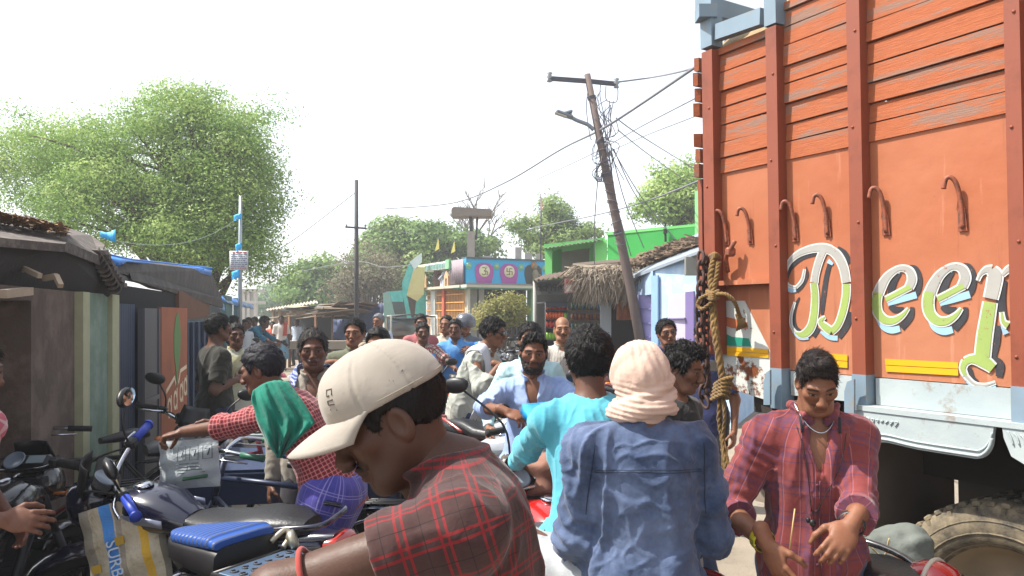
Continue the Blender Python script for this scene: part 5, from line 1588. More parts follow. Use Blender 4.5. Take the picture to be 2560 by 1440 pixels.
    mb = MB(); slab(mb, [P(1675, 795, 12.5), P(1714, 794, 12.15), P(1714, 797, 12.15), P(1675, 798, 12.5)], (-.03, -.03, 0)); mb.build('rail', mat('lilac_rail', '#7d7397', .7), d)
    mb = MB(); slab(mb, [P(1717, 730, 12.19), P(1738, 728, 12.0), P(1738, 1060, 12.0), P(1717, 1060, 12.19)], (-.03, -.02, 0)); mb.build('door', mat('purple_door', '#6c5f8e', .7, var=.1), h)
    mb = MB(); slab(mb, [P(1632, 690, 12.95), P(1648, 688, 12.8), P(1648, 1050, 12.8), P(1632, 1050, 12.95)], (-.03, -.02, 0)); mb.build('shade_strip', mat('shade_blue', '#7f9fc4', .85), h)  # shadow along the wall edge, painted as a thin blue strip
    mb = MB(); mb.box(P(1728, 665, 11.95), (.2, .08, .3), None, None, .01); mb.build('meter_box', mat('meter_grey', '#7b7a72', .7), h)
    ld = empty('lilac_door_leaf', (0, 0, 0), 0, 'lilac sheet metal door leaf standing open between the leaning pole and pale blue wall', 'door')
    mb = MB(); slab(mb, [P(1593, 737, 13.5), P(1628, 737, 13.3), P(1628, 1040, 13.3), P(1593, 1040, 13.5)], (0, .06, 0)); mb.build('panel', mat('lilac_leaf', '#8e86b5', .6, var=.08), ld)
    mb = MB()
    for py in (770, 806, 840): slab(mb, [P(1593, py, 13.47), P(1628, py, 13.27), P(1628, py + 4, 13.27), P(1593, py + 4, 13.47)], (0, .02, 0))
    mb.build('rib', mat('lilac_rib', '#746c9a', .6), ld)
right_side()

# ---- stalls at the far side and a pale building
def far_stalls():
    r = empty('tin_roof_stall', (0, 0, 0), 0, 'far stall with pale sloping tin roof and white posts', 'stall')
    mb = MB(); corrugated(mb, P(664, 777, 30), P(795, 757, 27), P(792, 751, 31), P(668, 772, 34), 16, .03, 3); mb.build('roof', mat('bleached_tin', '#a89a8b', .7, var=.2), r)
    mb = MB()
    for px, y in ((684, 30), (700, 29.8), (728, 29), (780, 28)): mb.tube([G(px, y), P(px, 772, y)], .07, 6)
    mb.build('post', M_PALEWOOD, r)
    mb = MB(); slab(mb, [P(690, 780, 31), P(800, 768, 29), P(800, 860, 29), P(690, 860, 31)], (0, .2, 0)); mb.build('back_wall', mat('stall_brown', '#6f5f50', .9, var=.3), r)
    r = empty('patched_stall', (0, 0, 0), 0, 'dark stall roofed with patched sheets, sticks and sacks beside the dark pole', 'stall')
    rr = random.Random(9)
    mb = MB()
    for i in range(26):
        f = rr.random(); a = P(745 + 165 * f, 778 - 8 * f + rr.uniform(-10, 12), 24.5 + rr.uniform(0, 1.6)); 
        mb.box(a, (rr.uniform(.6, 1.6), rr.uniform(.5, 1.2), .03), Matrix.Rotation(rr.uniform(-.5, .5), 3, 'Z') @ Matrix.Rotation(rr.uniform(-.15, .25), 3, 'X') @ Matrix.Rotation(rr.uniform(-.14, .1), 3, 'Y'), rr.randrange(4))
    for i in range(16):
        a = P(740 + 160 * rr.random(), 785 + rr.uniform(-18, 5), 24.2 + rr.random()); mb.tube([a, a + Vector((rr.uniform(-1.2, 1.2), rr.uniform(-.3, .3), rr.uniform(-.12, .15)))], .02, 5, 3)
    mb.build('roof', [mat('patch_grey', '#6f6a66', .8, var=.25), mat('patch_rust', '#5d4a3d', .8, var=.3), mat('patch_dark', '#3d3b3c', .8), mat('patch_stick', '#9a8a74', .9)], r)
    mb = MB(); slab(mb, [P(722, 792, 26), P(895, 786, 25), P(895, 900, 25), P(722, 900, 26)], (0, .1, 0)); mb.build('back_wall', mat('stall_dark', '#262629', .9, var=.3), r)
    mb = MB()
    for px in (724, 790, 832, 893): mb.tube([G(px, 24.4), P(px, 786, 24.4)], .05, 6)
    mb.build('post', M_WOOD, r)
    mb = MB(); mb.sheet([[P(833 + 7 * i, 798 + 10 * j, 24.0 + .08 * math.sin(i * 1.3 + j)) for i in range(9)] for j in range(7)], True, 0, .01)
    mb.sheet([[P(893 + 8 * i, 772 - 2 * i + 12 * j, 25.0 + .1 * math.sin(i * 1.1 + j)) for i in range(9)] for j in range(7)], True, 0, .01); mb.build('tarpaulin', mat('navy_tarp', '#2c3a5c', .7, var=.2), r)
    mb = MB(); mb.box(P(800, 862, 23.6) * 1.0, (4.4, .5, .25)); tag(mb.build('kerb_wall', mat('kerb_wall', '#8b8275', .9, var=.2)), 'low grey kerb wall in front of the dark patched stall', 'wall')
    b = empty('pale_block', (0, 0, 0), 0, 'pale unfinished building seen behind the steel pole', 'building')
    mb = MB()
    for px in (606, 618, 634): slab(mb, [P(px, 722, 55), P(px + 6, 722, 55), P(px + 6, 850, 55), P(px, 850, 55)], (0, .4, 0))
    for py in (722, 752): slab(mb, [P(602, py, 54.9), P(642, py, 54.9), P(642, py + 7, 54.9), P(600, py + 7, 54.9)], (0, 2, 0))
    mb.build('frame', mat('pale_concrete', '#a9a49b', .9, var=.1), b)
    mb = MB(); slab(mb, [P(604, 726, 57), P(640, 726, 57), P(640, 850, 57), P(602, 850, 57)], (0, .2, 0)); mb.build('wall', mat('pale_wall', '#8f8b84', .9, var=.15), b)
far_stalls()
# ------------------------------------------------------------------ lorry on the right
TO = Vector((1.85, 3.0, 0)); TT = Vector((-.511, .8596, 0)); TN = Vector((-.8596, -.511, 0)); TU = Vector((0, 0, 1)) + TT * .020
def tsw(px, py, off=0.0):
    """picture position -> (s along the side, w height) on the lorry's side plane pushed off towards the road"""
    d = Vector(((px - CX) / F, 1.0, -(py - HY) / F)); c = Vector((0, 0, CH))
    k = (TO + TN * off - c).dot(TN) / d.dot(TN)
    q = c + d * k - TO - TN * off
    w = q.z; s_ = (q - TU * w).dot(TT)
    return s_, w
def tp(s_, w, off=0.0): return TO + TT * s_ + TU * w + TN * off
def TPX(px, py, off=0.0): return tp(*tsw(px, py, off), off)

def truck():
    r = empty('truck', (0, 0, 0), 0, 'orange goods truck with worn plank sides and painted lettering', 'truck')
    # paint
    t = NT('orange_planks'); o = t.obj()
    st = t.n('Mapping'); st.inputs['Rotation'].default_value = (0, 0, -math.atan2(TT.y, TT.x)); t.l(o, st.inputs[0])
    sv = t.vmul(st.outputs[0], (.55, 1, 5.5))
    n = t.noise(5, 8, sv, .72, .4); n2 = t.noise(26, 5, sv, .7); n3 = t.noise(1.7, 2, t.vmul(st.outputs[0], (.8, 1, 3)))
    c = t.mix(t.ramp(n2, .3, .75), lin('#a05a38'), lin('#8a4b2f'))
    pk = t.math('ADD', t.math('ADD', n, t.math('MULTIPLY', n3, .38)), t.math('MULTIPLY', n2, .10))
    c = t.mix(t.ramp(pk, .77, .86), c, t.mix(n2, lin('#74584b'), lin('#86695c')))
    t.col(c, .75, 0, .2); t.bump(t.math('ADD', n2, pk), .35, .01)
    PLANK = t.m
    t = NT('orange_steel'); o = t.obj()
    n = t.noise(2.2, 5); n2 = t.noise(40, 4); n3 = t.noise(9, 6, t.vmul(o, (1, 1, .25)), .7)
    z = t.sep(o)[2]
    c = t.mix(t.ramp(n, .35, .7), lin('#9b5838'), lin('#a06142'))
    c = t.mix(t.math('MULTIPLY', t.ramp(z, 2.1, 1.5), .5), c, lin('#ab7458'))         # sun-bleached lower paint
    c = t.mix(t.math('MULTIPLY', t.ramp(n3, .58, .75), .35), c, lin('#83432b'))
    c = t.mix(t.ramp(n2, .74, .78), c, lin('#7b4230'))
    rn = t.noise(16, 5, t.vmul(o, (1, 1, .09)), .65)
    c = t.mix(t.math('MULTIPLY', t.ramp(rn, .60, .74), .45), c, lin('#c9977c')); c = t.mix(t.math('MULTIPLY', t.ramp(t.noise(21, 5, t.vmul(o, (1, 1, .07)), .65), .63, .76), .5), c, lin('#6d3a26'))
    t.col(c, .6, 0, .3); t.bump(t.math('ADD', t.noise(2.6, 3), t.math('MULTIPLY', t.noise(60, 3), .04)), .45, .03)
    STEEL = t.m
    RED = mat('post_red', '#7d3b22', .65, var=.15, scale=4, c2='#693019', f2=(.5, .7)); GRY = mat('post_grey', '#6f8290', .6, var=.2, scale=7, c2='#7f7b72', f2=(.55, .7))
    t = NT('white_sill'); n = t.noise(7, 7, rough=.75); n2 = t.noise(2.5, 4)
    c = t.mix(t.ramp(n2, .4, .7), lin('#98a3a5'), lin('#a9b0af')); c = t.mix(t.math('MULTIPLY', t.ramp(n, .57, .70), .85), c, lin('#7d6449')); t.col(c, .6, 0, .3); t.bump(n, .25, .01)
    WHT = t.m
    t = NT('rusted_white'); n = t.noise(9, 8, rough=.75); n2 = t.noise(1.8, 3); z = t.sep(t.obj())[2]
    rs = t.math('ADD', t.math('ADD', n, t.math('MULTIPLY', n2, .25)), t.math('MULTIPLY', t.ramp(z, 1.62, 1.40), .14))
    c = t.mix(t.ramp(rs, .73, .79), lin('#bcbfb9'), lin('#6d3d22')); t.col(c, .7, 0, .2)
    RWH = t.m
    DRK = mat('underbody', '#2f2924', .9, var=.3, scale=4); 
    def quad(mb, s0, s1, w0, w1, off, th, m=None):
        return slab(mb, [tp(s0, w0, off), tp(s1, w0, off), tp(s1, w1, off), tp(s0, w1, off)], -TN * th, m)
    edges = ((1762, 1788), (1923, 1950), (2127, 2160), (2523, 2563))          # front faces of the nearest posts in the picture
    SE = [(tsw(a, 700, .062)[0], tsw(b, 700, .062)[0]) for a, b in edges]
    SP = [(a + b) / 2 for a, b in SE] + [-.86, -1.55, -2.25, -2.95, -3.65]       # posts along the side
    PW = [abs(a - b) for a, b in SE]
    WT, WM, WB, WL0 = 3.19, 2.485, 1.44, 1.318
    rr = random.Random(21)
    # sheet steel lower panels, one per bay
    for i in range(len(SP) - 1):
        mb = MB()
        lo = 1.89 if i == 0 else WB
        quad(mb, SP[i + 1], SP[i], lo, WM + .01, 0, .02); mb.build('side_panel', STEEL, r)
        mb = MB()
        w = WM + .005; k = 0; top = WT if i == 0 else WT + .10
        while w < top - .02:
            h = min(rr.uniform(.082, .108), top - w)
            of = rr.uniform(.0, .016); a = rr.uniform(-.004, .004)
            slab(mb, [tp(SP[i + 1], w + a, of), tp(SP[i], w, of), tp(SP[i], w + h - rr.uniform(.004, .009), of - .006), tp(SP[i + 1], w + h - .005 + a, of - .006)], -TN * .03)
            w += h; k += 1
        mb.build('plank_wall', PLANK, r)
    for i, s_ in enumerate(SP):
        wd = PW[min(i, 3)]
        mb = MB(); quad(mb, s_ - wd / 2, s_ + wd / 2, WB if i else 1.5, WT - .02 if i != 1 else WT - .03, .062, .08); 
        for q in range(4): mb.lathe([(.007, 0), (.006, .004), (0, .005)], tp(s_ + (.25 - .5 * (q % 2)) * wd * .6, 1.56 + q * .43 + .07 * (i % 3), .062), TN, 8)
        p = mb.build('post', RED, r)
        mb = MB(); quad(mb, s_ - wd / 2 - .003, s_ + wd / 2 + .003, WT - .0 if i != 1 else WT - .02, 3.9, .066, .085)
        mb.build('post_sleeve', GRY, p); mb = MB()
        if i: quad(mb, s_ - wd / 2 - .002, s_ + wd / 2 + .002, 1.25, WB + .01, .065, .09); mb.build('post_sleeve', GRY, p)
    # rail on top, tail boards sticking out past the corner post
    mb = MB(); a, b = TPX(1795, 82, .03), TPX(1908, 42, .03); mb.bar(a, b, .05, .085); mb.bar(TPX(1765, 50, .06), TPX(1765, 18, .06), .1, .1); mb.bar(tp(1.46, 3.47, .0), tp(1.46, 3.47, -2.3), .08, .1); mb.build('top_rail', GRY, r)
    mb = MB()
    w = 2.50
    for i in range(8):
        h = .083; 
        if i != 3: slab(mb, [tp(1.488, w, .0 - .01 * (i % 3)), tp(1.512, w, .015 - .012 * (i % 2)), tp(1.512, w + h - .008, .015 - .012 * (i % 2)), tp(1.488, w + h - .008, .0 - .01 * (i % 3))], -TN * 2.35)
        w += h + .004
    mb.build('tail_board', PLANK, r)
    mb = MB(); slab(mb, [tp(1.49, 1.5, -.02), tp(1.52, 1.5, -.02), tp(1.52, 2.49, -.02), tp(1.49, 2.49, -.02)], -TN * 2.3); mb.build('tail_gate', RED, r)
    mb = MB(); quad(mb, SP[-1], 1.45, 1.45, 3.0, -2.32, .05); quad(mb, SP[-1] - .05, SP[-1], 1.45, 3.1, 0, 2.3); mb.build('far_side', PLANK, r)
    mb = MB(); quad(mb, SP[-1], 1.47, 1.40, 1.455, -.03, 2.3); mb.build('load_floor', DRK, r)
    # bay one: ledge, shaded recess, painted corner with flag colours
    mb = MB(); quad(mb, SP[1] + .04, SP[0] - .04, 1.875, 1.90, .045, .06); mb.build('ledge', STEEL, r)
    mb = MB(); quad(mb, SP[1], SP[0], 1.44, 1.88, -.03, .03); mb.build('corner_panel', STEEL, r)
    tri = [tsw(*p, -.028) for p in ((1797, 752), (1862, 752), (1926, 878), (1926, 1003), (1797, 962))]
    mb = MB(); mb.prism(tri, TT, TU, TN, tp(0, 0, -.029), .004); mb.build('painted_corner', RWH, r)
    def paint(name, pts, m, off): 
        mb = MB(); mb.prism([tsw(*p, off) for p in pts], TT, TU, TN, tp(0, 0, off), .002); return mb.build(name, m, r)
    paint('flag_stripe', [(1799, 775), (1815, 792), (1850, 800), (1868, 806), (1870, 822), (1830, 820), (1799, 808)], mat('flag_orange', '#b5653f', .6), -.024)
    paint('flag_stripe', [(1799, 826), (1830, 842), (1872, 846), (1878, 866), (1816, 864), (1799, 850)], mat('flag_green', '#17806a', .6), -.023)
    YT = mat('yellow_tape', '#d39a0c', .45, var=.08)
    tape = []
    for i, (x0, y0, x1, y1, x2, y2, x3, y3, of) in enumerate(((1815, 866, 1921, 873, 1922, 895, 1818, 889, -.022), (2075, 884, 2119, 887, 2119, 920, 2075, 916, .004), (2213, 897, 2396, 906, 2396, 939, 2216, 929, .004))):
        pts = [(x0, y0), (x1, y1), (x2, y2), (x3, y3)]
        md = lambda a, b, f: (a[0] + (b[0] - a[0]) * f, a[1] + (b[1] - a[1]) * f)
        mb = MB()
        for f0, f1 in ((0, .47), (.52, 1)):
            q = [md(pts[0], pts[3], f0), md(pts[1], pts[2], f0), md(pts[1], pts[2], f1), md(pts[0], pts[3], f1)]
            mb.prism([tsw(*p, of) for p in q], TT, TU, TN, tp(0, 0, of), .002)
        mb.build('reflective_tape', YT, r)
    # hooks
    for i, (px, py, k) in enumerate(((1814, 545, 1.0), (1873, 540, 1.0), (1985, 525, 1.05), (2065, 510, 1.05), (2210, 495, 1.1), (2400, 472, 1.15))):
        s_, w = tsw(px, py); k *= .70
        mb = MB(); pts = [tp(s_ - .014, w - .20 * k, .010), tp(s_ - .012, w - .08 * k, .016), tp(s_ - .003, w + .02 * k, .030), tp(s_ + .012, w + .055 * k, .042), tp(s_ + .028, w + .048 * k, .050), tp(s_ + .036, w + .0 * k, .053)]
        mb.tube(smooth_path(pts, 5), [.0095] * 26, 7)
        a = tsw(px, py)[0]
        slab(mb, [tp(s_ - .030, w - .215 * k, .008), tp(s_ + .006, w - .215 * k, .008), tp(s_ + .004, w - .10 * k, .014), tp(s_ - .024, w - .10 * k, .014)], -TN * .012)
        mb.build('hook', mat('hook_paint', '#8d4a30', .65, var=.3, scale=40, c2='#5d3a2a'), r)
    mb = MB(); mb.tube(smooth_path([TPX(1838, 602, .05), TPX(1825, 625, .06), TPX(1815, 645, .05), TPX(1820, 680, .02)], 4), .012, 7); mb.box(TPX(1826, 630, .05), (.05, .04, .05), None, None, .01); mb.build('latch', mat('hook_paint', '#a65436'), r)
    # sill, skirt, gussets
    mb = MB()
    for i in range(1, len(SP) - 1): quad(mb, SP[i + 1] + .045, SP[i] - .045, WL0, WB - .004, .010, .05)
    mb.build('sill', WHT, r)
    mb = MB(); quad(mb, SP[-1], SP[2] - .0, WL0 - .024, WL0 - .002, .085, .12); mb.build('sill_lip', WHT, r)
    for s0, s1 in ((-.115, .52), (-.80, -.145)):
        ol = [(s1, WL0 - .026), (s0 + .0, WL0 - .026), (s0 + .005, 1.255)] + [(s0 + .07 - .065 * math.cos(a), 1.255 - .095 * math.sin(a)) for a in np.linspace(.2, math.pi / 2, 7)]
        ol += [(s0 + .3, 1.160), (s1 - .20, 1.170), (s1 - .115, 1.160), (s1 - .075, 1.125), (s1 - .045, 1.02), (s1, 1.03)] if s0 > -.5 else [(s1 - .1, 1.155), (s1 - .03, 1.19), (s1 - .005, 1.255)]
        mb = MB(); mb.prism(ol, TT, TU, TN, tp(0, 0, .06), .02); k = mb.build('mudguard_skirt', WHT, r)
        mb = MB(); pth = [tp(a, b + .012, .082) for a, b in ol[3:-2]]; mb.tube(smooth_path(pth, 3), .006, 6); mb.tube(smooth_path([p + TU * .02 for p in pth], 3), .004, 6)
        for i in range(11):
            f = s1 - .02 - i * .022; mb.tube(smooth_path([tp(f, WL0 - .035 - .004 * i, .083), tp(f - .012, WL0 - .055, .084), tp(f - .02 + .002 * i, WL0 - .085 + .003 * i, .083)], 3), .003, 5)
        mb.build('skirt_embossing', WHT, k)
    for px0, px1, y0, y1 in ((1911, 1927, 925, 1012), (2113, 2137, 948, 1045)):
        mb = MB(); pts = [(px1, y0), (px0 + 7, y0 + 6), (px0, y0 + 30), (px0, y1), (px1, y1)]
        mb.prism([tsw(*p, .11) for p in pts], TT, TU, TN, tp(0, 0, .105), .012); mb.build('gusset', GRY, r)
    # underbody
    mb = MB(); quad(mb, -3.6, 1.2, .95, 1.30, -.45, .2); quad(mb, -3.6, 1.2, .95, 1.30, -1.6, .2)
    for s_ in (1.1, .5, -.7, -1.6, -2.6): quad(mb, s_ - .06, s_ + .06, 1.2, 1.40, -.05, 2.2)
    mb.build('chassis', DRK, r)
    mb = MB(); quad(mb, .48, .50, .28, 1.25, -.06, .65); mb.build('mud_flap', mat('mud_flap', '#574b41', .9, var=.2), r)
    mb = MB(); quad(mb, -1.2, .9, .25, 1.25, -1.5, .05); mb.build('inner_dark', DRK, r)
    mb = MB(); c = tp(.95, 1.08, -.25); mb.bar(c, tp(.95, 1.08, -1.2), .14, .12); mb.bar(tp(.75, 1.02, -.35), tp(1.35, .98, -.35), .08, .09); mb.bar(tp(1.1, .7, -.3), tp(1.1, 1.02, -.3), .3, .3); mb.build('spring_hanger', mat('dusty_steel', '#7d7062', .85, var=.3), r)
    mb = MB()
    for i in range(5): mb.bar(tp(-.6 + .06 * i, .62 + .035 * i, -.35), tp(.46 - .06 * i, .62 + .035 * i, -.35), .08, .03)
    mb.tube([tp(-.06, .5, -.1), tp(-.06, .5, -2.1)], .09, 12); mb.build('leaf_spring', mat('dusty_spring', '#8a7a68', .9, var=.3), r)
    # wheels
    def wheel(s_, off, name='wheel'):
        c = tp(s_, .487, off)
        mb = MB(); wd = .25
        prof = [(.30, -.02), (.33, .015), (.40, .022), (.44, .014), (.467, -.004), (.478, -.03), (.480, -wd / 2), (.478, -wd + .03), (.44, -wd - .0), (.33, -wd), (.30, -wd + .03)]
        mb.lathe(prof, c, TN, 56)
        a0 = TT; b0 = Vector((0, 0, 1))
        for k in range(52):
            an = 2 * math.pi * k / 52
            e = a0 * math.cos(an) + b0 * math.sin(an); tg = -a0 * math.sin(an) + b0 * math.cos(an)
            Rm = Matrix((tg, e, TN)).transposed()
            mb.box(c + e * .472 - TN * .035, (.034, .024, .075), Rm, None, .006)
            mb.box(c + e * .478 - TN * .16, (.030, .018, .12), Rm)
            if k % 2: mb.box(c + e * .442 + TN * .008, (.016, .04, .012), Rm)
        for rad_ in (.36, .41): mb.tube(arc(c + TN * .02, rad_, 0, 2 * math.pi, 48, a0, b0), .004, 5)
        ty = mb.build(name, mat('truck_tyre', '#3b3732', .92, var=.3, scale=7, c2='#82755f', f2=(.36, .62), bump=.3), r)
        mb = MB(); mb.lathe([(.315, .0), (.30, -.03), (.27, -.10), (.20, -.11), (.13, -.09), (.13, -.02), (.10, .02), (0, .02)], c, TN, 40)
        for k in range(8):
            an = 2 * math.pi * k / 8; e = a0 * math.cos(an) + b0 * math.sin(an); mb.tube([c + e * .165 - TN * .11, c + e * .165 - TN * .07], .018, 6)
        mb.build('rim', mat('dusty_rim', '#8a7a64', .8, var=.25, scale=5), ty)
        return ty
    wheel(-.06, -.08); wheel(-.06, -.36); wheel(-1.35, -.08); wheel(-1.35, -.36)
    for s_ in (-.06, -1.35): wheel(s_, -1.98)
    # ------------ lettering painted on the side
    Z = lambda x, y: (1900 + x / 3.273, 560 + y / 3.273)
    K = .00058                                              # metres per drawing unit near the letters
    layers = {'shadow': MB(), 'sky': MB(), 'white': MB(), 'silver': MB(), 'lime': MB()}
    off = {'shadow': .0015, 'sky': .003, 'white': .0045, 'silver': .0062, 'lime': .0062}
    cnt = [0]
    def S(layer, pts, wd, dx=0, dy=0, sc=1.0, n=6):
        """brush stroke in drawing units"""
        P3 = [Vector((dx + p[0] * sc, dy + p[1] * sc, (wd[i] if isinstance(wd, (list, tuple)) else wd) * sc)) for i, p in enumerate(pts)]
        sp = smooth_path(P3, n)
        q = [tsw(*Z(p.x, p.y)) for p in sp]
        cnt[0] += 1
        ribbon(layers[layer], q, [p.z * K for p in sp], tp(0, 0, off[layer] + .00003 * cnt[0]), TT, TU, TN, .0006)
    def letter(strokes, grow=24):
        for ly, pts, wd, *a in strokes:
            kw = dict(zip(('dx', 'dy', 'sc'), a))
            S(ly, pts, wd, **kw)
            if ly in ('silver', 'lime'):
                g = [(w + grow) for w in wd] if isinstance(wd, (list, tuple)) else wd + grow
                S('white', pts, g, **kw)
    D = [('silver', [(300, 520), (235, 500), (212, 430), (235, 330), (310, 250), (420, 205), (520, 195), (590, 215)], [5, 10, 12, 26, 40, 50, 58, 60]),
         ('silver', [(300, 520), (350, 460), (370, 370)], [8, 12, 4]),
         ('silver', [(525, 215), (490, 300), (462, 400), (450, 480)], [60, 58, 56, 58]),
         ('lime', [(445, 480), (456, 580), (452, 700), (432, 820), (390, 885), (340, 905), (300, 890)], [52, 58, 62, 66, 62, 40, 14]),
         ('silver', [(300, 890), (262, 830), (262, 740), (290, 640)], [12, 10, 8, 4]),
         ('silver', [(570, 205), (640, 260), (690, 360), (712, 480)], [52, 66, 66, 62]),
         ('lime', [(712, 490), (708, 600), (680, 730), (640, 830), (590, 878)], [56, 58, 56, 50, 50]),
         ('lime', [(590, 878), (550, 850), (500, 800), (540, 760)], [52, 58, 36, 10])]
    letter(D)
    S('shadow', [(225, 450), (262, 350), (350, 275), (470, 250)], [20, 36, 38, 14]); S('shadow', [(380, 350), (392, 420), (350, 500), (300, 548)], [10, 24, 34, 40])
    S('shadow', [(575, 320), (545, 440), (522, 600), (510, 740)], [40, 46, 48, 30]); S('shadow', [(640, 190), (700, 240), (740, 320)], [20, 40, 40]); S('shadow', [(325, 600), (285, 690), (275, 780), (300, 850), (345, 875)], [14, 40, 44, 36, 14])
    S('shadow', [(745, 720), (715, 830), (650, 930)], [50, 52, 40]); S('shadow', [(480, 850), (440, 920)], [50, 40]); S('sky', [(215, 505), (250, 540), (300, 540)], [20, 40, 34]); S('sky', [(270, 880), (330, 930), (400, 925)], [10, 34, 40]); S('sky', [(560, 300), (600, 330)], [40, 20])
    S('sky', [(500, 880), (570, 925), (640, 935)], [20, 40, 40])
    for dx, dy, sc in ((0, 0, 1.0), (380, -30, 1.045)):
        a = (dx, dy, sc)
        E = [('silver', [(1225, 520), (1250, 455), (1232, 390), (1180, 362), (1120, 375), (1050, 430), (1000, 510), (975, 570)], [56, 58, 50, 34, 34, 50, 66, 72], *a),
             ('lime', [(970, 560), (958, 650), (975, 730), (1030, 785), (1100, 790), (1170, 750), (1222, 690)], [66, 70, 66, 58, 46, 28, 8], *a),
             ('lime', [(1035, 618), (1120, 575), (1238, 512)], [34, 34, 36], *a)]
        letter(E)
        S('shadow', [(1200, 350), (1268, 370), (1300, 450), (1292, 540), (1270, 590)], [20, 54, 58, 52, 30], *a); S('shadow', [(1135, 395), (1095, 470), (1072, 575)], [56, 60, 50], *a)
        S('shadow', [(1065, 670), (1110, 700), (1180, 690)], [40, 50, 20], *a); S('shadow', [(1250, 680), (1235, 760), (1160, 850)], [30, 46, 50], *a)
        S('sky', [(1050, 655), (1150, 620), (1285, 580)], [30, 46, 50], *a); S('sky', [(955, 770), (1010, 840), (1080, 868), (1150, 855)], [10, 44, 52, 46], *a); S('sky', [(1125, 385), (1150, 400)], [30, 20], *a)
    letter([('silver', [(1790, 465), (1815, 410), (1860, 375), (1905, 375)], [6, 14, 34, 50]), ('silver', [(1900, 375), (1930, 420), (1918, 510), (1895, 610)], [60, 84, 84, 80]),
            ('lime', [(1890, 640), (1870, 760), (1845, 920), (1828, 1080)], [78, 84, 90, 92]), ('lime', [(1915, 1180), (1830, 1120), (1740, 1105), (1690, 1125)], [60, 80, 50, 44]),
            ('lime', [(1690, 1120), (1668, 1180), (1690, 1240)], [40, 34, 24]), ('silver', [(1690, 1240), (1760, 1305), (1850, 1320), (1935, 1295)], [20, 14, 12, 5]),
            ('silver', [(1990, 420), (2040, 370), (2080, 360)], [16, 30, 40]), ('lime', [(1985, 720), (2000, 800), (2040, 830)], [10, 22, 40])])
    S('shadow', [(2000, 460), (1975, 600), (1985, 720), (2020, 780)], [40, 60, 56, 30]); S('shadow', [(1950, 830), (1930, 960), (1910, 1090), (1965, 1150), (1960, 1250)], [44, 60, 50, 60, 40]); S('shadow', [(1720, 1180), (1735, 1260), (1790, 1290)], [30, 50, 20]); S('sky', [(1640, 1210), (1740, 1320), (1860, 1345), (1935, 1325)], [10, 26, 30, 20])
    S('sky', [(1985, 830), (2020, 900)], [16, 40]); S('sky', [(1790, 440), (1800, 470)], [20, 10])
    for k, c in (('shadow', '#2f2f34'), ('sky', '#8fb3ca'), ('white', '#c2c3bf'), ('silver', '#9c9a94'), ('lime', '#8ea356')):
        m = NT('letter_' + k); n = m.noise(55, 6, rough=.75); n2 = m.noise(7, 4)
        q = m.mix(m.ramp(n2, .35, .7), lin(c), [x * .78 + .02 for x in lin(c)])
        q = m.mix(m.ramp(m.math('ADD', n, m.math('MULTIPLY', n2, .25)), .76, .79), q, lin('#8d5238'))
        m.col(q, .65, 0, .25); layers[k].build('lettering', m.m, r, fix=False)
    return r
truck()

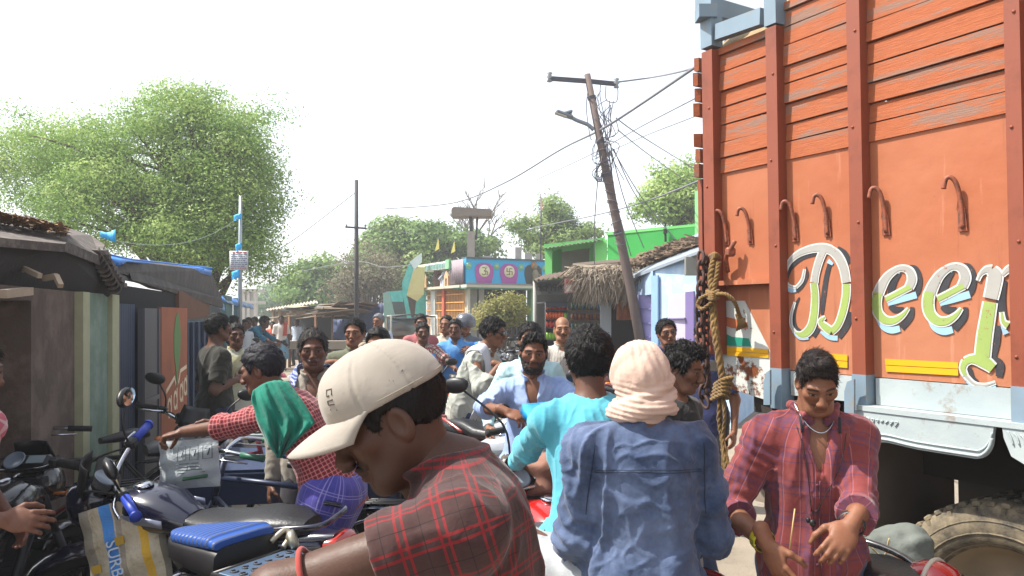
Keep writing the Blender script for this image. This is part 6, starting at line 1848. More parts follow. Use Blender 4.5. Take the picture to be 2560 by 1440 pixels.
def on_truck():
    # load, rope and chain are things of their own
    mb = MB(); c = TPX(1862, 88, -.35); 
    rows = []
    for i in range(9):
        a = math.pi * i / 8; rows.append([tp(1.38 - .10 * j, 3.06 + .42 * math.sin(a) * (1 - .12 * abs(j - 3) / 3) + .02 * math.sin(j * 2 + i), -.05 - .5 + .5 * math.cos(a)) for j in range(12)])
    mb.sheet(rows, True, 0, .02)
    for i in range(5): mb.ell(tp(.4 - .9 * i, 3.05, -.6), (.4, .4, .34), None, 16)
    tag(mb.build('sack_load', cloth('jute', '#a58d6d', c2='#8d7658', crease=.6)), 'beige sacks loaded above the plank side of the orange truck', 'sacks', kind='stuff')
    CH_ = mat('rusty_chain', '#4a3630', .8, .3, var=.3, scale=20)
    def chain(name, pts, label, R=.022, th=.0075):
        sp = smooth_path([TPX(*p) for p in pts], 10); mb = MB()
        d = 0; last = sp[0]; flip = 0; seg = []
        L = sum((sp[i + 1] - sp[i]).length for i in range(len(sp) - 1)); step = R * 2.1; n = int(L / step)
        acc = [0]
        for i in range(len(sp) - 1): acc.append(acc[-1] + (sp[i + 1] - sp[i]).length)
        for k in range(n):
            x = (k + .5) * step
            i = max(j for j in range(len(acc)) if acc[j] <= x); i = min(i, len(sp) - 2)
            p = sp[i].lerp(sp[i + 1], (x - acc[i]) / (acc[i + 1] - acc[i] + 1e-9)); t_ = (sp[i + 1] - sp[i]).normalized()
            a = (TN if k % 2 else TT); a = (a - t_ * a.dot(t_)).normalized()
            ring = [p + t_ * (R * 1.45 * math.cos(q)) + a * (R * .85 * math.sin(q)) for q in np.linspace(0, 2 * math.pi, 12, endpoint=False)]
            mb.tube(ring, th, 6, closed=True)
        o = mb.build(name, CH_); tag(o, label, 'chain')
    chain('tow_chain', [(1752, 632, .10), (1752, 700, .12), (1748, 780, .13), (1752, 850, .12), (1762, 930, .12), (1757, 985, .12), (1770, 1020, .12)], 'heavy rusty chain hanging from the rear corner of the truck', .027, .009)
    chain('tow_chain', [(1762, 640, .07), (1768, 760, .09), (1765, 880, .10), (1775, 1010, .10)], 'thinner rusty chain hanging close beside the heavy one', .020, .007)
    RP = cloth('rope', '#7b6036', c2='#5f4828', weave=2000, crease=.8)
    mb = MB()
    def rope(pts, rr=.014, st=True):
        sp = smooth_path([TPX(*p) for p in pts], 9)
        mb.tube(sp, rr * .8, 8)
        prev = None
        for k in range(3):                                      # three laid strands
            q = []
            for i, p in enumerate(sp):
                t_ = (sp[min(i + 1, len(sp) - 1)] - sp[max(i - 1, 0)]).normalized(); a = t_.cross(TN).normalized(); b = t_.cross(a)
                an = i * .9 + k * 2.09; q.append(p + (a * math.cos(an) + b * math.sin(an)) * rr * .55)
            mb.tube(q, rr * .55, 5)
    rope([(1786, 648, .10), (1778, 690, .12), (1782, 740, .13), (1784, 800, .13), (1794, 870, .13), (1806, 945, .13)], .020)
    rope([(1797, 655, .10), (1792, 690, .12), (1785, 735, .13), (1790, 820, .13), (1800, 900, .13), (1810, 955, .13)], .014)
    for i in range(3): rope([(1775 + 3 * i, 640 + 4 * i, .07), (1788, 634 + 4 * i, .12), (1800 - 2 * i, 645, .07)], .011)
    for i in range(4): rope([(1768, 728 + 5 * i, .14), (1782, 733 + 5 * i, .17), (1797, 727 + 5 * i, .14)], .011)
    rope([(1782, 735, .16), (1756, 742, .16), (1744, 760, .16), (1756, 772, .16), (1784, 752, .16)], .010)
    rope([(1784, 735, .16), (1815, 736, .15), (1836, 755, .12), (1846, 782, .08), (1852, 800, .06)], .011)
    for k in range(6): rope([(1840 + 4 * k, 786 + 2 * k, .06), (1846 + 3 * k, 806, .07), (1842 + 5 * k, 826 - 2 * k, .05)], .006)
    for i in range(5): rope([(1788 - 2 * i, 962 + 9 * i, .13), (1806, 950 + 9 * i, .17), (1832 - 3 * i, 944 + 13 * i, .13)], .013)
    rope([(1800, 985, .13), (1798, 1050, .13), (1806, 1100, .12), (1812, 1150, .12), (1818, 1195, .12)], .013); rope([(1806, 990, .14), (1812, 1040, .14), (1808, 1100, .13), (1816, 1170, .13)], .010)
    rg = random.Random(4)
    for k in range(14): rope([(1808 + rg.uniform(-8, 8), 1110 + rg.uniform(-30, 40), .13), (1814 + rg.uniform(-10, 10), 1160, .13), (1818 + rg.uniform(-10, 10), 1190 + rg.uniform(0, 30), .13)], .004)
    tag(mb.build('rope', RP), 'thick knotted yellow brown rope hanging from the truck corner', 'rope')
    # bundle of tarpaulin with straw by the wheel
    mb = MB(); R0 = tp(.58, .80, .22)
    V = []
    f = Field((-.22, -.2, -.2), (.22, .2, .2), .012); f.ell((0, 0, -.02), (.19, .15, .13), k=.05); f.ell((.08, -.04, .05), (.11, .1, .09), k=.06); f.ell((-.09, -.02, .03), (.09, .1, .09), k=.06)
    V, Q = f.mesh(); V = relax(V, Q, 1); V = V + vnormals(V, Q) * (.014 * wav(V, 30, 5) + .006 * wav(V, 80, 6))[:, None]
    b = np_obj('tarpaulin_bundle', V, Q, mat('tarp_grey', '#5f645f', .8, var=.3, scale=9, bump=.4)); b.location = TPX(2200, 1392, .22); tag(b, 'grey green tarpaulin bundle with straw by the truck tyre', 'bundle')
    mb = MB()
    for k in range(40):
        a = Vector((-.17 + rg.uniform(-.05, .06), rg.uniform(-.16, .0), rg.uniform(-.12, .10))); mb.tube(smooth_path([a, a + Vector((rg.uniform(-.06, .06), rg.uniform(-.05, .02), rg.uniform(-.05, .05))), a + Vector((rg.uniform(-.1, .06), rg.uniform(-.08, 0), rg.uniform(-.1, .05)))], 3), .003, 4)
    mb.build('straw', mat('straw', '#b39b6c', .9, var=.3, scale=30), b)
on_truck()
# ------------------------------------------------------------------ the people in the street
def towel_sheet(info, pts_rows, name, m, t=.006, wr=.006, seed=1, sub=4, straight=False):
    """cloth laid over the body: rows of local points, smoothed"""
    sp = (lambda q, n: [Vector(q[j]).lerp(Vector(q[j + 1]), k / n) for j in range(len(q) - 1) for k in range(n)] + [Vector(q[-1])]) if straight else smooth_path
    rows = [sp(r, sub) for r in pts_rows]
    cols = list(zip(*rows)); cols = [sp(c, sub) for c in cols]; rows = list(zip(*cols))
    V = np.array([[tuple(p) for p in r] for r in rows]); n, k = V.shape[:2]
    N = np.cross(np.gradient(V, axis=1), np.gradient(V, axis=0)); N /= np.linalg.norm(N, axis=2, keepdims=True) + 1e-9
    W = V + N * (wr * wav(V.reshape(-1, 3) * np.array([1.5, 1.5, .5]), 45, seed).reshape(n, k))[:, :, None]
    mb = MB(); mb.sheet([[tuple(p) for p in r] for r in W], True, 0, t)
    o = mb.build(name, m, info['body'])
    u = o.data.uv_layers.new(name='UVMap')
    co = np.array([v.co[:] for v in o.data.vertices]); li = np.array([l.vertex_index for l in o.data.loops])
    uv = np.stack([co[:, 0] + co[:, 1], co[:, 2] + .5 * co[:, 1]], 1)[li]
    u.data.foreach_set('uv', uv.astype(np.float32).ravel())
    return o

DARKT = cloth('dark_trousers', '#2d2b30'); JEANS = cloth('blue_jeans', '#37455f', c2='#4c5a74'); NAVY = cloth('navy_trousers', '#343f63')
CREAM = cloth('cream_cloth', '#b5ab98')

def people():
    # 1 man in the cap, close on the camera's left
    PL = cloth('red_black_plaid', '#33201f', [('u', .060, .0040, 0, '#74191e', .85), ('u', .060, .0040, .011, '#74191e', .85), ('v', .060, .0040, 0, '#74191e', .85), ('v', .060, .0040, .011, '#74191e', .85), ('u', .060, .0016, .036, '#1f191a', .8), ('v', .060, .0016, .036, '#1f191a', .8)], c2='#412b29', fuzz=.16)
    i = person('man in cream cap and red checked dark shirt looking down', (982, 1046, 1.35), (-1, .0), H=1.74, lean=8, head=(10, 27, 2), neck=(-.06, .50, -.92), nlen=.045, fine=True, skin=SKIN_DARK * .6, seed=3,
               lh=(-.12, .30, 1.02), lp=(-.25, 1, .12), rh=(.1, .42, 1.05), fat=.90, shoulders=1.02, twist=2,
               shirt=dict(m=PL, sleeve='short', neck='collar', open=.05, wr=.007, h=.006, sl=.46), pants=dict(m=DARKT), hp=dict(moustache=1, stubble=.35, hair_t=.008, hair_low=-.05, strands=1500, strand_l=.012, lift=.1, nose=1.12))
    cap(i)
    band = i['A'][-1]; a = band[0].lerp(band[1], .82); mb = MB(); ax = (band[1] - band[0]).normalized(); x = ax.orthogonal().normalized(); y = ax.cross(x)
    mb.tube([a + (x * math.cos(t) + y * math.sin(t)) * .0485 * i['s'] for t in np.linspace(0, 2 * math.pi, 28, endpoint=False)], .0045, 7, closed=True); mb.build('thread_band', cloth('thread', '#8f3a33'), i['body'])
    # 2 leaning man with the green towel
    RC = cloth('red_check', '#8a2630', [('u', .019, .0032, 0, '#251c24', .8), ('v', .019, .0032, 0, '#251c24', .8), ('u', .019, .003, .0095, '#b98b84', .6), ('v', .019, .003, .0095, '#b98b84', .6)])
    LG = cloth('purple_lungi', '#35357e', [('u', .085, .0035, 0, '#8d86b5', .7), ('u', .085, .0035, .012, '#8d86b5', .6), ('v', .085, .0035, 0, '#8d86b5', .7), ('v', .085, .0035, .012, '#8d86b5', .6), ('u', .03, .002, .02, '#6d66a2', .5)], c2='#4a4391')
    i = person('man in red checked shirt with green towel leaning over a bicycle', (655, 925, 3.55), (-1, -.02), H=1.72, lean=30, head=(-8, 16, 0), neck=(0, .35, 0), fine=True, skin=SKIN_DARK, seed=8,
               lh=('px', 432, 1085, 3.55), lp=(-.3, -.4, -1), rh=('px', 470, 1080, 4.0), rp=(.3, -.3, -1), lhand=dict(d=(0, 1, -.25), n=(0, -.2, -1), curl=.75, side=-1),
               shirt=dict(m=RC, sleeve='rolled', hem=.10, wr=.007, h=.006), pants=dict(m=LG, kind='halflungi', g=.02), hp=dict(hair_low=-.06, strands=1200, strand_l=.014, lift=.1, hair_t=.016, moustache=.7), hair='#1a1a22')
    GT = cloth('green_towel', '#0f6f5c', c2='#0c5c4f', crease=.6)
    iv = lambda p: (i['Rw'].transposed() @ (Vector(p) - i['loc'])) / i['S']
    Lf = [(0, 634, 974), (.2, 630, 1000), (.5, 642, 1055), (.8, 668, 1112), (1, 694, 1144)]; Rt_ = [(0, 722, 954), (.2, 752, 996), (.45, 787, 1056), (.62, 768, 1078), (.8, 738, 1106), (1, 703, 1145)]
    ev = lambda T, v: tuple(np.interp(v, [q[0] for q in T], [q[c] for q in T]) for c in (1, 2))
    rows = []
    for v in np.linspace(0, 1, 34):
        (lx, ly), (rx, ry) = ev(Lf, v), ev(Rt_, v); row = []
        for u_ in np.linspace(0, 1, 30):
            x = lx + (rx - lx) * u_; y = ly + (ry - ly) * u_ - 12 * math.sin(math.pi * u_) * (1 - v) ** 2
            d = 3.27 + .10 * (1 - v) ** 3 + .05 * u_ * v + .02 * math.sin(2 * math.pi * (2.6 * u_ + .5 * v)) * (.35 + v) + .009 * math.sin(2 * math.pi * (6.1 * u_ - 1.2 * v))
            row.append(iv(P(x, y, d)))
        rows.append(row)
    towel_sheet(i, rows, 'towel', GT, .004, .003, 4, 1, True)
    # 3 man with the blue checked scarf
    i = person('moustached man with blue checked scarf round his neck facing the camera', (783, 876, 4.2), (.16, -1), H=1.68, head=(4, 3, 2), fine=True, skin=SKIN_DARK * .95, seed=12, hair='#201d1d',
               shirt=dict(m=cloth('beige_grey', '#8a8377', c2='#7c766c'), sleeve='long', open=.13, neck='collar'), pants=dict(m=DARKT), hp=dict(moustache=1.0, mcol=(.16, .14, .13), w=.93, hairline=.088, hair2='#55504d', stubble=.25, hair_t=.014, gaze=.001))
    BS = cloth('blue_scarf', '#3c4a7c', [('u', .022, .006, 0, '#a9b0c4', .7), ('v', .022, .006, 0, '#a9b0c4', .7)])
    N, X, Fw, up = i['N'], i['X'], i['Fw'], i['up']; L = lambda a, b, c: N + X * a + Fw * b + up * c
    for sg in (-1, 1):
        towel_sheet(i, [[L(sg * .02, -.085, .055), L(sg * .085, -.03, .052), L(sg * .088, .07, -.015), L(sg * .10, .142, -.14), L(sg * .11, .155, -.30), L(sg * .11, .15, -.44)],
                        [L(sg * .02, -.105, .02), L(sg * .115, -.04, .025), L(sg * .125, .06, -.035), L(sg * .14, .138, -.14), L(sg * .15, .150, -.30), L(sg * .15, .145, -.44)],
                        [L(sg * .02, -.115, -.03), L(sg * .14, -.05, -.01), L(sg * .158, .05, -.05), L(sg * .175, .115, -.15), L(sg * .18, .135, -.30), L(sg * .18, .13, -.42)]], 'scarf', BS, .008, .008, 3 + sg)
    mb = MB(); mb.tube([i['Nk'] + i['nd'] * -.012 + (X * math.cos(t) + Fw * math.sin(t)) * .062 for t in np.linspace(0, 2 * math.pi, 24, endpoint=False)], .0022, 5, closed=True); mb.build('neck_thread', M_BLACKC, i['body'])
    # 4-6 behind
    person('man in olive polo shirt standing between the scarf and the dark haired head', (887, 833, 6.4), (.18, -1), H=1.66, head=(-14, 2, 0), skin=SKIN_MID, seed=15, rh=('px', 838, 905, 6.3), rp=(1, -.2, -.2), shirt=dict(m=cloth('olive_polo', '#5b5e4c'), open=.10), pants=dict(m=DARKT), hp=dict(w=1.02, hairline=.095), fine=True)
    person('man half hidden behind the cream cap with only his dark hair showing', (945, 864, 5.2), (-.1, -1), H=1.66, skin=SKIN_MID, seed=16, shirt=dict(m=cloth('dark_grey_shirt', '#3c3e40')), pants=dict(m=DARKT), hp=dict(hair_top=1.3, hair_t=.017))
    person('far man with grey hair and pale blue shirt near the temple stair', (946, 803, 12.5), (-.4, -1), H=1.66, skin=SKIN_MID, seed=17, hair='#5c5f63', shirt=dict(m=cloth('pale_blue_shirt', '#aab6c4')), pants=dict(m=DARKT), hp=dict(hair2='#8d9094', hair_t=.018, hair_low=-.09))
    # 7 riders coming towards the camera
    RW = cloth('red_white_plaid', '#b5a79d', [('u', .075, .022, 0, '#8c3233', .85), ('v', .075, .022, 0, '#8c3233', .75), ('u', .075, .010, .038, '#3b3133', .8), ('v', .075, .010, .038, '#3b3133', .6)])
    sit = dict(seated=True, fit='pelvis', pelvis=(0, 0, .86), lf=(-.22, .22, .34), rf=(.22, .22, .34))
    person('moustached rider in red and white plaid shirt on a red motorcycle', (1057, 832, 8.9), (.22, -1), H=1.66, lean=8, skin=SKIN_DARK, seed=20, lh=(-.34, .50, 1.08), rh=(.34, .50, 1.08), shirt=dict(m=RW, open=.06), pants=dict(m=cloth('maroon_trousers', '#5d2f30')), hp=dict(moustache=1), **sit)
    person('pillion rider in faded red shirt behind the plaid rider', (1052, 808, 9.6), (.22, -1), H=1.66, skin=SKIN_DARK, seed=21, shirt=dict(m=cloth('faded_red', '#99585a')), pants=dict(m=DARKT), **sit)
    person('man in cream shirt standing behind the blue polo man', (1116, 812, 9.8), (-.3, -1), H=1.68, skin=SKIN_MID, seed=22, shirt=dict(m=CREAM), pants=dict(m=DARKT), hp=dict(hairline=.1))
    i = person('man in bright blue polo shirt standing astride a motorcycle', (1138, 822, 9.0), (-.1, -1), H=1.66, skin=SKIN_DARK, seed=23, lh=('px', 1180, 872, 8.9), lp=(-1, -.3, .1), rh=(.30, .42, 1.04), shirt=dict(m=cloth('blue_polo', '#2f72b8', c2='#6c9cc8', patch=2.2), open=.05), pants=dict(m=cloth('grey_green_trousers', '#474b44')), rf=(.3, .1, .085), lf=(-.3, .1, .085))
    i = person('helmeted man behind the blue polo man', (1163, 812, 9.8), (.1, -1), H=1.68, skin=SKIN_MID, seed=24, shirt=dict(m=cloth('slate_shirt', '#5b626b')), pants=dict(m=DARKT), hair_on=False)
    M4 = head_frame(i); mb = MB(M4); mb.lathe([(.128, -.03), (.142, .02), (.135, .08), (.10, .13), (.05, .155), (0, .16)], (0, -.01, .0), (0, 0, 1), 24); mb.build('helmet', mat('helmet_grey', '#4b4d55', .25, var=.1, coat=.6), i['body'])
    # 10 man in sunglasses pushing a bike, seen from his side
    i = person('man in sunglasses and pale shirt leaning on a motorcycle handlebar', (1234, 832, 6.3), (1, -.30), H=1.70, lean=20, head=(0, 8, 0), neck=(0, .3, 0), fine=True, skin=SKIN_MID * .85, seed=26, rh=('px', 1250, 912, 6.1), rp=(.5, -.8, -.6), lh=(-.25, .52, 1.02), rhand=dict(d=(0, 1, -.2), n=(0, 0, -1), curl=.7),
               shirt=dict(m=cloth('pale_grey_shirt', '#a3a49c', c2='#8f948b'), sleeve='three', wr=.010, g=.020, h=.007), pants=dict(m=NAVY), hp=dict(hair_t=.018, hair_a=.006, strand_l=.022))
    M4 = head_frame(i); mb = MB(M4)
    for sg in (-1, 1): mb.ell((sg * .034, .094, .004), (.029, .012, .020), Matrix.Rotation(-sg * .35, 3, 'Z'), 16); mb.tube([(sg * .062, .088, .010), (sg * .079, .0, .008)], .003, 5)
    mb.tube([(-.01, .108, .010), (.01, .108, .010)], .003, 5); mb.build('sunglasses', mat('sunglass_black', '#0d0d10', .1, var=0, coat=.6), i['body'])
    N, X, Fw, up = i['N'], i['X'], i['Fw'], i['up']; L = lambda a, b, c: N + X * a + Fw * b + up * c
    towel_sheet(i, [[L(.06, -.09, -.02), L(.075, .0, .05), L(.08, .10, -.03), L(.10, .165, -.22), L(.10, .18, -.46), L(.11, .17, -.62)], [L(.13, -.10, -.08), L(.16, .0, .0), L(.155, .09, -.07), L(.16, .14, -.22), L(.17, .16, -.46), L(.18, .15, -.60)]], 'towel', cloth('white_towel', '#b4b9c0'), .008, .010, 9)
    # 11 behind the bearded rider; 12 bearded rider
    person('man in pale cyan shirt sitting behind the bearded rider', (1326, 850, 5.2), (-.06, -1), H=1.68, skin=SKIN_MID * .9, seed=28, lh=(-.27, .22, .92), rh=(.27, .22, .92), shirt=dict(m=cloth('pale_cyan', '#a3c3c6'), sleeve='long', wr=.009), pants=dict(m=DARKT), hp=dict(hair_t=.012, hair2='#3b3838'), fine=True, **sit)
    LB = cloth('light_blue_print', '#7d94bf', c2='#9aabcc', patch=3)
    sit2 = dict(sit); sit2['rf'] = (.26, .18, .34); sit2['lf'] = (-.26, .18, .34)
    i = person('bearded rider in open light blue shirt facing the camera', (1334, 882, 4.55), (-.04, -1), H=1.72, lean=6, head=(2, 6, -4), fine=True, skin=SKIN_MID * .82, seed=30, fat=1.1, rh=('px', 1268, 1030, 4.15), rp=(1, -.4, -.2), lh=('px', 1410, 1035, 4.2), lp=(-1, -.4, -.2), rhand=dict(d=(-.75, .35, -.25), n=(-.1, -.5, -1), curl=.55),
               shirt=dict(m=LB, sleeve='rolled', open=.20, neck='collar', wr=.010, h=.0065), pants=dict(m=cloth('brown_trousers', '#4c443f')), hp=dict(beard=.95, moustache=1, hair_top=1.5, hair_t=.006, hair_a=.006, strand_l=.016, strands=1800, lift=.2, hairline=.092, w=1.05), **sit2)
    mb = MB(); w = i['A'][1][2]; e = i['A'][1][1]; ax = (w - e).normalized(); x = ax.orthogonal().normalized(); y = ax.cross(x)
    mb.lathe([(.036, -.022), (.039, -.02), (.039, .02), (.036, .022)], e.lerp(w, .82), ax, 20); mb.ell(e.lerp(w, .82) + Vector((0, 0, .036)), (.022, .022, .01)); mb.build('wristwatch', M_BLACKC, i['body'])
    # 13 bald man
    ST = cloth('striped_white', '#aeaaa2', [('u', .03, .006, 0, '#77716a', .7), ('u', .03, .002, .014, '#8a5a50', .6)])
    person('balding moustached man in striped white shirt standing by the snack rack', (1406, 824, 6.9), (.12, -1), H=1.70, head=(-6, 0, 0), skin=SKIN_LIGHT * .8, seed=33, fine=True, shirt=dict(m=ST, sleeve='short', open=.05), pants=dict(m=DARKT), hp=dict(moustache=1, recede=1, hair_t=.006, w=.95, strands=120, hair2='#4b4643'))
    # 14 rider in cyan seen from behind
    CY = cloth('cyan_shirt', '#4a9bad', c2='#5aa8b6', patch=2.0, fuzz=.06)
    i = person('rider in plain cyan shirt seen from behind on the red motorcycle', (1472, 900, 2.95), (-.10, .99), H=1.74, lean=10, head=(-6, 2, 0), fine=True, skin=SKIN_DARK * .95, seed=36, seated=True, fit='pelvis', pelvis=(0, 0, .86), lf=(-.24, .25, .34), rf=(.24, .25, .34),
               lh=('px', 1290, 1160, 3.36), lp=(-1, -.5, -.4), rh=(.34, .5, 1.0), shirt=dict(m=CY, sleeve='long', neck='round', wr=.011, h=.006, hem=.14), pants=dict(m=DARKT), hp=dict(hair_t=.022, hair_low=-.082, strands=3600, strand_l=.017, strand_w=.0014, lift=.22, hair_a=.004, hair_top=1.25))
    # 15 pillion in denim with head cloth
    DN = cloth('denim_shirt', '#2b3954', c2='#5f6d8a', patch=3.4, fuzz=.28, crease=.55)
    i = person('pillion rider in blue denim shirt with peach cloth wrapped round his head', (1597, 938, 2.42), (-.13, 1), H=1.74, lean=3, tilt=1, head=(2, 2, 0), fine=True, skin=SKIN_DARK, seed=39, seated=True, fit='pelvis', pelvis=(0, 0, .82), lf=(-.36, .36, .47), rf=(.26, .20, .40), kl=(-.2, .3, 1), hscale=.95, shoulders=1.05,
               lh=('px', 1432, 1366, 2.62), lp=(-.25, -1, -.3), rh=(.22, .28, .88), rp=(.25, -1, -.2), shirt=dict(m=DN, sleeve='long', neck='collar', wr=.015, h=.006, hem=.20, flaps=False, g=.020), pants=dict(m=cloth('grey_jeans', '#85898c', c2='#9a9d9f', patch=7), wr=.010), hair_on=False)
    headcloth(i)
    N, X, Fw, up = i['N'], i['X'], i['Fw'], i['up']; L = lambda a, b, c: N + X * a + Fw * b + up * c
    V, Q = i['shirtV']; Fn, Xn, Un = (np.array(q) for q in (Fw, X, up))
    def back(a, c):
        p = np.array(L(a, 0, c)); d = V - p; k = np.argsort((d @ Xn) ** 2 + (d @ Un) ** 2)[:14]; k = k[np.argmin(V[k] @ Fn)]
        return Vector(p + Fn * ((V[k] - p) @ Fn)) - Fw * .0005
    mb = MB()
    for dz in (0, -.007): mb.tube(smooth_path([back(a, -.135 - .25 * a * a + dz) for a in np.linspace(-.17, .17, 22)], 2), .0012, 5)
    for sg in (-1, 1): mb.tube(smooth_path([back(sg * (.170 + .018 * t), -.06 - .22 * t) for t in np.linspace(0, 1, 9)], 2), .0014, 5)
    mb.build('yoke_seam', cloth('denim_seam', '#1a2438'), i['body'])
    # 16 man in black t-shirt
    i = person('curly haired man in black t-shirt looking down beside the rope', (1708, 922, 3.5), (.80, -.62), H=1.70, head=(0, 14, 0), fine=True, skin=SKIN_MID * .85, seed=42, shirt=dict(m=cloth('black_tee', '#1f2022', fuzz=.15), neck='round'), pants=dict(m=JEANS),
               hp=dict(hair_top=1.5, hair_t=.014, hair_a=.010, strands=1800, strand_l=.018, lift=.7, stubble=.3, moustache=.5, hairline=.09, w=.97))
    # 17 man with spectacles
    i = person('man with spectacles and navy shirt in front of the lilac door', (1667, 832, 6.6), (.2, -1), H=1.66, lean=8, tilt=6, head=(-6, 0, 8), fine=True, skin=SKIN_MID * .9, seed=45, shirt=dict(m=cloth('navy_shirt', '#2b3157'), open=.03), pants=dict(m=DARKT), hp=dict(hairline=.09))
    M4 = head_frame(i); mb = MB(M4)
    for sg in (-1, 1):
        mb.tube([(sg * .033 + .021 * math.cos(a), .102 - .012 * abs(math.cos(a)) * .5, .003 + .016 * math.sin(a)) for a in np.linspace(0, 2 * math.pi, 16, endpoint=False)], .0016, 4, closed=True); mb.tube([(sg * .055, .096, .006), (sg * .078, 0, .008)], .0016, 4)
    mb.tube([(-.012, .110, .005), (.012, .110, .005)], .0016, 4); mb.build('spectacles', M_BLACKC, i['body'])
    i = person('man with white scarf partly hidden by the truck chain', (1762, 838, 6.0), (-.5, -1), H=1.64, skin=SKIN_MID, seed=46, shirt=dict(m=cloth('navy_shirt', '#2b3157')), pants=dict(m=DARKT))
    N, X, Fw, up = i['N'], i['X'], i['Fw'], i['up']; L = lambda a, b, c: N + X * a + Fw * b + up * c
    towel_sheet(i, [[L(.05, -.08, .03), L(.09, .0, .06), L(.10, .10, -.03), L(.10, .15, -.2)], [L(.10, -.10, -.02), L(.17, .0, .02), L(.17, .09, -.07), L(.16, .14, -.2)]], 'scarf', cloth('white_towel', '#b4b9c0'), .012, .006, 2)
    # 18 young man in the pink plaid shirt
    PK = cloth('pink_plaid', '#713231', [('u', .105, .018, 0, '#4a3450', .45), ('v', .105, .018, 0, '#4a3450', .45), ('u', .105, .004, .022, '#3f3150', .55), ('v', .105, .004, .022, '#3f3150', .55), ('u', .105, .004, -.022, '#3f3150', .55), ('v', .105, .004, -.022, '#3f3150', .55), ('u', .0525, .0018, .0, '#c98a8a', .3)], c2='#7d3d3b', fuzz=.16)
    i = person('young man in pink plaid shirt looking down beside the orange truck', (2043, 956, 2.5), (-.10, -1), H=1.66, lean=2, head=(-4, 29, 3), neck=(0, .4, 0), fine=True, skin=SKIN_MID * .95, seed=48, shoulders=1.0, hscale=.88, fat=.93,
               rh=('px', 1920, 1362, 2.34), rp=(.45, -1, -.1), lh=('px', 2126, 1314, 2.18), lp=(-.45, -1, -.1), rhand=dict(d=(-.35, .35, -.85), n=(-.7, -.6, .1), curl=.35, spread=.08), lhand=dict(d=(.55, .5, -.55), n=(.2, -.75, -.6), curl=.5, spread=.06),
               shirt=dict(m=PK, sleeve='rolled', open=.17, neck='collar', wr=.012, h=.0058, g=.015, hem=.18), pants=dict(m=JEANS), hp=dict(hair_top=2.0, hair_t=.006, hair_a=.004, strands=2600, strand_l=.030, strand_w=.0014, lift=.04, hairline=.080, hair_low=-.04, moustache=.45, w=.90, flow=lambda p: np.stack([np.where(p[:, 2] > .06, -.9, p[:, 0] * 2), np.where(p[:, 2] > .06, .35, .1), np.where(p[:, 2] > .06, .1, -.8)], 1), hair2='#3a2c26'))
    extras_pink(i)
    # 19 men by the shops
    i = person('man in dark olive t-shirt and jeans standing with his back turned by the shops', (546, 820, 6.5), (.75, .66), H=1.72, fine=True, skin=SKIN_DARK, seed=51, rh=('px', 590, 950, 6.5), shirt=dict(m=cloth('dark_olive_tee', '#26251f'), neck='round', wr=.009), pants=dict(m=cloth('dark_jeans', '#2c3850')), hp=dict(hair_t=.018))
    person('man in white shirt with yellow print beside the dark olive t-shirt man', (590, 838, 7.3), (.5, -.8), H=1.68, skin=SKIN_DARK, seed=52, rh=('px', 622, 900, 7.1), shirt=dict(m=cloth('white_yellow', '#b8b9b6', c2='#a9a35c', patch=3)), pants=dict(m=CREAM))
    # 20 far shoppers
    person('far man in teal shirt bending forward near the steel pole', (662, 806, 17.5), (.95, -.1), H=1.72, lean=48, head=(0, 10, 0), fit='scale', skin=SKIN_DARK, seed=55, lh=(-.2, .75, .95), rh=(.2, .75, .95), shirt=dict(m=cloth('teal_shirt', '#1c627c'), sleeve='rolled'), pants=dict(m=cloth('teal_trousers', '#274f66')), hp=dict(hair_t=.03))
    far = 'shoppers gathered by the steel pole'
    for k, (px, py, Y, c, f, lb) in enumerate(((612, 812, 17, '#b2b7bd', (.6, -.6), 'far shopper in white shirt nearest the steel pole'), (622, 806, 18.5, '#8c93a0', (.3, -1), 'far shopper in grey shirt beside the steel pole'), (636, 804, 19.5, '#a3a8b5', (-.2, -1), 'far shopper in pale shirt behind the teal shirt man'), (586, 806, 14, '#3c3f44', (.6, .5), 'far shopper in charcoal shirt under the far stall eave'))):
        person(lb, (px, py, Y), f, H=1.64, skin=SKIN_DARK, seed=60 + k, shirt=dict(m=cloth('far_shirt%d' % k, c)), pants=dict(m=DARKT), hands=True, hp=dict(hair_t=.02), group=far)
    person('far woman in orange clothes under the tin roof stall', (681, 812, 24), (.2, -1), H=1.58, skin=SKIN_DARK, seed=66, shirt=dict(m=cloth('orange_sari', '#b5523a'), hem=.3), pants=dict(m=cloth('orange_sari', '#b5523a'), kind='lungi'))
    i = person('far man in white vest, red towel and blue shorts standing in sunlight', (703, 798, 23), (.3, -1), H=1.72, skin=SKIN_DARK * .7, seed=67, shirt=dict(m=cloth('white_vest', '#b9b2ad'), sleeve='none' if False else 'short'), pants=dict(m=cloth('faded_shorts', '#5b7f96'), kind='halflungi'))
    N, X, Fw, up = i['N'], i['X'], i['Fw'], i['up']; L = lambda a, b, c: N + X * a + Fw * b + up * c
    towel_sheet(i, [[L(-.04, -.1, .03), L(-.06, .03, .07), L(-.06, .14, -.1), L(-.04, .16, -.36)], [L(-.16, -.1, -.02), L(-.17, .02, .02), L(-.17, .13, -.12), L(-.16, .15, -.36)]], 'towel', cloth('red_towel', '#a34a3c'), .02, .008, 3)
    person('far man in pale blue shirt in the shade of the patched stall', (742, 806, 25), (-.2, -1), H=1.66, skin=SKIN_DARK * .7, seed=68, shirt=dict(m=cloth('pale_blue_shirt', '#aab6c4')), pants=dict(m=DARKT))
    # 21 man cut by the left edge
    PS = cloth('pink_white', '#b5616c', [('u', .05, .014, 0, '#c3b1b5', .7), ('v', .05, .014, 0, '#c3b1b5', .6)], c2='#a9505d')
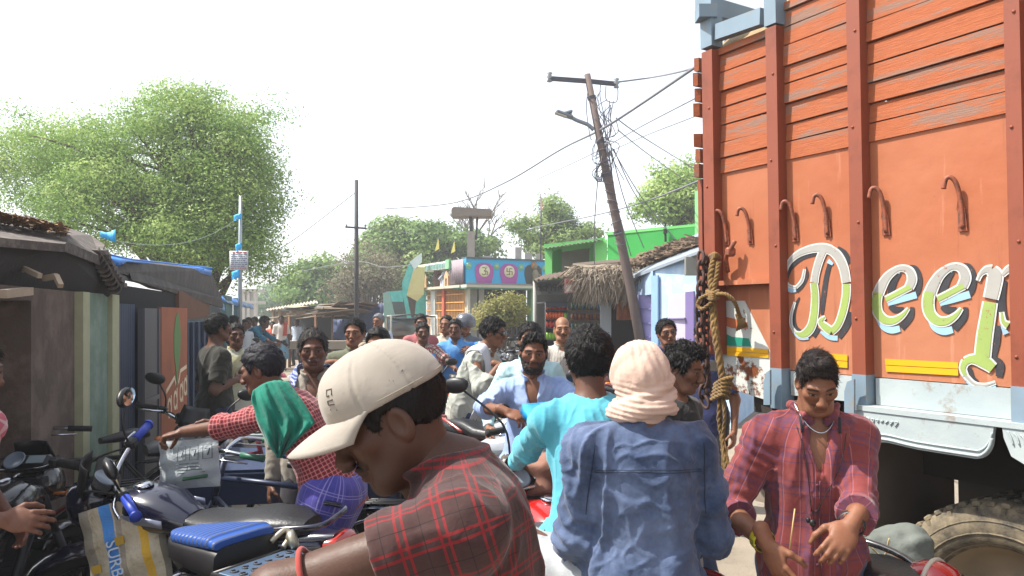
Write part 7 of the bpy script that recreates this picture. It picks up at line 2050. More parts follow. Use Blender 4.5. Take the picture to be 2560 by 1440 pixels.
    i = person('man in pink checked shirt with white neck cloth at the left picture edge', (-72, 928, 2.62), (1, -.05), H=1.70, lean=8, head=(0, 6, 0), neck=(0, .3, 0), fine=True, skin=SKIN_DARK, seed=70, rh=('px', 8, 1300, 2.45), rp=(.6, -1, -.2), lh=('px', 20, 1290, 2.9), lp=(-.6, -1, -.2), shirt=dict(m=PS, sleeve='rolled', wr=.009), pants=dict(m=DARKT), hp=dict(moustache=.8))
    N, X, Fw, up = i['N'], i['X'], i['Fw'], i['up']; L = lambda a, b, c: N + X * a + Fw * b + up * c
    towel_sheet(i, [[L(.03, -.09, .04), L(.085, .0, .055), L(.085, .10, -.02), L(.09, .165, -.15), L(.10, .19, -.30)], [L(.05, -.11, -.02), L(.13, -.02, .02), L(.14, .08, -.05), L(.14, .14, -.15), L(.15, .16, -.28)]], 'neck_cloth', cloth('white_towel', '#b4b9c0'), .010, .008, 6)

M_BLACKC = mat('black_trim', '#141416', .5, var=.1)

def cap(i):
    """cream baseball cap: crown, bill, seams, button and stitched mark, in the head's frame"""
    M4 = head_frame(i)
    CM = cloth('cap_cream', '#8b847a', c2='#948c82', patch=2.5, weave=2400, fuzz=.05, crease=.25)
    f = Field((-.12, -.15, -.02), (.12, .15, .18), .004)
    f.ell((0, -.012, .030), (.089, .109, .112), k=.01); f.ell((0, .05, .07), (.066, .05, .055), k=.04)
    pl = Vector((0, .01, 1)).normalized()
    f.cut((0, 0, .036), -pl)
    V, Q = f.mesh(); V = relax(V, Q, 1, .4)
    an = np.arctan2(V[:, 0], V[:, 1] + .012)
    r_ = vnormals(V, Q)
    seam = np.zeros(len(V))
    for k in range(6):
        d = np.abs(np.angle(np.exp(1j * (an - (k * math.pi / 3)))))
        seam -= .0022 * np.exp(-(d * .09 / .003) ** 2) - .0012 * np.exp(-((d * .09 - .006) / .003) ** 2)
    V = V + r_ * (seam + .0018 * wav(V, 55, 4))[:, None]
    cr = np_obj('cap', i['toW'](V), Q, CM, i['body'], uv=np.stack([an[Q].ravel() * .1, V[Q.ravel(), 2]], 1))
    rows = []
    for j in range(9):
        v = j / 8; row = []
        for k in range(17):
            a = rad(-72 + 144 * k / 16)
            r0x, r0y = .086 * math.sin(a), -.012 + .106 * math.cos(a)
            ext = .098 * math.cos(a * .92) ** .7
            row.append((r0x * (1 + .12 * v), r0y + ext * v, .040 - .02 * (r0y + ext * v) + .004 - .016 * v * v - .024 * (math.sin(a) ** 2) * (.2 + v)))
        rows.append(row)
    mb = MB(M4); mb.sheet(rows, True, 0, .004); mb.build('bill', CM, cr)
    mb = MB(M4); mb.ell((0, -.012, .143), (.008, .008, .005), None, 12)
    for q in range(3):
        pts = [(.0885 * math.sin(a), -.012 + .1085 * math.cos(a), .042 + .004 * q) for a in np.linspace(0, 2 * math.pi, 48, endpoint=False)]
        if q < 2: mb.tube([(p[0] * 1.002, p[1] * 1.002, p[2]) for p in pts], .0008, 4, closed=True)
    mb.build('seam_stitching', cloth('cap_stitch', '#8d8270'), cr)
    # stitched monogram low on the front left panel
    mb = MB(M4); c0 = np.array((0, -.012, .03)); D_ = V - c0; Rr = np.linalg.norm(D_, axis=1); D_ = D_ / Rr[:, None]
    def on(u_, v_):
        a = rad(-34) + .62 * u_ / .105; t = .20 + .62 * v_ / .11
        d = np.array((math.cos(t) * math.sin(a), math.cos(t) * math.cos(a), math.sin(t))); k = np.argsort(-(D_ @ d))[:3]
        return tuple(c0 + d * (Rr[k].mean() + .0006))
    for g in ([(-.010, .046), (.010, .046), (.010, .036), (-.010, .034), (-.010, .024), (.010, .024)], [(-.010, .018), (-.010, .002), (.0, -.004), (.010, .002), (.010, .018)], [(-.010, .058), (-.010, .074), (.010, .074), (.010, .058), (.0, .058)]):
        mb.tube([on(*p) for p in g], .0012, 5)
    mb.build('stitched_mark', mat('cap_mark', '#4d4740', .8), cr)

def headcloth(i):
    """peach cloth wound over the head and round the neck"""
    CL = cloth('peach_cloth', '#b19688', c2='#bba294', patch=3, crease=.6, fuzz=.08)
    f = Field((-.15, -.19, -.26), (.15, .17, .18), .0045)
    f.ell((0, -.015, .022), (.094, .114, .100), k=.03); f.cap((0, -.03, -.02), (0, -.035, -.11), .088, .084, k=.05)
    f.ell((0, .13, -.03), (.062, .10, .10), k=.02, sub=True)
    f.cut((0, 0, -.165), (0, .25, -1))
    for k in range(3):
        zc = -.062 - .030 * k; tl = .55 - .30 * k
        pr = None
        for a in np.linspace(0, 2 * math.pi, 26):
            rx, ry = .098 + .005 * (k % 2) + .004 * k, .088 + .006 * k
            c = np.array((rx * math.sin(a), -.030 + ry * math.cos(a) * 1.0, zc + .018 * math.sin(a + k) * (1 if k % 2 else -1) + tl * .12 * math.sin(a)))
            if pr is not None: f.cap(pr, c, .015 + .004 * math.sin(2 * a + k), .015 + .004 * math.sin(2 * a + k), k=.016)
            pr = c
    V, Q = f.mesh(); V = relax(V, Q, 1, .5); N = vnormals(V, Q)
    an = np.arctan2(V[:, 0], -(V[:, 1] + .01))
    m = sstep(-.06, .0, V[:, 2])
    fold = (np.clip(1 - 1.6 * np.abs(wav(V * np.array([1, 1, .35]), 42, 5, 2.0)), 0, 1) - .4) * .008 + np.sin(an * 6 + 14 * V[:, 2] + 2.6 * np.sin(an * 3 + 20 * V[:, 2])) * .002 + .0012 * np.sin(an * 23 + 50 * V[:, 2])
    low = np.sin(V[:, 2] * 330 + 3.2 * np.sin(an * 2 + 1) + 2 * wav(V, 25, 8)) * .0022
    V = V + N * (m * fold * sstep(.15, .10, V[:, 2]) + (1 - m) * low + .002 * wav(V, 70, 3))[:, None]
    np_obj('head_cloth', i['toW'](V), Q, CL, i['body'], uv=V[Q.ravel()][:, [0, 2]])

def extras_pink(i):
    """wristbands, chain, earphone cord and buttons of the young man in pink"""
    b = i['body']; N, X, Fw, up = i['N'], i['X'], i['Fw'], i['up']; L = lambda a, c, d: N + X * a + Fw * c + up * d
    e, w = i['A'][1][1], i['A'][1][2]; ax = (w - e).normalized()
    mb = MB(); mb.lathe([(.034, -.016), (.0365, -.014), (.0365, .014), (.034, .016)], e.lerp(w, .86), ax, 24); wbn = mb.build('wristband', mat('wrist_yellow', '#a89a14', .5, var=.05), b)
    mb = MB(); c = e.lerp(w, .86); x = ax.orthogonal().normalized(); y = ax.cross(x)
    for k in range(9):
        a = k * .7; r_ = (x * math.cos(a) + y * math.sin(a)) * .0368; t_ = (-x * math.sin(a) + y * math.cos(a))
        mb.tube([c + r_ - ax * .008, c + r_ + ax * .008, c + r_ + ax * .008 + t_ * .010, c + r_ - ax * .002 + t_ * .008][: 3 + k % 2], .0012, 4)
    mb.build('band_print', mat('band_green', '#28401a', .6), wbn)
    e, w = i['A'][-1][1], i['A'][-1][2]; ax = (w - e).normalized()
    mb = MB(); mb.lathe([(.034, -.018), (.038, -.016), (.038, .016), (.034, .018)], e.lerp(w, .90), ax, 24); mb.build('black_wristband', M_BLACKC, b)
    mb = MB(); pts = [L(.064 * math.sin(a), .02 + .085 * math.cos(a) * (1 if math.cos(a) > 0 else .6), .035 - .085 * max(0, math.cos(a)) ** 1.4) for a in np.linspace(0, 2 * math.pi, 40, endpoint=False)]
    mb.tube(pts, .0026, 6, closed=True); mb.build('neck_chain', M_CHROMEC, b)
    V, Q = i['shirtV']
    def snap(p, off=.004):
        """closest shirt point in front of p"""
        p = np.array(p); d = V - p; lat = d - np.outer(d @ np.array(Fw), np.array(Fw)); k = np.argsort((lat ** 2).sum(1))[:40]; k = k[np.argmax(V[k] @ np.array(Fw))]
        q = p + np.array(Fw) * ((V[k] - p) @ np.array(Fw)); return Vector(q) + Fw * off
    mb = MB()
    mb.tube(smooth_path([snap(L(.072, .06, -.03)), snap(L(.058, .1, -.10)), snap(L(.045, .1, -.20)), snap(L(.036, .1, -.30))], 5), .0016, 5)
    mb.tube(smooth_path([snap(L(-.078, .06, -.05)), snap(L(-.055, .1, -.15)), snap(L(-.01, .1, -.24)), snap(L(.02, .1, -.30)), snap(L(.036, .1, -.305)), snap(L(.034, .1, -.345))], 5), .0016, 5)
    mb.ell(snap(L(.034, .1, -.335), .008), (.010, .007, .012)); mb.ell(snap(L(.046, .1, -.328), .008), (.007, .006, .009)); mb.build('earphones', M_BLACKC, b)
    mb = MB(); mb.tube(smooth_path([snap(L(.01, .1, -.20), .001), snap(L(.008, .1, -.32), .001), snap(L(.004, .1, -.46), .001), snap(L(0, .1, -.60), .001)], 6), .003, 5)
    for k in range(5): c = snap(L(.018, .1, -.215 - .085 * k), .002); mb.lathe([(0, .002), (.0055, .002), (.0055, -.002)], c, Fw, 10)
    for q in ((-.055, -.15), (-.125, -.15)): pass
    mb.build('placket', cloth('placket_dark', '#5b2f3c'), b)
    mb = MB(); mb.tube([snap(L(.062, .06, .0), .002), snap(L(.058, .1, -.05), .002)], .005, 6); mb.tube([snap(L(-.062, .06, .0), .002), snap(L(-.058, .1, -.05), .002)], .005, 6); mb.build('collar_lining', cloth('collar_dark', '#26262c'), b)
    mb = MB(); mb.tube([P(1987, 1272, 2.2), P(1974, 1372, 2.2)], .0022, 5)
    tag(mb.build('thin_stick', mat('stick', '#b59a68', .8)), 'thin dry stick held in front of the pink plaid shirt', 'stick')
M_CHROMEC = mat('silver_chain', '#b9bcc2', .25, 1.0, var=.1)
people()
# ------------------------------------------------------------------ motorcycles, bicycles, scooters
M_BLACK = mat('black_plastic', '#0d0d10', .45, var=.2, scale=8)
M_RUB = mat('rubber', '#1c1b1b', .9, var=.2, scale=20)
M_CHROME = mat('chrome', '#b9bcc2', .16, 1.0, var=.05)
M_STEELG = mat('engine_grey', '#3f3f43', .5, .5, var=.3, scale=14)
M_SEAT = mat('seat_vinyl', '#191a1e', .42, var=.12, scale=9, bump=.25, bscale=60)
M_MIRROR = mat('mirror_glass', '#d6dadd', .03, 1.0, var=0)
M_TAIL = mat('tail_red', '#9c2419', .2, var=.05, coat=.5)
M_AMBER = mat('amber', '#b5651d', .25, var=.05)
M_PLATE = mat('plate_white', '#c7c9c4', .5, var=.05)
M_LENS = mat('lamp_lens', '#a8b2bb', .08, .4, var=.05, coat=.6)

def paint_mat(name, c): return mat(name, c, .22, 0.0, var=.06, scale=5, coat=.8, spec=.5)

def loft(mb, secs, n=14, m=None):
    """secs: (centre, half width x, half height z, squareness) stacked along y"""
    rows = []
    for (c, hx, hz, e) in secs:
        row = []
        for k in range(n + 1):
            a = 2 * math.pi * k / n
            ca, sa = math.cos(a), math.sin(a)
            row.append((c[0] + hx * math.copysign(abs(ca) ** e, ca), c[1], c[2] + hz * math.copysign(abs(sa) ** e, sa)))
        rows.append(row)
    mb.sheet(rows, True, m)
    for r_ in (rows[0], rows[-1]): mb.add(r_[:-1], [tuple(range(n))], False, m)
    return mb

def text_mesh(name, body, size, m, parent, M, ext=.001, align='CENTER'):
    cu = bpy.data.curves.new(name, 'FONT'); cu.body = body; cu.size = size; cu.align_x = align; cu.align_y = 'CENTER'; cu.extrude = ext; cu.resolution_u = 3
    o = bpy.data.objects.new(name, cu); COL.objects.link(o)
    dg = bpy.context.evaluated_depsgraph_get()
    me = bpy.data.meshes.new_from_object(o.evaluated_get(dg))
    COL.objects.unlink(o); bpy.data.objects.remove(o)
    me.name = name; me.materials.clear(); me.materials.append(m)
    q = bpy.data.objects.new(name, me); COL.objects.link(q)
    q.parent = parent; q.matrix_local = M
    return q

def motorcycle(label, loc, fwd, paint, pname, lean=0.0, steer=0.0, group=None, grips=None, scale=1.0, plate=None, seat=None, stripe=None, mirrors=True, rack=False, mh=0.0, mx=0.0):
    """forward +Y, wheels on z = 0, origin between the wheels"""
    r = empty('motorcycle', loc, math.atan2(-fwd[0], fwd[1]), label, 'motorcycle', group)
    r.rotation_euler = (0, rad(lean), math.atan2(-fwd[0], fwd[1])); r.scale = (scale,) * 3
    PT = paint_mat(pname, paint); GR = grips or M_RUB
    wb = .64
    def wheel(y, name, M=None, parent=r):
        mb = MB(M); c = (0, y, .30)
        mb.lathe([(.235, -.035), (.262, -.045), (.292, -.034), (.302, -.012), (.302, .012), (.292, .034), (.262, .045), (.235, .035), (.235, -.035)], c, (1, 0, 0), 40)
        ty = mb.build(name, M_RUB, parent)
        mb = MB(M); mb.lathe([(.238, -.03), (.222, -.022), (.215, 0), (.222, .022), (.238, .03)], c, (1, 0, 0), 36)
        mb.cyl((-.06, y, .30), (.06, y, .30), .045, n=14); mb.lathe([(.085, -.03), (.09, 0), (.085, .03), (0, .035)], c, (1, 0, 0), 20)
        for k in range(6):
            a = math.pi / 3 * k; mb.bar((0, y + .06 * math.cos(a), .30 + .06 * math.sin(a)), (0, y + .22 * math.cos(a + .2), .30 + .22 * math.sin(a + .2)), .03, .022, (1, 0, 0))
        mb.build('rim', M_BLACK, ty)
    wheel(-wb, 'rear_wheel')
    # steering assembly turns about the head
    H = Vector((0, .42, .88)); ax = Vector((0, -.45, 1)).normalized()
    St = Matrix.Translation(H) @ Matrix.Rotation(rad(steer), 4, ax) @ Matrix.Translation(-H)
    wheel(wb, 'front_wheel', St)
    mb = MB(St)
    for s in (-1, 1): mb.tube([(s * .075, wb + .01, .30), (s * .075, .50, .62)], .022, 10); mb.tube([(s * .075, .50, .62), (s * .075, .385, .93)], .017, 10)
    mb.bar((-.10, .40, .90), (.10, .40, .90), .05, .03); mb.build('fork', M_STEELG, r)
    mb = MB(St); pts = []
    for i in range(13):
        a = rad(-20 + 150 * i / 12); pts.append([(x * .062, wb + .335 * math.cos(a), .30 + (.335 - .02 * x * x) * math.sin(a)) for x in (-1, -.6, 0, .6, 1)])
    mb.sheet(pts, True, 0, .006); mb.build('front_mudguard', PT, r)
    mb = MB(St); loft(mb, [((0, .40, .86), .09, .07, .8), ((0, .47, .87), .115, .105, .8), ((0, .56, .86), .10, .10, .8), ((0, .585, .86), .075, .08, .9)], 16); hl = mb.build('headlamp_cowl', PT, r)
    mb = MB(St); mb.lathe([(0, .02), (.05, .016), (.085, 0)], (0, .583, .86), (0, 1, .1), 20); mb.build('headlamp', M_LENS, hl)
    mb = MB(St)
    mb.sheet([[(x * .115 * (1 - .25 * j / 4), .50 - .05 * j / 4 + .04 * (1 - x * x), .955 + .13 * j / 4) for x in (-1, -.6, -.2, .2, .6, 1)] for j in range(5)], True, 0, .006); mb.build('visor', M_BLACK, r)
    mb = MB(St); mb.box((0, .415, .985), (.25, .09, .05), Matrix.Rotation(.75, 3, 'X'), 0, .02); cl = mb.build('instrument_cluster', M_BLACK, r)
    mb = MB(St); nrm = Vector((0, -math.sin(.75), math.cos(.75)))
    mb.lathe([(.0, .002), (.044, .002), (.048, .006), (.052, 0)], Vector((-.05, .415, .985)) + nrm * .026, nrm, 24); mb.build('speedometer', mat('dial', '#6f7a86', .25, var=.1), cl)
    mb = MB(St); mb.box(Vector((.06, .415, .985)) + nrm * .027, (.085, .045, .004), Matrix.Rotation(.75, 3, 'X')); mb.build('display', mat('display', '#7f8c90', .25, var=.1), cl)
    mb = MB(St); mb.tube(smooth_path([(-.36, .26, .99), (-.24, .30, 1.0), (-.12, .36, .965), (0, .38, .955), (.12, .36, .965), (.24, .30, 1.0), (.36, .26, .99)], 4), .0125, 9); hb = mb.build('handlebar', M_CHROME, r)
    for s in (-1, 1):
        mb = MB(St); mb.tube([(s * .245, .298, 1.0), (s * .39, .245, .987)], .021, 12); mb.lathe([(.026, 0), (.026, .012), (.0, .014)], (s * .38, .249, .988), (s, -.35, -.06), 12); mb.build('grip', GR, hb)
        mb = MB(St); mb.box((s * .215, .312, 1.0), (.06, .05, .05), Matrix.Rotation(-s * .35, 3, 'Z'), 0, .012); mb.build('switch_box', M_BLACK, hb)
        mb = MB(St); mb.tube(smooth_path([(s * .21, .34, .995), (s * .28, .345, .985), (s * .36, .315, .975)], 3), .008, 7); mb.build('lever', M_CHROME, hb)
        if mirrors:
            mb = MB(St); mb.tube(smooth_path([(s * .20, .32, 1.01), (s * .22, .325, 1.10 + mh * .5), (s * .29 + mx, .30, 1.19 + mh)], 4), .006, 6); mb.build('mirror_stalk', M_BLACK, hb)
            Rm = Matrix.Rotation(-s * .30, 3, 'Z') @ Matrix.Rotation(-.15, 3, 'X')
            mb = MB(St); mb.ell((s * .315 + mx, .30, 1.205 + mh), (.072, .025, .042), Rm, 18); mi = mb.build('mirror', M_BLACK, hb)
            mb = MB(St); q = Vector((s * .315 + mx, .30, 1.205 + mh)) + Rm @ Vector((0, -.020, 0)); d = Rm @ Vector((0, -1, 0))
            mb.add([q + Rm @ Vector((.064 * math.cos(a), 0, .036 * math.sin(a))) - d * -.004 for a in np.linspace(0, 2 * math.pi, 18, endpoint=False)], [tuple(range(18))]); mb.build('mirror_glass', M_MIRROR, mi)
        mb = MB(St); mb.tube([(s * .08, .46, .82), (s * .17, .46, .82)], .008, 6); mb.ell((s * .19, .465, .82), (.03, .045, .022), None, 12); mb.build('indicator', M_AMBER, r)
    mb = MB(St)
    for s in (-1, 1):
        mb.tube(smooth_path([(s * .2, .32, .99), (s * .12, .48, 1.0), (s * .05, .50, .85), (s * .03, .42, .70)], 4), .005, 5); mb.tube(smooth_path([(s * .17, .33, .98), (s * .05, .46, .93), (-s * .04, .44, .75)], 4), .004, 5)
    mb.build('cable', M_RUB, r)
    # frame, tank, seat, panels
    mb = MB(); 
    for s in (-1, 1): mb.tube(smooth_path([(0, .40, .80), (s * .05, .25, .62), (s * .08, .0, .42), (s * .08, -.25, .40), (s * .08, -wb, .32)], 4), .02, 8); mb.tube(smooth_path([(0, .38, .82), (s * .06, 0, .70), (s * .08, -.45, .68)], 4), .016, 8); mb.tube([(s * .12, -.25, .65), (s * .11, -wb, .33)], .024, 10)
    mb.build('frame', M_BLACK, r)
    mb = MB(); loft(mb, [((0, .40, .80), .07, .05, .7), ((0, .33, .83), .125, .085, .75), ((0, .20, .845), .145, .10, .75), ((0, .05, .83), .13, .085, .75), ((0, -.08, .79), .08, .05, .8)], 18); tk = mb.build('fuel_tank', PT, r)
    mb = MB(); mb.lathe([(.045, 0), (.045, .008), (.02, .014), (0, .014)], (0, .20, .942), (0, .0, 1), 18); mb.build('fuel_cap', M_CHROME, tk)
    if stripe:
        mb = MB()
        for s in (-1, 1): mb.sheet([[(s * (.140 + .006 * math.sin(j)), .32 - .34 * j / 5, .85 + dz - .02 * j / 5) for j in range(6)] for dz in (-.02, .015)], True, 0, .004)
        mb.build('tank_stripe', stripe, tk)
    mb = MB(); loft(mb, [((0, -.05, .80), .06, .03, .7), ((0, -.14, .795), .105, .045, .6), ((0, -.32, .795), .125, .055, .6), ((0, -.46, .835), .12, .05, .6), ((0, -.62, .845), .11, .045, .65), ((0, -.70, .84), .07, .03, .8)], 18); mb.build('seat', seat or M_SEAT, r)
    mb = MB()
    for s in (-1, 1): mb.sheet([[(s * .112, -.02, .73), (s * .118, -.2, .75), (s * .112, -.42, .775), (s * .085, -.78, .80)], [(s * .122, -.04, .66), (s * .13, -.2, .67), (s * .118, -.42, .71), (s * .07, -.8, .765)], [(s * .10, -.08, .56), (s * .115, -.22, .58), (s * .10, -.40, .66), (s * .05, -.78, .73)]], True, 0, .012)
    mb.build('side_panel', PT, r)
    mb = MB(); loft(mb, [((0, -.55, .77), .09, .03, .7), ((0, -.75, .80), .075, .03, .7), ((0, -.83, .805), .05, .022, .8)], 12); mb.build('tail_cowl', PT, r)
    mb = MB(); mb.tube(smooth_path([(-.14, -.42, .80), (-.145, -.62, .87), (-.10, -.80, .885), (0, -.82, .885), (.10, -.80, .885), (.145, -.62, .87), (.14, -.42, .80)], 4), .013, 8); mb.build('grab_rail', PT if not rack else M_CHROME, r)
    mb = MB(); loft(mb, [((0, -.80, .775), .085, .035, .7), ((0, -.86, .785), .075, .035, .7), ((0, -.885, .78), .055, .025, .8)], 12); mb.build('tail_lamp', M_TAIL, r)
    mb = MB(); mb.sheet([[(x * .07, -wb - .335 * math.cos(rad(a)), .30 + .335 * math.sin(rad(a))) for x in (-1, -.4, .4, 1)] for a in (120, 100, 80, 60, 40, 25)], True, 0, .006); mb.bar((0, -.80, .74), (0, -.95, .50), .10, .012, (0, -1, .5)); mb.build('rear_mudguard', M_BLACK, r)
    mb = MB(); R_ = Matrix.Rotation(-.35, 3, 'X'); c = Vector((0, -.945, .60)); mb.box(c, (.20, .008, .11), R_, 0, .003); pl = mb.build('number_plate', M_PLATE, r)
    if plate: text_mesh('plate_text', plate, .05, mat('plate_ink', '#15151a', .5), pl, Matrix.Translation(c + R_ @ Vector((0, -.006, 0))) @ R_.to_4x4() @ Matrix.Rotation(math.pi / 2, 4, 'X'))
    for s in (-1, 1):
        mb = MB(); mb.tube([(s * .07, -.80, .70), (s * .15, -.82, .70)], .008, 6); mb.ell((s * .17, -.82, .70), (.028, .045, .02), None, 12); mb.build('indicator', M_AMBER, r)
    mb = MB(); mb.box((0, .02, .40), (.24, .26, .22), None, 0, .04); mb.lathe([(.11, -.14), (.12, -.12), (.12, .12), (.11, .14), (0, .145)], (0, -.05, .38), (1, 0, 0), 24)
    for i in range(6): mb.box((0, .14 + .02 * i, .50 + .022 * i), (.17, .13, .010), Matrix.Rotation(.8, 3, 'X'), 0, .003)
    mb.bar((-.25, -.02, .27), (.25, -.02, .27), .03, .03); mb.build('engine', M_STEELG, r)
    mb = MB(); mb.tube(smooth_path([(.08, .28, .50), (.12, .30, .30), (.14, .05, .24), (.15, -.25, .30)], 5), .02, 9); mb.tube([(.15, -.25, .30), (.16, -.80, .42)], [.03, .05], 14); mb.build('exhaust', M_CHROME, r)
    mb = MB(); mb.tube([(-.12, .0, .30), (-.26, -.05, .02)], .012, 6); mb.bar((-.29, -.05, .01), (-.23, -.05, .01), .05, .012); mb.build('side_stand', M_BLACK, r)
    return r

def bicycle(label, loc, fwd, paint, lean=4, steer=0, group=None, basket=False, lit_grip=None):
    r = empty('bicycle', loc, 0, label, 'bicycle', group); r.rotation_euler = (0, rad(lean), math.atan2(-fwd[0], fwd[1]))
    PT = mat('bike_' + paint.strip('#'), paint, .4, .2, var=.2, scale=14)
    H = Vector((0, .38, .80)); ax = Vector((0, -.3, 1)).normalized(); St = Matrix.Translation(H) @ Matrix.Rotation(rad(steer), 4, ax) @ Matrix.Translation(-H)
    def wheel(y, nm, M=None):
        mb = MB(M); ring = [(0, y + .335 * math.cos(a), .34 + .335 * math.sin(a)) for a in np.linspace(0, 2 * math.pi, 40, endpoint=False)]
        mb.tube(ring, .017, 8, closed=True); w = mb.build(nm, M_RUB, r)
        mb = MB(M); mb.tube([(0, y + .312 * math.cos(a), .34 + .312 * math.sin(a)) for a in np.linspace(0, 2 * math.pi, 40, endpoint=False)], .009, 6, closed=True)
        mb.cyl((-.045, y, .34), (.045, y, .34), .02, n=8)
        for k in range(28):
            a = 2 * math.pi * k / 28; s = .03 if k % 2 else -.03
            mb.tube([(s, y + .02 * math.cos(a + .9), .34 + .02 * math.sin(a + .9)), (0, y + .31 * math.cos(a), .34 + .31 * math.sin(a))], .0018, 3)
        mb.build('rim', M_CHROME, w)
    wheel(-.52, 'rear_wheel'); wheel(.56, 'front_wheel', St)
    mb = MB(); mb.tube([(0, .36, .84), (0, -.14, .80)], .016, 8); mb.tube([(0, .39, .74), (0, -.08, .32)], .016, 8); mb.tube([(0, -.08, .30), (0, -.18, .90)], .015, 8)
    for s in (-1, 1): mb.tube([(s * .02, -.16, .78), (s * .05, -.52, .34)], .009, 6); mb.tube([(s * .02, -.08, .31), (s * .05, -.52, .34)], .009, 6)
    mb.build('frame', PT, r)
    mb = MB(St)
    for s in (-1, 1): mb.tube([(s * .045, .56, .34), (s * .045, .44, .64), (0, .40, .72)], .011, 7)
    mb.tube([(0, .40, .70), (0, .34, .95)], .016, 8); mb.build('fork', PT, r)
    mb = MB(St); mb.tube(smooth_path([(-.27, .16, 1.0), (-.22, .30, 1.02), (-.1, .345, .99), (0, .345, .97), (.1, .345, .99), (.22, .30, 1.02), (.27, .16, 1.0)], 5), .011, 8); hb = mb.build('handlebar', M_CHROME, r)
    for s in (-1, 1):
        mb = MB(St); mb.tube([(s * .26, .20, 1.005), (s * .275, .08, .985)], .017, 9); mb.build('grip', lit_grip or M_RUB, hb)
        mb = MB(St); mb.tube([(s * .18, .33, 1.0), (s * .26, .30, .98), (s * .285, .16, .965)], .005, 5); mb.build('brake_lever', M_CHROME, hb)
    mb = MB(); loft(mb, [((0, -.02, .92), .025, .02, .8), ((0, -.12, .925), .05, .03, .8), ((0, -.25, .935), .095, .04, .8), ((0, -.31, .93), .08, .03, .8)], 12); mb.build('saddle', M_SEAT, r)
    mb = MB()
    for nm, y, a0, a1 in (('r', -.52, 20, 190), ('f', .56, -10, 120)):
        mb.M = St if nm == 'f' else None
        mb.sheet([[(x * .03, y + (.37 if nm == 'f' else -.37) * math.cos(rad(a)), .34 + .37 * math.sin(rad(a))) for x in (-1, 0, 1)] for a in np.linspace(a0, a1, 12)], True, 0, .003)
    mb.M = None; mb.build('mudguard', PT, r)
    mb = MB()
    for x in (-.07, -.025, .025, .07): mb.tube([(x, -.28, .74), (x, -.75, .74)], .006, 5)
    for y in (-.3, -.5, -.74): mb.tube([(-.075, y, .74), (.075, y, .74)], .006, 5)
    for s in (-1, 1): mb.tube([(s * .07, -.6, .74), (s * .05, -.52, .36)], .006, 5)
    mb.build('carrier', M_BLACK, r)
    mb = MB(); mb.lathe([(.09, -.006), (.095, 0), (.09, .006)], (.05, -.08, .31), (1, 0, 0), 24); mb.bar((.07, -.08, .31), (.07, .02, .18), .02, .012); mb.bar((-.07, -.08, .31), (-.07, -.18, .44), .02, .012)
    for s, q in ((1, (.02, .18)), (-1, (-.18, .44))): mb.box((s * .12, q[0], q[1]), (.09, .06, .02), None, 0, .004)
    mb.build('pedals', M_STEELG, r)
    if basket:
        mb = MB(St)
        for z in (.78, .86, .94, 1.02): mb.tube([(-.17, .42, z), (-.17, .68, z), (.17, .68, z), (.17, .42, z)], .004, 5, closed=True)
        for k in range(9): x = -.17 + .0425 * k; mb.tube([(x, .42, 1.02), (x, .42, .78), (x, .68, .78), (x, .68, 1.02)], .003, 4)
        for k in range(6): y = .44 + .044 * k; mb.tube([(-.17, y, 1.02), (-.17, y, .78), (.17, y, .78), (.17, y, 1.02)], .003, 4)
        mb.build('basket', M_BLACK, r)
    return r

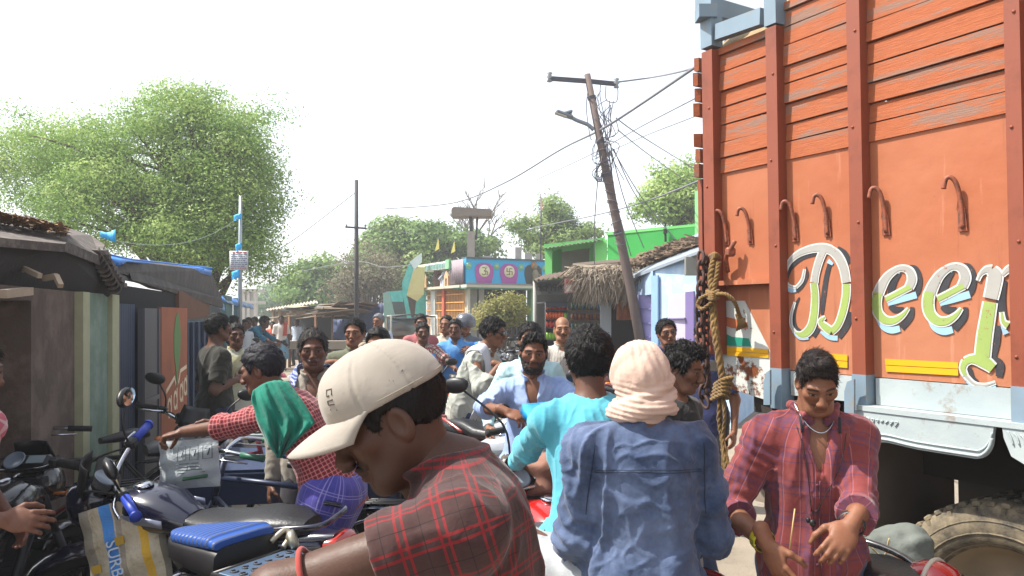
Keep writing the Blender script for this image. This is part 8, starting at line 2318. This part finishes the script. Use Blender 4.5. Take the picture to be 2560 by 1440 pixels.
def bikes():
    BG_ = mat('blue_grip', '#1536a0', .5, var=.1)
    # foreground motorcycle on the left: handlebar centre near (-1.93, 3.85)
    f = Vector((-.94, .34)).normalized(); hb = Vector((-1.80, 3.70)); c = hb - f * .36
    motorcycle('black and blue motorcycle with blue grips and dark visor parked in front at left', (c.x, c.y, 0), f, '#0d1026', 'paint_navy', lean=-9, steer=42, grips=BG_, plate='OD 52', stripe=mat('stripe_silver', '#8d93a8', .3, .5), scale=1.0)
    motorcycle('black motorcycle with brown tinted visor and dials facing the camera at the far left', (-2.30, 3.36, 0), (-.06, 1), '#16161a', 'paint_black', lean=-5, steer=-6, mirrors=False, mh=0)
    # red motorcycle carrying the two riders
    f = Vector((-.42, .91)).normalized(); c = Vector((.33, 2.83)) + f * .20
    motorcycle('glossy red motorcycle under the rider in cyan', (c.x, c.y, 0), f, '#a5150d', 'paint_red', steer=8, mirrors=False)
    # bearded rider's bike, facing the camera
    c = Vector((.16, 4.05)); motorcycle('grey motorcycle with blue cowl ridden by the bearded man', (c.x, c.y, 0), (.06, -1), '#6d737c', 'paint_grey', steer=-14, mh=.2, mx=.13)
    motorcycle('red motorcycle ridden by the man in red and white plaid', (-1.02, 8.4, 0), (.22, -1), '#8f1a1c', 'paint_maroon')
    motorcycle('black motorcycle with orange panels under the man in a blue polo', (-.60, 8.5, 0), (.05, -1), '#a8501c', 'paint_orange')
    motorcycle('silver motorcycle pushed by the man in dark sunglasses', (-.10, 6.0, 0), (1, -.12), '#9a9fa6', 'paint_silver', steer=8)
    motorcycle('silver grey motorcycle with light seat parked behind the cap wearing man', (-.22, 4.95, 0), (.92, -.38), '#8f949b', 'paint_pewter', lean=-6, seat=mat('seat_grey', '#6d7076', .5), steer=-10, mirrors=False)
    motorcycle('red scooter bodied motorcycle between the silver bike and the bearded rider', (-.05, 5.6, 0), (.7, -.7), '#9c3a33', 'paint_coral', lean=-6, steer=12)
    for px, Y, k, c, lb in ((1092, 7.4, -.3, '#1f242e', 'dark motorcycle wedged between the plaid rider and the man in sunglasses'), (1186, 7.9, .4, '#3a1517', 'dark red motorcycle behind the man in sunglasses'), (1288, 7.6, .1, '#22262b', 'black motorcycle between the pale cyan shirt and the shrub'), (1450, 8.2, -.5, '#5d1a1a', 'red motorcycle behind the balding man')): motorcycle(lb, G(px, Y), (k, -1), c, 'paint_' + c[1:], lean=-6, steer=10)
    # row parked by the shrub
    sp = [(1250, 15.5, .2), (1285, 15.2, .1), (1320, 15.0, .15), (1355, 13.0, .1), (1300, 12.2, .25), (1262, 12.6, .2), (1345, 11.4, .2)]
    pr = None
    lb = ['leftmost dark motorcycle parked in front of the yellow green shrub', 'dark motorcycle parked second by the yellow green shrub', 'dark motorcycle parked right of the shrub against the mint wall', 'dark motorcycle parked before the black snack rack', 'dark motorcycle in the nearer parked row, in its middle', 'dark motorcycle in the nearer parked row, at its left end', 'nearest dark motorcycle of the parked row, beside the bald man']
    for i, (px, Y, k) in enumerate(sp):
        g = G(px, Y)
        if pr is None: pr = o = motorcycle(lb[0], g, (k, -1), '#2c2f38', 'paint_charcoal', lean=-7, group='motorcycles parked by the shrub')
        else:
            o = copy_tree(pr); o.location = g; o['label'] = lb[i]; o.rotation_euler = (0, rad(-7), math.atan2(-k, -1) + .25 * math.sin(i * 2))
    a = motorcycle('far red motorcycle standing among the shoppers by the steel pole', G(606, 13.5), (.3, -1), '#8f1a1c', 'paint_maroon', lean=-6, group='motorcycles by the steel pole')
    o = copy_tree(a); o.location = G(640, 15); o['label'] = 'second far red motorcycle behind the one by the steel pole'; o.rotation_euler[2] += .6
    # dusty red bike behind the leaning pole base
    motorcycle('dusty red motorcycle parked at the foot of the leaning pole', G(1575, 10.5), (-.9, -.3), '#6d241d', 'paint_dusty', lean=-6)
    # red motorcycle at the lower right corner
    motorcycle('black motorcycle carrying a red helmet at the lower right corner', (1.36, 2.02, .0), (.26, -.97), '#1b1b1f', 'paint_black', lean=-3, mirrors=False)
    hm = empty('helmet', P(2336, 1470, 2.5), .5, 'red helmet with cream stripe resting on the black motorcycle seat by the truck tyre', 'helmet')
    hm.scale = (.66,) * 3
    mb = MB(); mb.lathe([(.118, -.11), (.135, -.06), (.142, 0), (.132, .06), (.10, .105), (.05, .13), (0, .138)], (0, 0, 0), (0, 0, 1), 32); mb.build('shell', paint_mat('helmet_red', '#a5141a'), hm)
    mb = MB(); mb.tube([(.143 * math.cos(a), .0 + .02 * math.cos(a), .139 * math.sin(a)) for a in np.linspace(-.7, math.pi + .7, 30)], .012, 8); mb.build('stripe', mat('helmet_cream', '#b3ab9c', .35), hm)
    mb = MB(); rows = [[(.146 * math.sin(a) * math.cos(b), -.146 * math.cos(a) * math.cos(b) - .004, .142 * math.sin(b)) for a in np.linspace(-.1, 2.2, 14)] for b in np.linspace(-.65, .55, 7)]; mb.sheet(rows, True, 0, .004); mb.build('visor', mat('visor_black', '#0e0e11', .08, coat=.8, var=0), hm)
    # dark scooter behind the bicycle handlebars
    motorcycle('black motorcycle with grey headlamp cowl facing the road beside the orange signboard', (-2.42, 5.75, 0), (.12, -1), '#3c4048', 'paint_slate', lean=-7, steer=16)
    # bicycles
    bicycle('dark bicycle with green grips under the leaning man', (-1.22, 3.98, 0), (-1, .12), '#1f2a44', lean=5, steer=14, lit_grip=mat('green_grip', '#1d5a45', .5))
    bicycle('black bicycle with wire basket beside the pale green pillar', (-2.55, 4.75, 0), (-.55, -.85), '#23211f', lean=5, steer=-25, basket=True)
    bicycle('maroon bicycle leaning behind the motorcycle handlebars', (-1.95, 4.7, 0), (.8, .6), '#6b1f2b', lean=6, steer=20)
    # blue moped seat and carrier in the foreground
    r = empty('moped', (-.96, 2.62, 0), math.atan2(.85, .52), 'moped with ribbed blue seat and flat metal carrier in front of the cap wearing man', 'moped')
    SB = NT('ribbed_blue'); x = SB.sep(SB.obj()); w = SB.math('SINE', SB.math('MULTIPLY', x[1], 210)); SB.col(SB.mix(SB.ramp(w, .3, .9), lin('#22478d'), lin('#3f4a66')), .45, 0, .3); SB.bump(w, .5, .006)
    mb = MB(); loft(mb, [((0, .30, .925), .035, .015, .7), ((0, .24, .93), .075, .022, .6), ((0, .12, .945), .105, .025, .55), ((0, -.02, .962), .13, .024, .5), ((0, -.06, .955), .125, .015, .5)], 20); s = mb.build('seat', SB.m, r)
    mb = MB(); loft(mb, [((0, .31, .89), .04, .03, .7), ((0, .24, .885), .085, .04, .6), ((0, .12, .89), .115, .05, .55), ((0, -.02, .895), .135, .06, .5), ((0, -.07, .895), .135, .055, .5)], 20); mb.build('seat_base', M_BLACK, s)
    mb = MB(); mb.box((0, -.28, .885), (.30, .34, .012), None, 0, .004); ca = mb.build('carrier_plate', mat('carrier_blue_grey', '#54677f', .4, .5, var=.15, scale=20), r)
    mb = MB(); mb.tube([(-.16, -.10, .885), (-.16, -.46, .885), (.16, -.46, .885), (.16, -.10, .885)], .010, 8); mb.tube([(-.16, -.10, .885), (.16, -.10, .885)], .010, 8); mb.build('carrier_tube', M_BLACK, ca)
    mb = MB(); rg = random.Random(8)
    for i in range(6):
        for j in range(7):
            if abs(i - 2.5) < 1.2 and abs(j - 3) < 1.2: continue
            a = (-.115 + .046 * i, -.15 - .043 * j, .893); mb.tube(arc(a, .012, rg.uniform(0, 3), rg.uniform(4, 6), 8, (1, 0, 0), (0, 1, 0)), .0028, 4)
    mb.build('embossing', M_STEELG, ca)
    mb = MB(); mb.tube(smooth_path([(-.03, -.28, .892), (0, -.285, .904), (.05, -.29, .904), (.08, -.30, .892)], 4), .009, 7); mb.build('carrier_handle', M_BLACK, ca)
    mb = MB(); mb.tube([(-.20 + .045 * math.cos(a), .02 + .0 * a, .84 + .035 * math.sin(a)) for a in np.linspace(0, 2 * math.pi, 24, endpoint=False)], .006, 8, closed=True); mb.build('chrome_ring', M_CHROME, r)
    mb = MB(); mb.tube(smooth_path([(.10, -.07, .92), (.155, -.08, .95), (.16, -.10, .93), (.12, -.11, .90)], 4), .010, 8); mb.lathe([(.02, 0), (.035, .01), (.038, .03), (.02, .035), (.018, .02)], (.15, -.10, .91), (.6, -.6, .3), 14); mb.build('lock_loop', mat('dull_chrome', '#a29b8a', .35, .8), r)
    mb = MB(); mb.tube(smooth_path([(0, .62, .58), (0, .5, .45), (0, .2, .38), (0, -.25, .6), (0, -.3, .86)], 5), .03, 8); mb.box((0, -.12, .68), (.2, .34, .32), None, 0, .04); mb.box((0, .08, .34), (.22, .26, .22), None, 0, .04); mb.tube(smooth_path([(-.2, .60, .56), (0, .66, .60), (.2, .60, .56)], 5), .012, 8); mb.build('frame', M_BLACK, r)
    for y in (.68, -.52):
        mb = MB(); mb.lathe([(.18, -.03), (.22, -.034), (.25, -.015), (.25, .015), (.22, .034), (.18, .03), (.18, -.03)], (0, y, .25), (1, 0, 0), 32); w_ = mb.build('wheel', M_RUB, r)
        mb = MB(); mb.lathe([(.18, -.02), (.15, 0), (.18, .02)], (0, y, .25), (1, 0, 0), 28); mb.lathe([(.05, -.05), (.06, 0), (.05, .05)], (0, y, .25), (1, 0, 0), 16)
        for k in range(10): mb.tube([(0, y, .25), (0, y + .17 * math.cos(k * .628), .25 + .17 * math.sin(k * .628))], .004, 4)
        mb.build('rim', M_CHROME, w_)
    # bags hanging on the handlebars
    t = NT('striped_sack'); o = t.sep(t.uv()); u_, v_ = o[0], o[1]
    base = t.mix(t.ramp(t.noise(9, 6, rough=.7), .35, .7), lin('#c2b9a3'), lin('#a0967f'))
    def band(c, lo, hi, colr, st=.9):
        m = t.math('MULTIPLY', t.math('GREATER_THAN', u_, lo), t.math('LESS_THAN', u_, hi)); return t.mix(t.math('MULTIPLY', m, st), c, lin(colr))
    c = band(base, .0, .13, '#8c867a'); c = band(c, .27, .41, '#2b86d8'); c = band(c, .43, .50, '#938b7d'); c = band(c, .70, .80, '#cfa31f'); c = band(c, .92, 1.0, '#6d695e')
    t.col(t.mix(t.math('MULTIPLY', t.ramp(t.noise(30, 5), .6, .7), .35), c, lin('#5d574b')), .7, 0, .25); t.bump(t.noise(14, 4, dist=1), .5, .02)
    def bag(name, label, corners, m, cat, sw=.03, thick=.05, n=14, text=None):
        tl, tr, br, bl = [Vector(q) for q in corners]
        nr = (tr - tl).cross(bl - tl).normalized()
        if nr.y > 0: nr = -nr
        V = []; UV = []
        for side in (1, -1):
            for j in range(n + 1):
                for i in range(n + 1):
                    a, b = i / n, j / n
                    p = tl.lerp(tr, a).lerp(bl.lerp(br, a), b)
                    bul = thick * math.sin(math.pi * a) ** .6 * math.sin(math.pi * (b * .9 + .1)) ** .6
                    p = p + nr * (side * bul + sw * .5 * math.sin(5 * a + 7 * b) * math.sin(math.pi * a) + .4 * sw * math.sin(17 * b + 4 * a)); V.append(tuple(p)); UV.append((a, b))
        N1 = (n + 1) ** 2; Q = []
        for s_ in (0, 1):
            for j in range(n):
                for i in range(n):
                    k = s_ * N1 + j * (n + 1) + i; q = [k, k + 1, k + n + 2, k + n + 1]; Q.append(q if s_ == 0 else q[::-1])
        Q = np.array(Q); ob = np_obj(name, np.array(V), Q, m, uv=np.array(UV)[Q.reshape(-1)])
        return tag(ob, label, cat), nr, (tl, tr, br, bl)
    ob, nr, (tl, tr, br, bl) = bag('sack_bag', 'worn cream sack bag with blue and yellow stripes hanging from the motorcycle grip', (P(196, 1284, 3.36), P(394, 1226, 3.46), P(436, 1450, 3.4), P(236, 1490, 3.3)), t.m, 'bag')
    ex = (tr - tl).normalized(); ey = (tl - bl); ey = (ey - ex * ey.dot(ex)).normalized(); nz = ex.cross(ey)
    pc = tl.lerp(tr, .36).lerp(bl.lerp(br, .36), .78) + nr * .055
    Mx = Matrix((-ey, ex, nz)).transposed().to_4x4(); Mx.translation = pc
    text_mesh('print', 'SURBHEE', .068, mat('sack_ink', '#b9c6d2', .6), ob, Mx, .004)
    mb = MB()
    for a, b in ((.46, .44), (.13, .70)):
        q = tl.lerp(tr, a).lerp(bl.lerp(br, a), b) + nr * .055; mb.box(q, (.035, .012, .035), Matrix((ex, nz, ey)).transposed())
    mb.build('yellow_mark', mat('mark_yellow', '#a8860f', .6), ob)
    mb = MB(); mb.tube(smooth_path([P(300, 1250, 3.4), P(292, 1205, 3.42), P(270, 1165, 3.45), P(282, 1200, 3.42), P(318, 1245, 3.4)], 5), .006, 6); mb.build('handle', mat('sack_handle', '#8f8468', .8), ob)
    wb_ = NT('white_bag'); n_ = wb_.noise(10, 4); wb_.col(wb_.mix(n_, lin('#8f979b'), lin('#b4bcc0')), .5, 0, .3); wb_.bump(wb_.noise(12, 4, dist=1.2), .5, .02)
    ob, nr, (tl, tr, br, bl) = bag('shopping_bag', 'white printed plastic bag hanging from the bicycle handlebar', (P(398, 1104, 3.75), P(545, 1092, 3.7), P(552, 1215, 3.7), P(400, 1225, 3.75)), wb_.m, 'bag', .012, .04)
    ex = (tr - tl).normalized(); ey = (tl - bl).normalized(); mb = MB()
    at = lambda a, b: tl.lerp(tr, a).lerp(bl.lerp(br, a), b) + nr * (.042 * math.sin(math.pi * a) ** .6 * math.sin(math.pi * (b * .9 + .1)) ** .6 + .008)
    for a0 in (.40, .60, .80):
        mb.tube([at(a0, .12), at(a0 + .13, .12), at(a0 + .13, .40), at(a0, .40)], .0018, 4, closed=True); mb.tube([at(a0 + .03, .2), at(a0 + .1, .2), at(a0 + .07, .33)], .003, 4)
    mb.tube([at(.30, .05), at(.30, .95)], .002, 4)
    for b in (.47, .54, .6, .66): mb.tube([at(.38, b), at(.38 + .5 * (1 - (b * 7) % .5), b)], .002, 4)
    mb.build('print', mat('bag_ink', '#4b5a66', .6), ob)
    mb = MB(); mb.tube([at(.46, .78), at(.84, .75)], .009, 5); mb.build('green_print', mat('bag_green', '#2d5a3e', .6), ob)
    # cart rails behind the leaning man's arm
    cr = empty('goods_tricycle', (-1.35, 4.9, 0), .15, 'blue goods tricycle bed with pale rails behind the leaning man', 'tricycle')
    mb = MB(); mb.box((0, 0, .78), (1.25, .8, .05)); mb.bar((-.6, -.42, .70), (.6, -.42, .70), .04, .18); mb.build('bed', mat('cart_blue', '#15294a', .6, var=.3), cr)
    mb = MB()
    for z in (.88, 1.0): mb.tube([(-.62, -.4, z), (.62, -.4, z), (.62, .4, z), (-.62, .4, z)], .014, 7, closed=True)
    for x in (-.62, 0, .62): mb.tube([(x, -.4, .78), (x, -.4, 1.0)], .012, 6); mb.tube([(x, .4, .78), (x, .4, 1.0)], .012, 6)
    mb.build('rail', mat('rail_pale', '#a3abae', .4, .5), cr)
    for x in (-.55, .55):
        mb = MB(); mb.tube([(x, .05 + .33 * math.cos(a), .35 + .33 * math.sin(a)) for a in np.linspace(0, 2 * math.pi, 36, endpoint=False)], .02, 8, closed=True); w_ = mb.build('wheel', M_RUB, cr)
        mb = MB()
        for k in range(20): a = k * .314; mb.tube([(x, .05, .35), (x, .05 + .32 * math.cos(a), .35 + .32 * math.sin(a))], .0025, 3)
        mb.build('spokes', M_CHROME, w_)
    # far auto rickshaw by the temple gate
    ar = empty('auto_rickshaw', G(1020, 19), .3, 'orange and pale auto rickshaw with windscreen parked before the temple stair', 'auto rickshaw')
    mb = MB(); loft(mb, [((0, .9, .65), .30, .25, .6), ((0, .75, .75), .42, .42, .5), ((0, .3, .55), .55, .28, .5), ((0, -.9, .6), .6, .3, .5)], 16); mb.build('body', mat('rickshaw_orange', '#b06a3f', .5, var=.15), ar)
    mb = MB(); mb.sheet([[(-.40, .74, 1.15), (0, .84, 1.12), (.40, .74, 1.15)], [(-.42, .50, 1.62), (0, .58, 1.62), (.42, .50, 1.62)]], True, 0, .012); mb.build('windscreen', mat('windscreen', '#8fa6b3', .1, .2, var=.05), ar)
    mb = MB()
    for s in (-1, 1): mb.tube([(s * .43, .76, 1.1), (s * .44, .5, 1.66), (s * .55, -.9, 1.68), (s * .58, -.95, .7)], .025, 6)
    mb.build('frame', mat('rickshaw_frame', '#c0bcae', .6), ar)
    mb = MB(); mb.sheet([[(x * .5, .55 - 1.5 * j / 4, 1.66 + .06 * (1 - x * x)) for x in (-1, -.5, 0, .5, 1)] for j in range(5)], True, 0, .02); mb.build('canopy', mat('rickshaw_canopy', '#3a3d36', .7), ar)
    for x, y in ((0, .85), (.5, -.75), (-.5, -.75)):
        mb = MB(); mb.lathe([(.12, -.05), (.21, -.05), (.23, 0), (.21, .05), (.12, .05), (0, .05)], (x, y, .23), (1, 0, 0), 20); mb.build('wheel', M_RUB, ar)
    # green tinted mirror shapes seen on the left bikes belong to those bikes; blue cowl over the bearded man's headlamp
    rows = []; 
    for j in range(7):
        rows.append([P(1306 + 21 * i + 4 * j, 1008 - 4.5 * i + 7.5 * j + 9 * math.sin(i * .5) * (j < 3), 3.75 - .03 * j + .04 * math.sin(i * .8)) for i in range(7)])
    mb = MB(); mb.sheet(rows, True, 0, .05); tag(mb.build('plastic_folder', mat('folder_blue', '#0d86c4', .3, var=.05, coat=.5)), 'bright blue plastic file lying on the bearded rider\'s handlebar', 'folder')
    cb = MB(); f = Field((-.2, -.16, -.15), (.2, .16, .15), .012); f.ell((0, 0, 0), (.15, .11, .09), k=.05); f.ell((.06, -.03, .05), (.08, .07, .05), k=.05); f.ell((-.06, .02, .04), (.07, .06, .05), k=.05)
    V, Q = f.mesh(); V = relax(V, Q, 1); V = V + vnormals(V, Q) * (.018 * (1 - 1.6 * np.abs(wav(V, 30, 9))))[:, None]
    o = np_obj('brown_cloth', V, Q, cloth('brown_cloth', '#866152', c2='#6f4d42')); o.location = P(1365, 1195, 3.45); tag(o, 'crumpled brown cloth on the red motorcycle handlebar', 'cloth')
bikes()
# ------------------------------------------------------------------ move every grouping Empty to the base of what it carries
bpy.context.view_layer.update()
for o in list(SC.objects):
    if o.type == 'EMPTY' and o.parent is None and o.location.length < 1e-6 and o.children:
        pts = []
        for c in o.children_recursive:
            if c.type == 'MESH':
                pts += [c.matrix_world @ Vector(k) for k in c.bound_box]
        lo = [min(p[i] for p in pts) for i in range(3)]; hi = [max(p[i] for p in pts) for i in range(3)]
        b = Vector(((lo[0] + hi[0]) / 2, (lo[1] + hi[1]) / 2, lo[2]))
        o.location = b
        for c in o.children: c.location = c.location - b
bpy.context.view_layer.update()
# ------------------------------------------------------------------ dusty air
def haze():
    m = bpy.data.materials.new('dusty_air'); m.use_nodes = True; t = m.node_tree; t.nodes.clear()
    o = t.nodes.new('ShaderNodeOutputMaterial'); v = t.nodes.new('ShaderNodeVolumePrincipled')
    v.inputs['Color'].default_value = (.92, .94, .97, 1); v.inputs['Density'].default_value = .0028; v.inputs['Anisotropy'].default_value = .2
    t.links.new(v.outputs[0], o.inputs['Volume'])
    mb = MB(); mb.box((0, 0, 5.2), (900, 900, 12.4)); tag(mb.build('haze', m), kind='stuff')
haze()
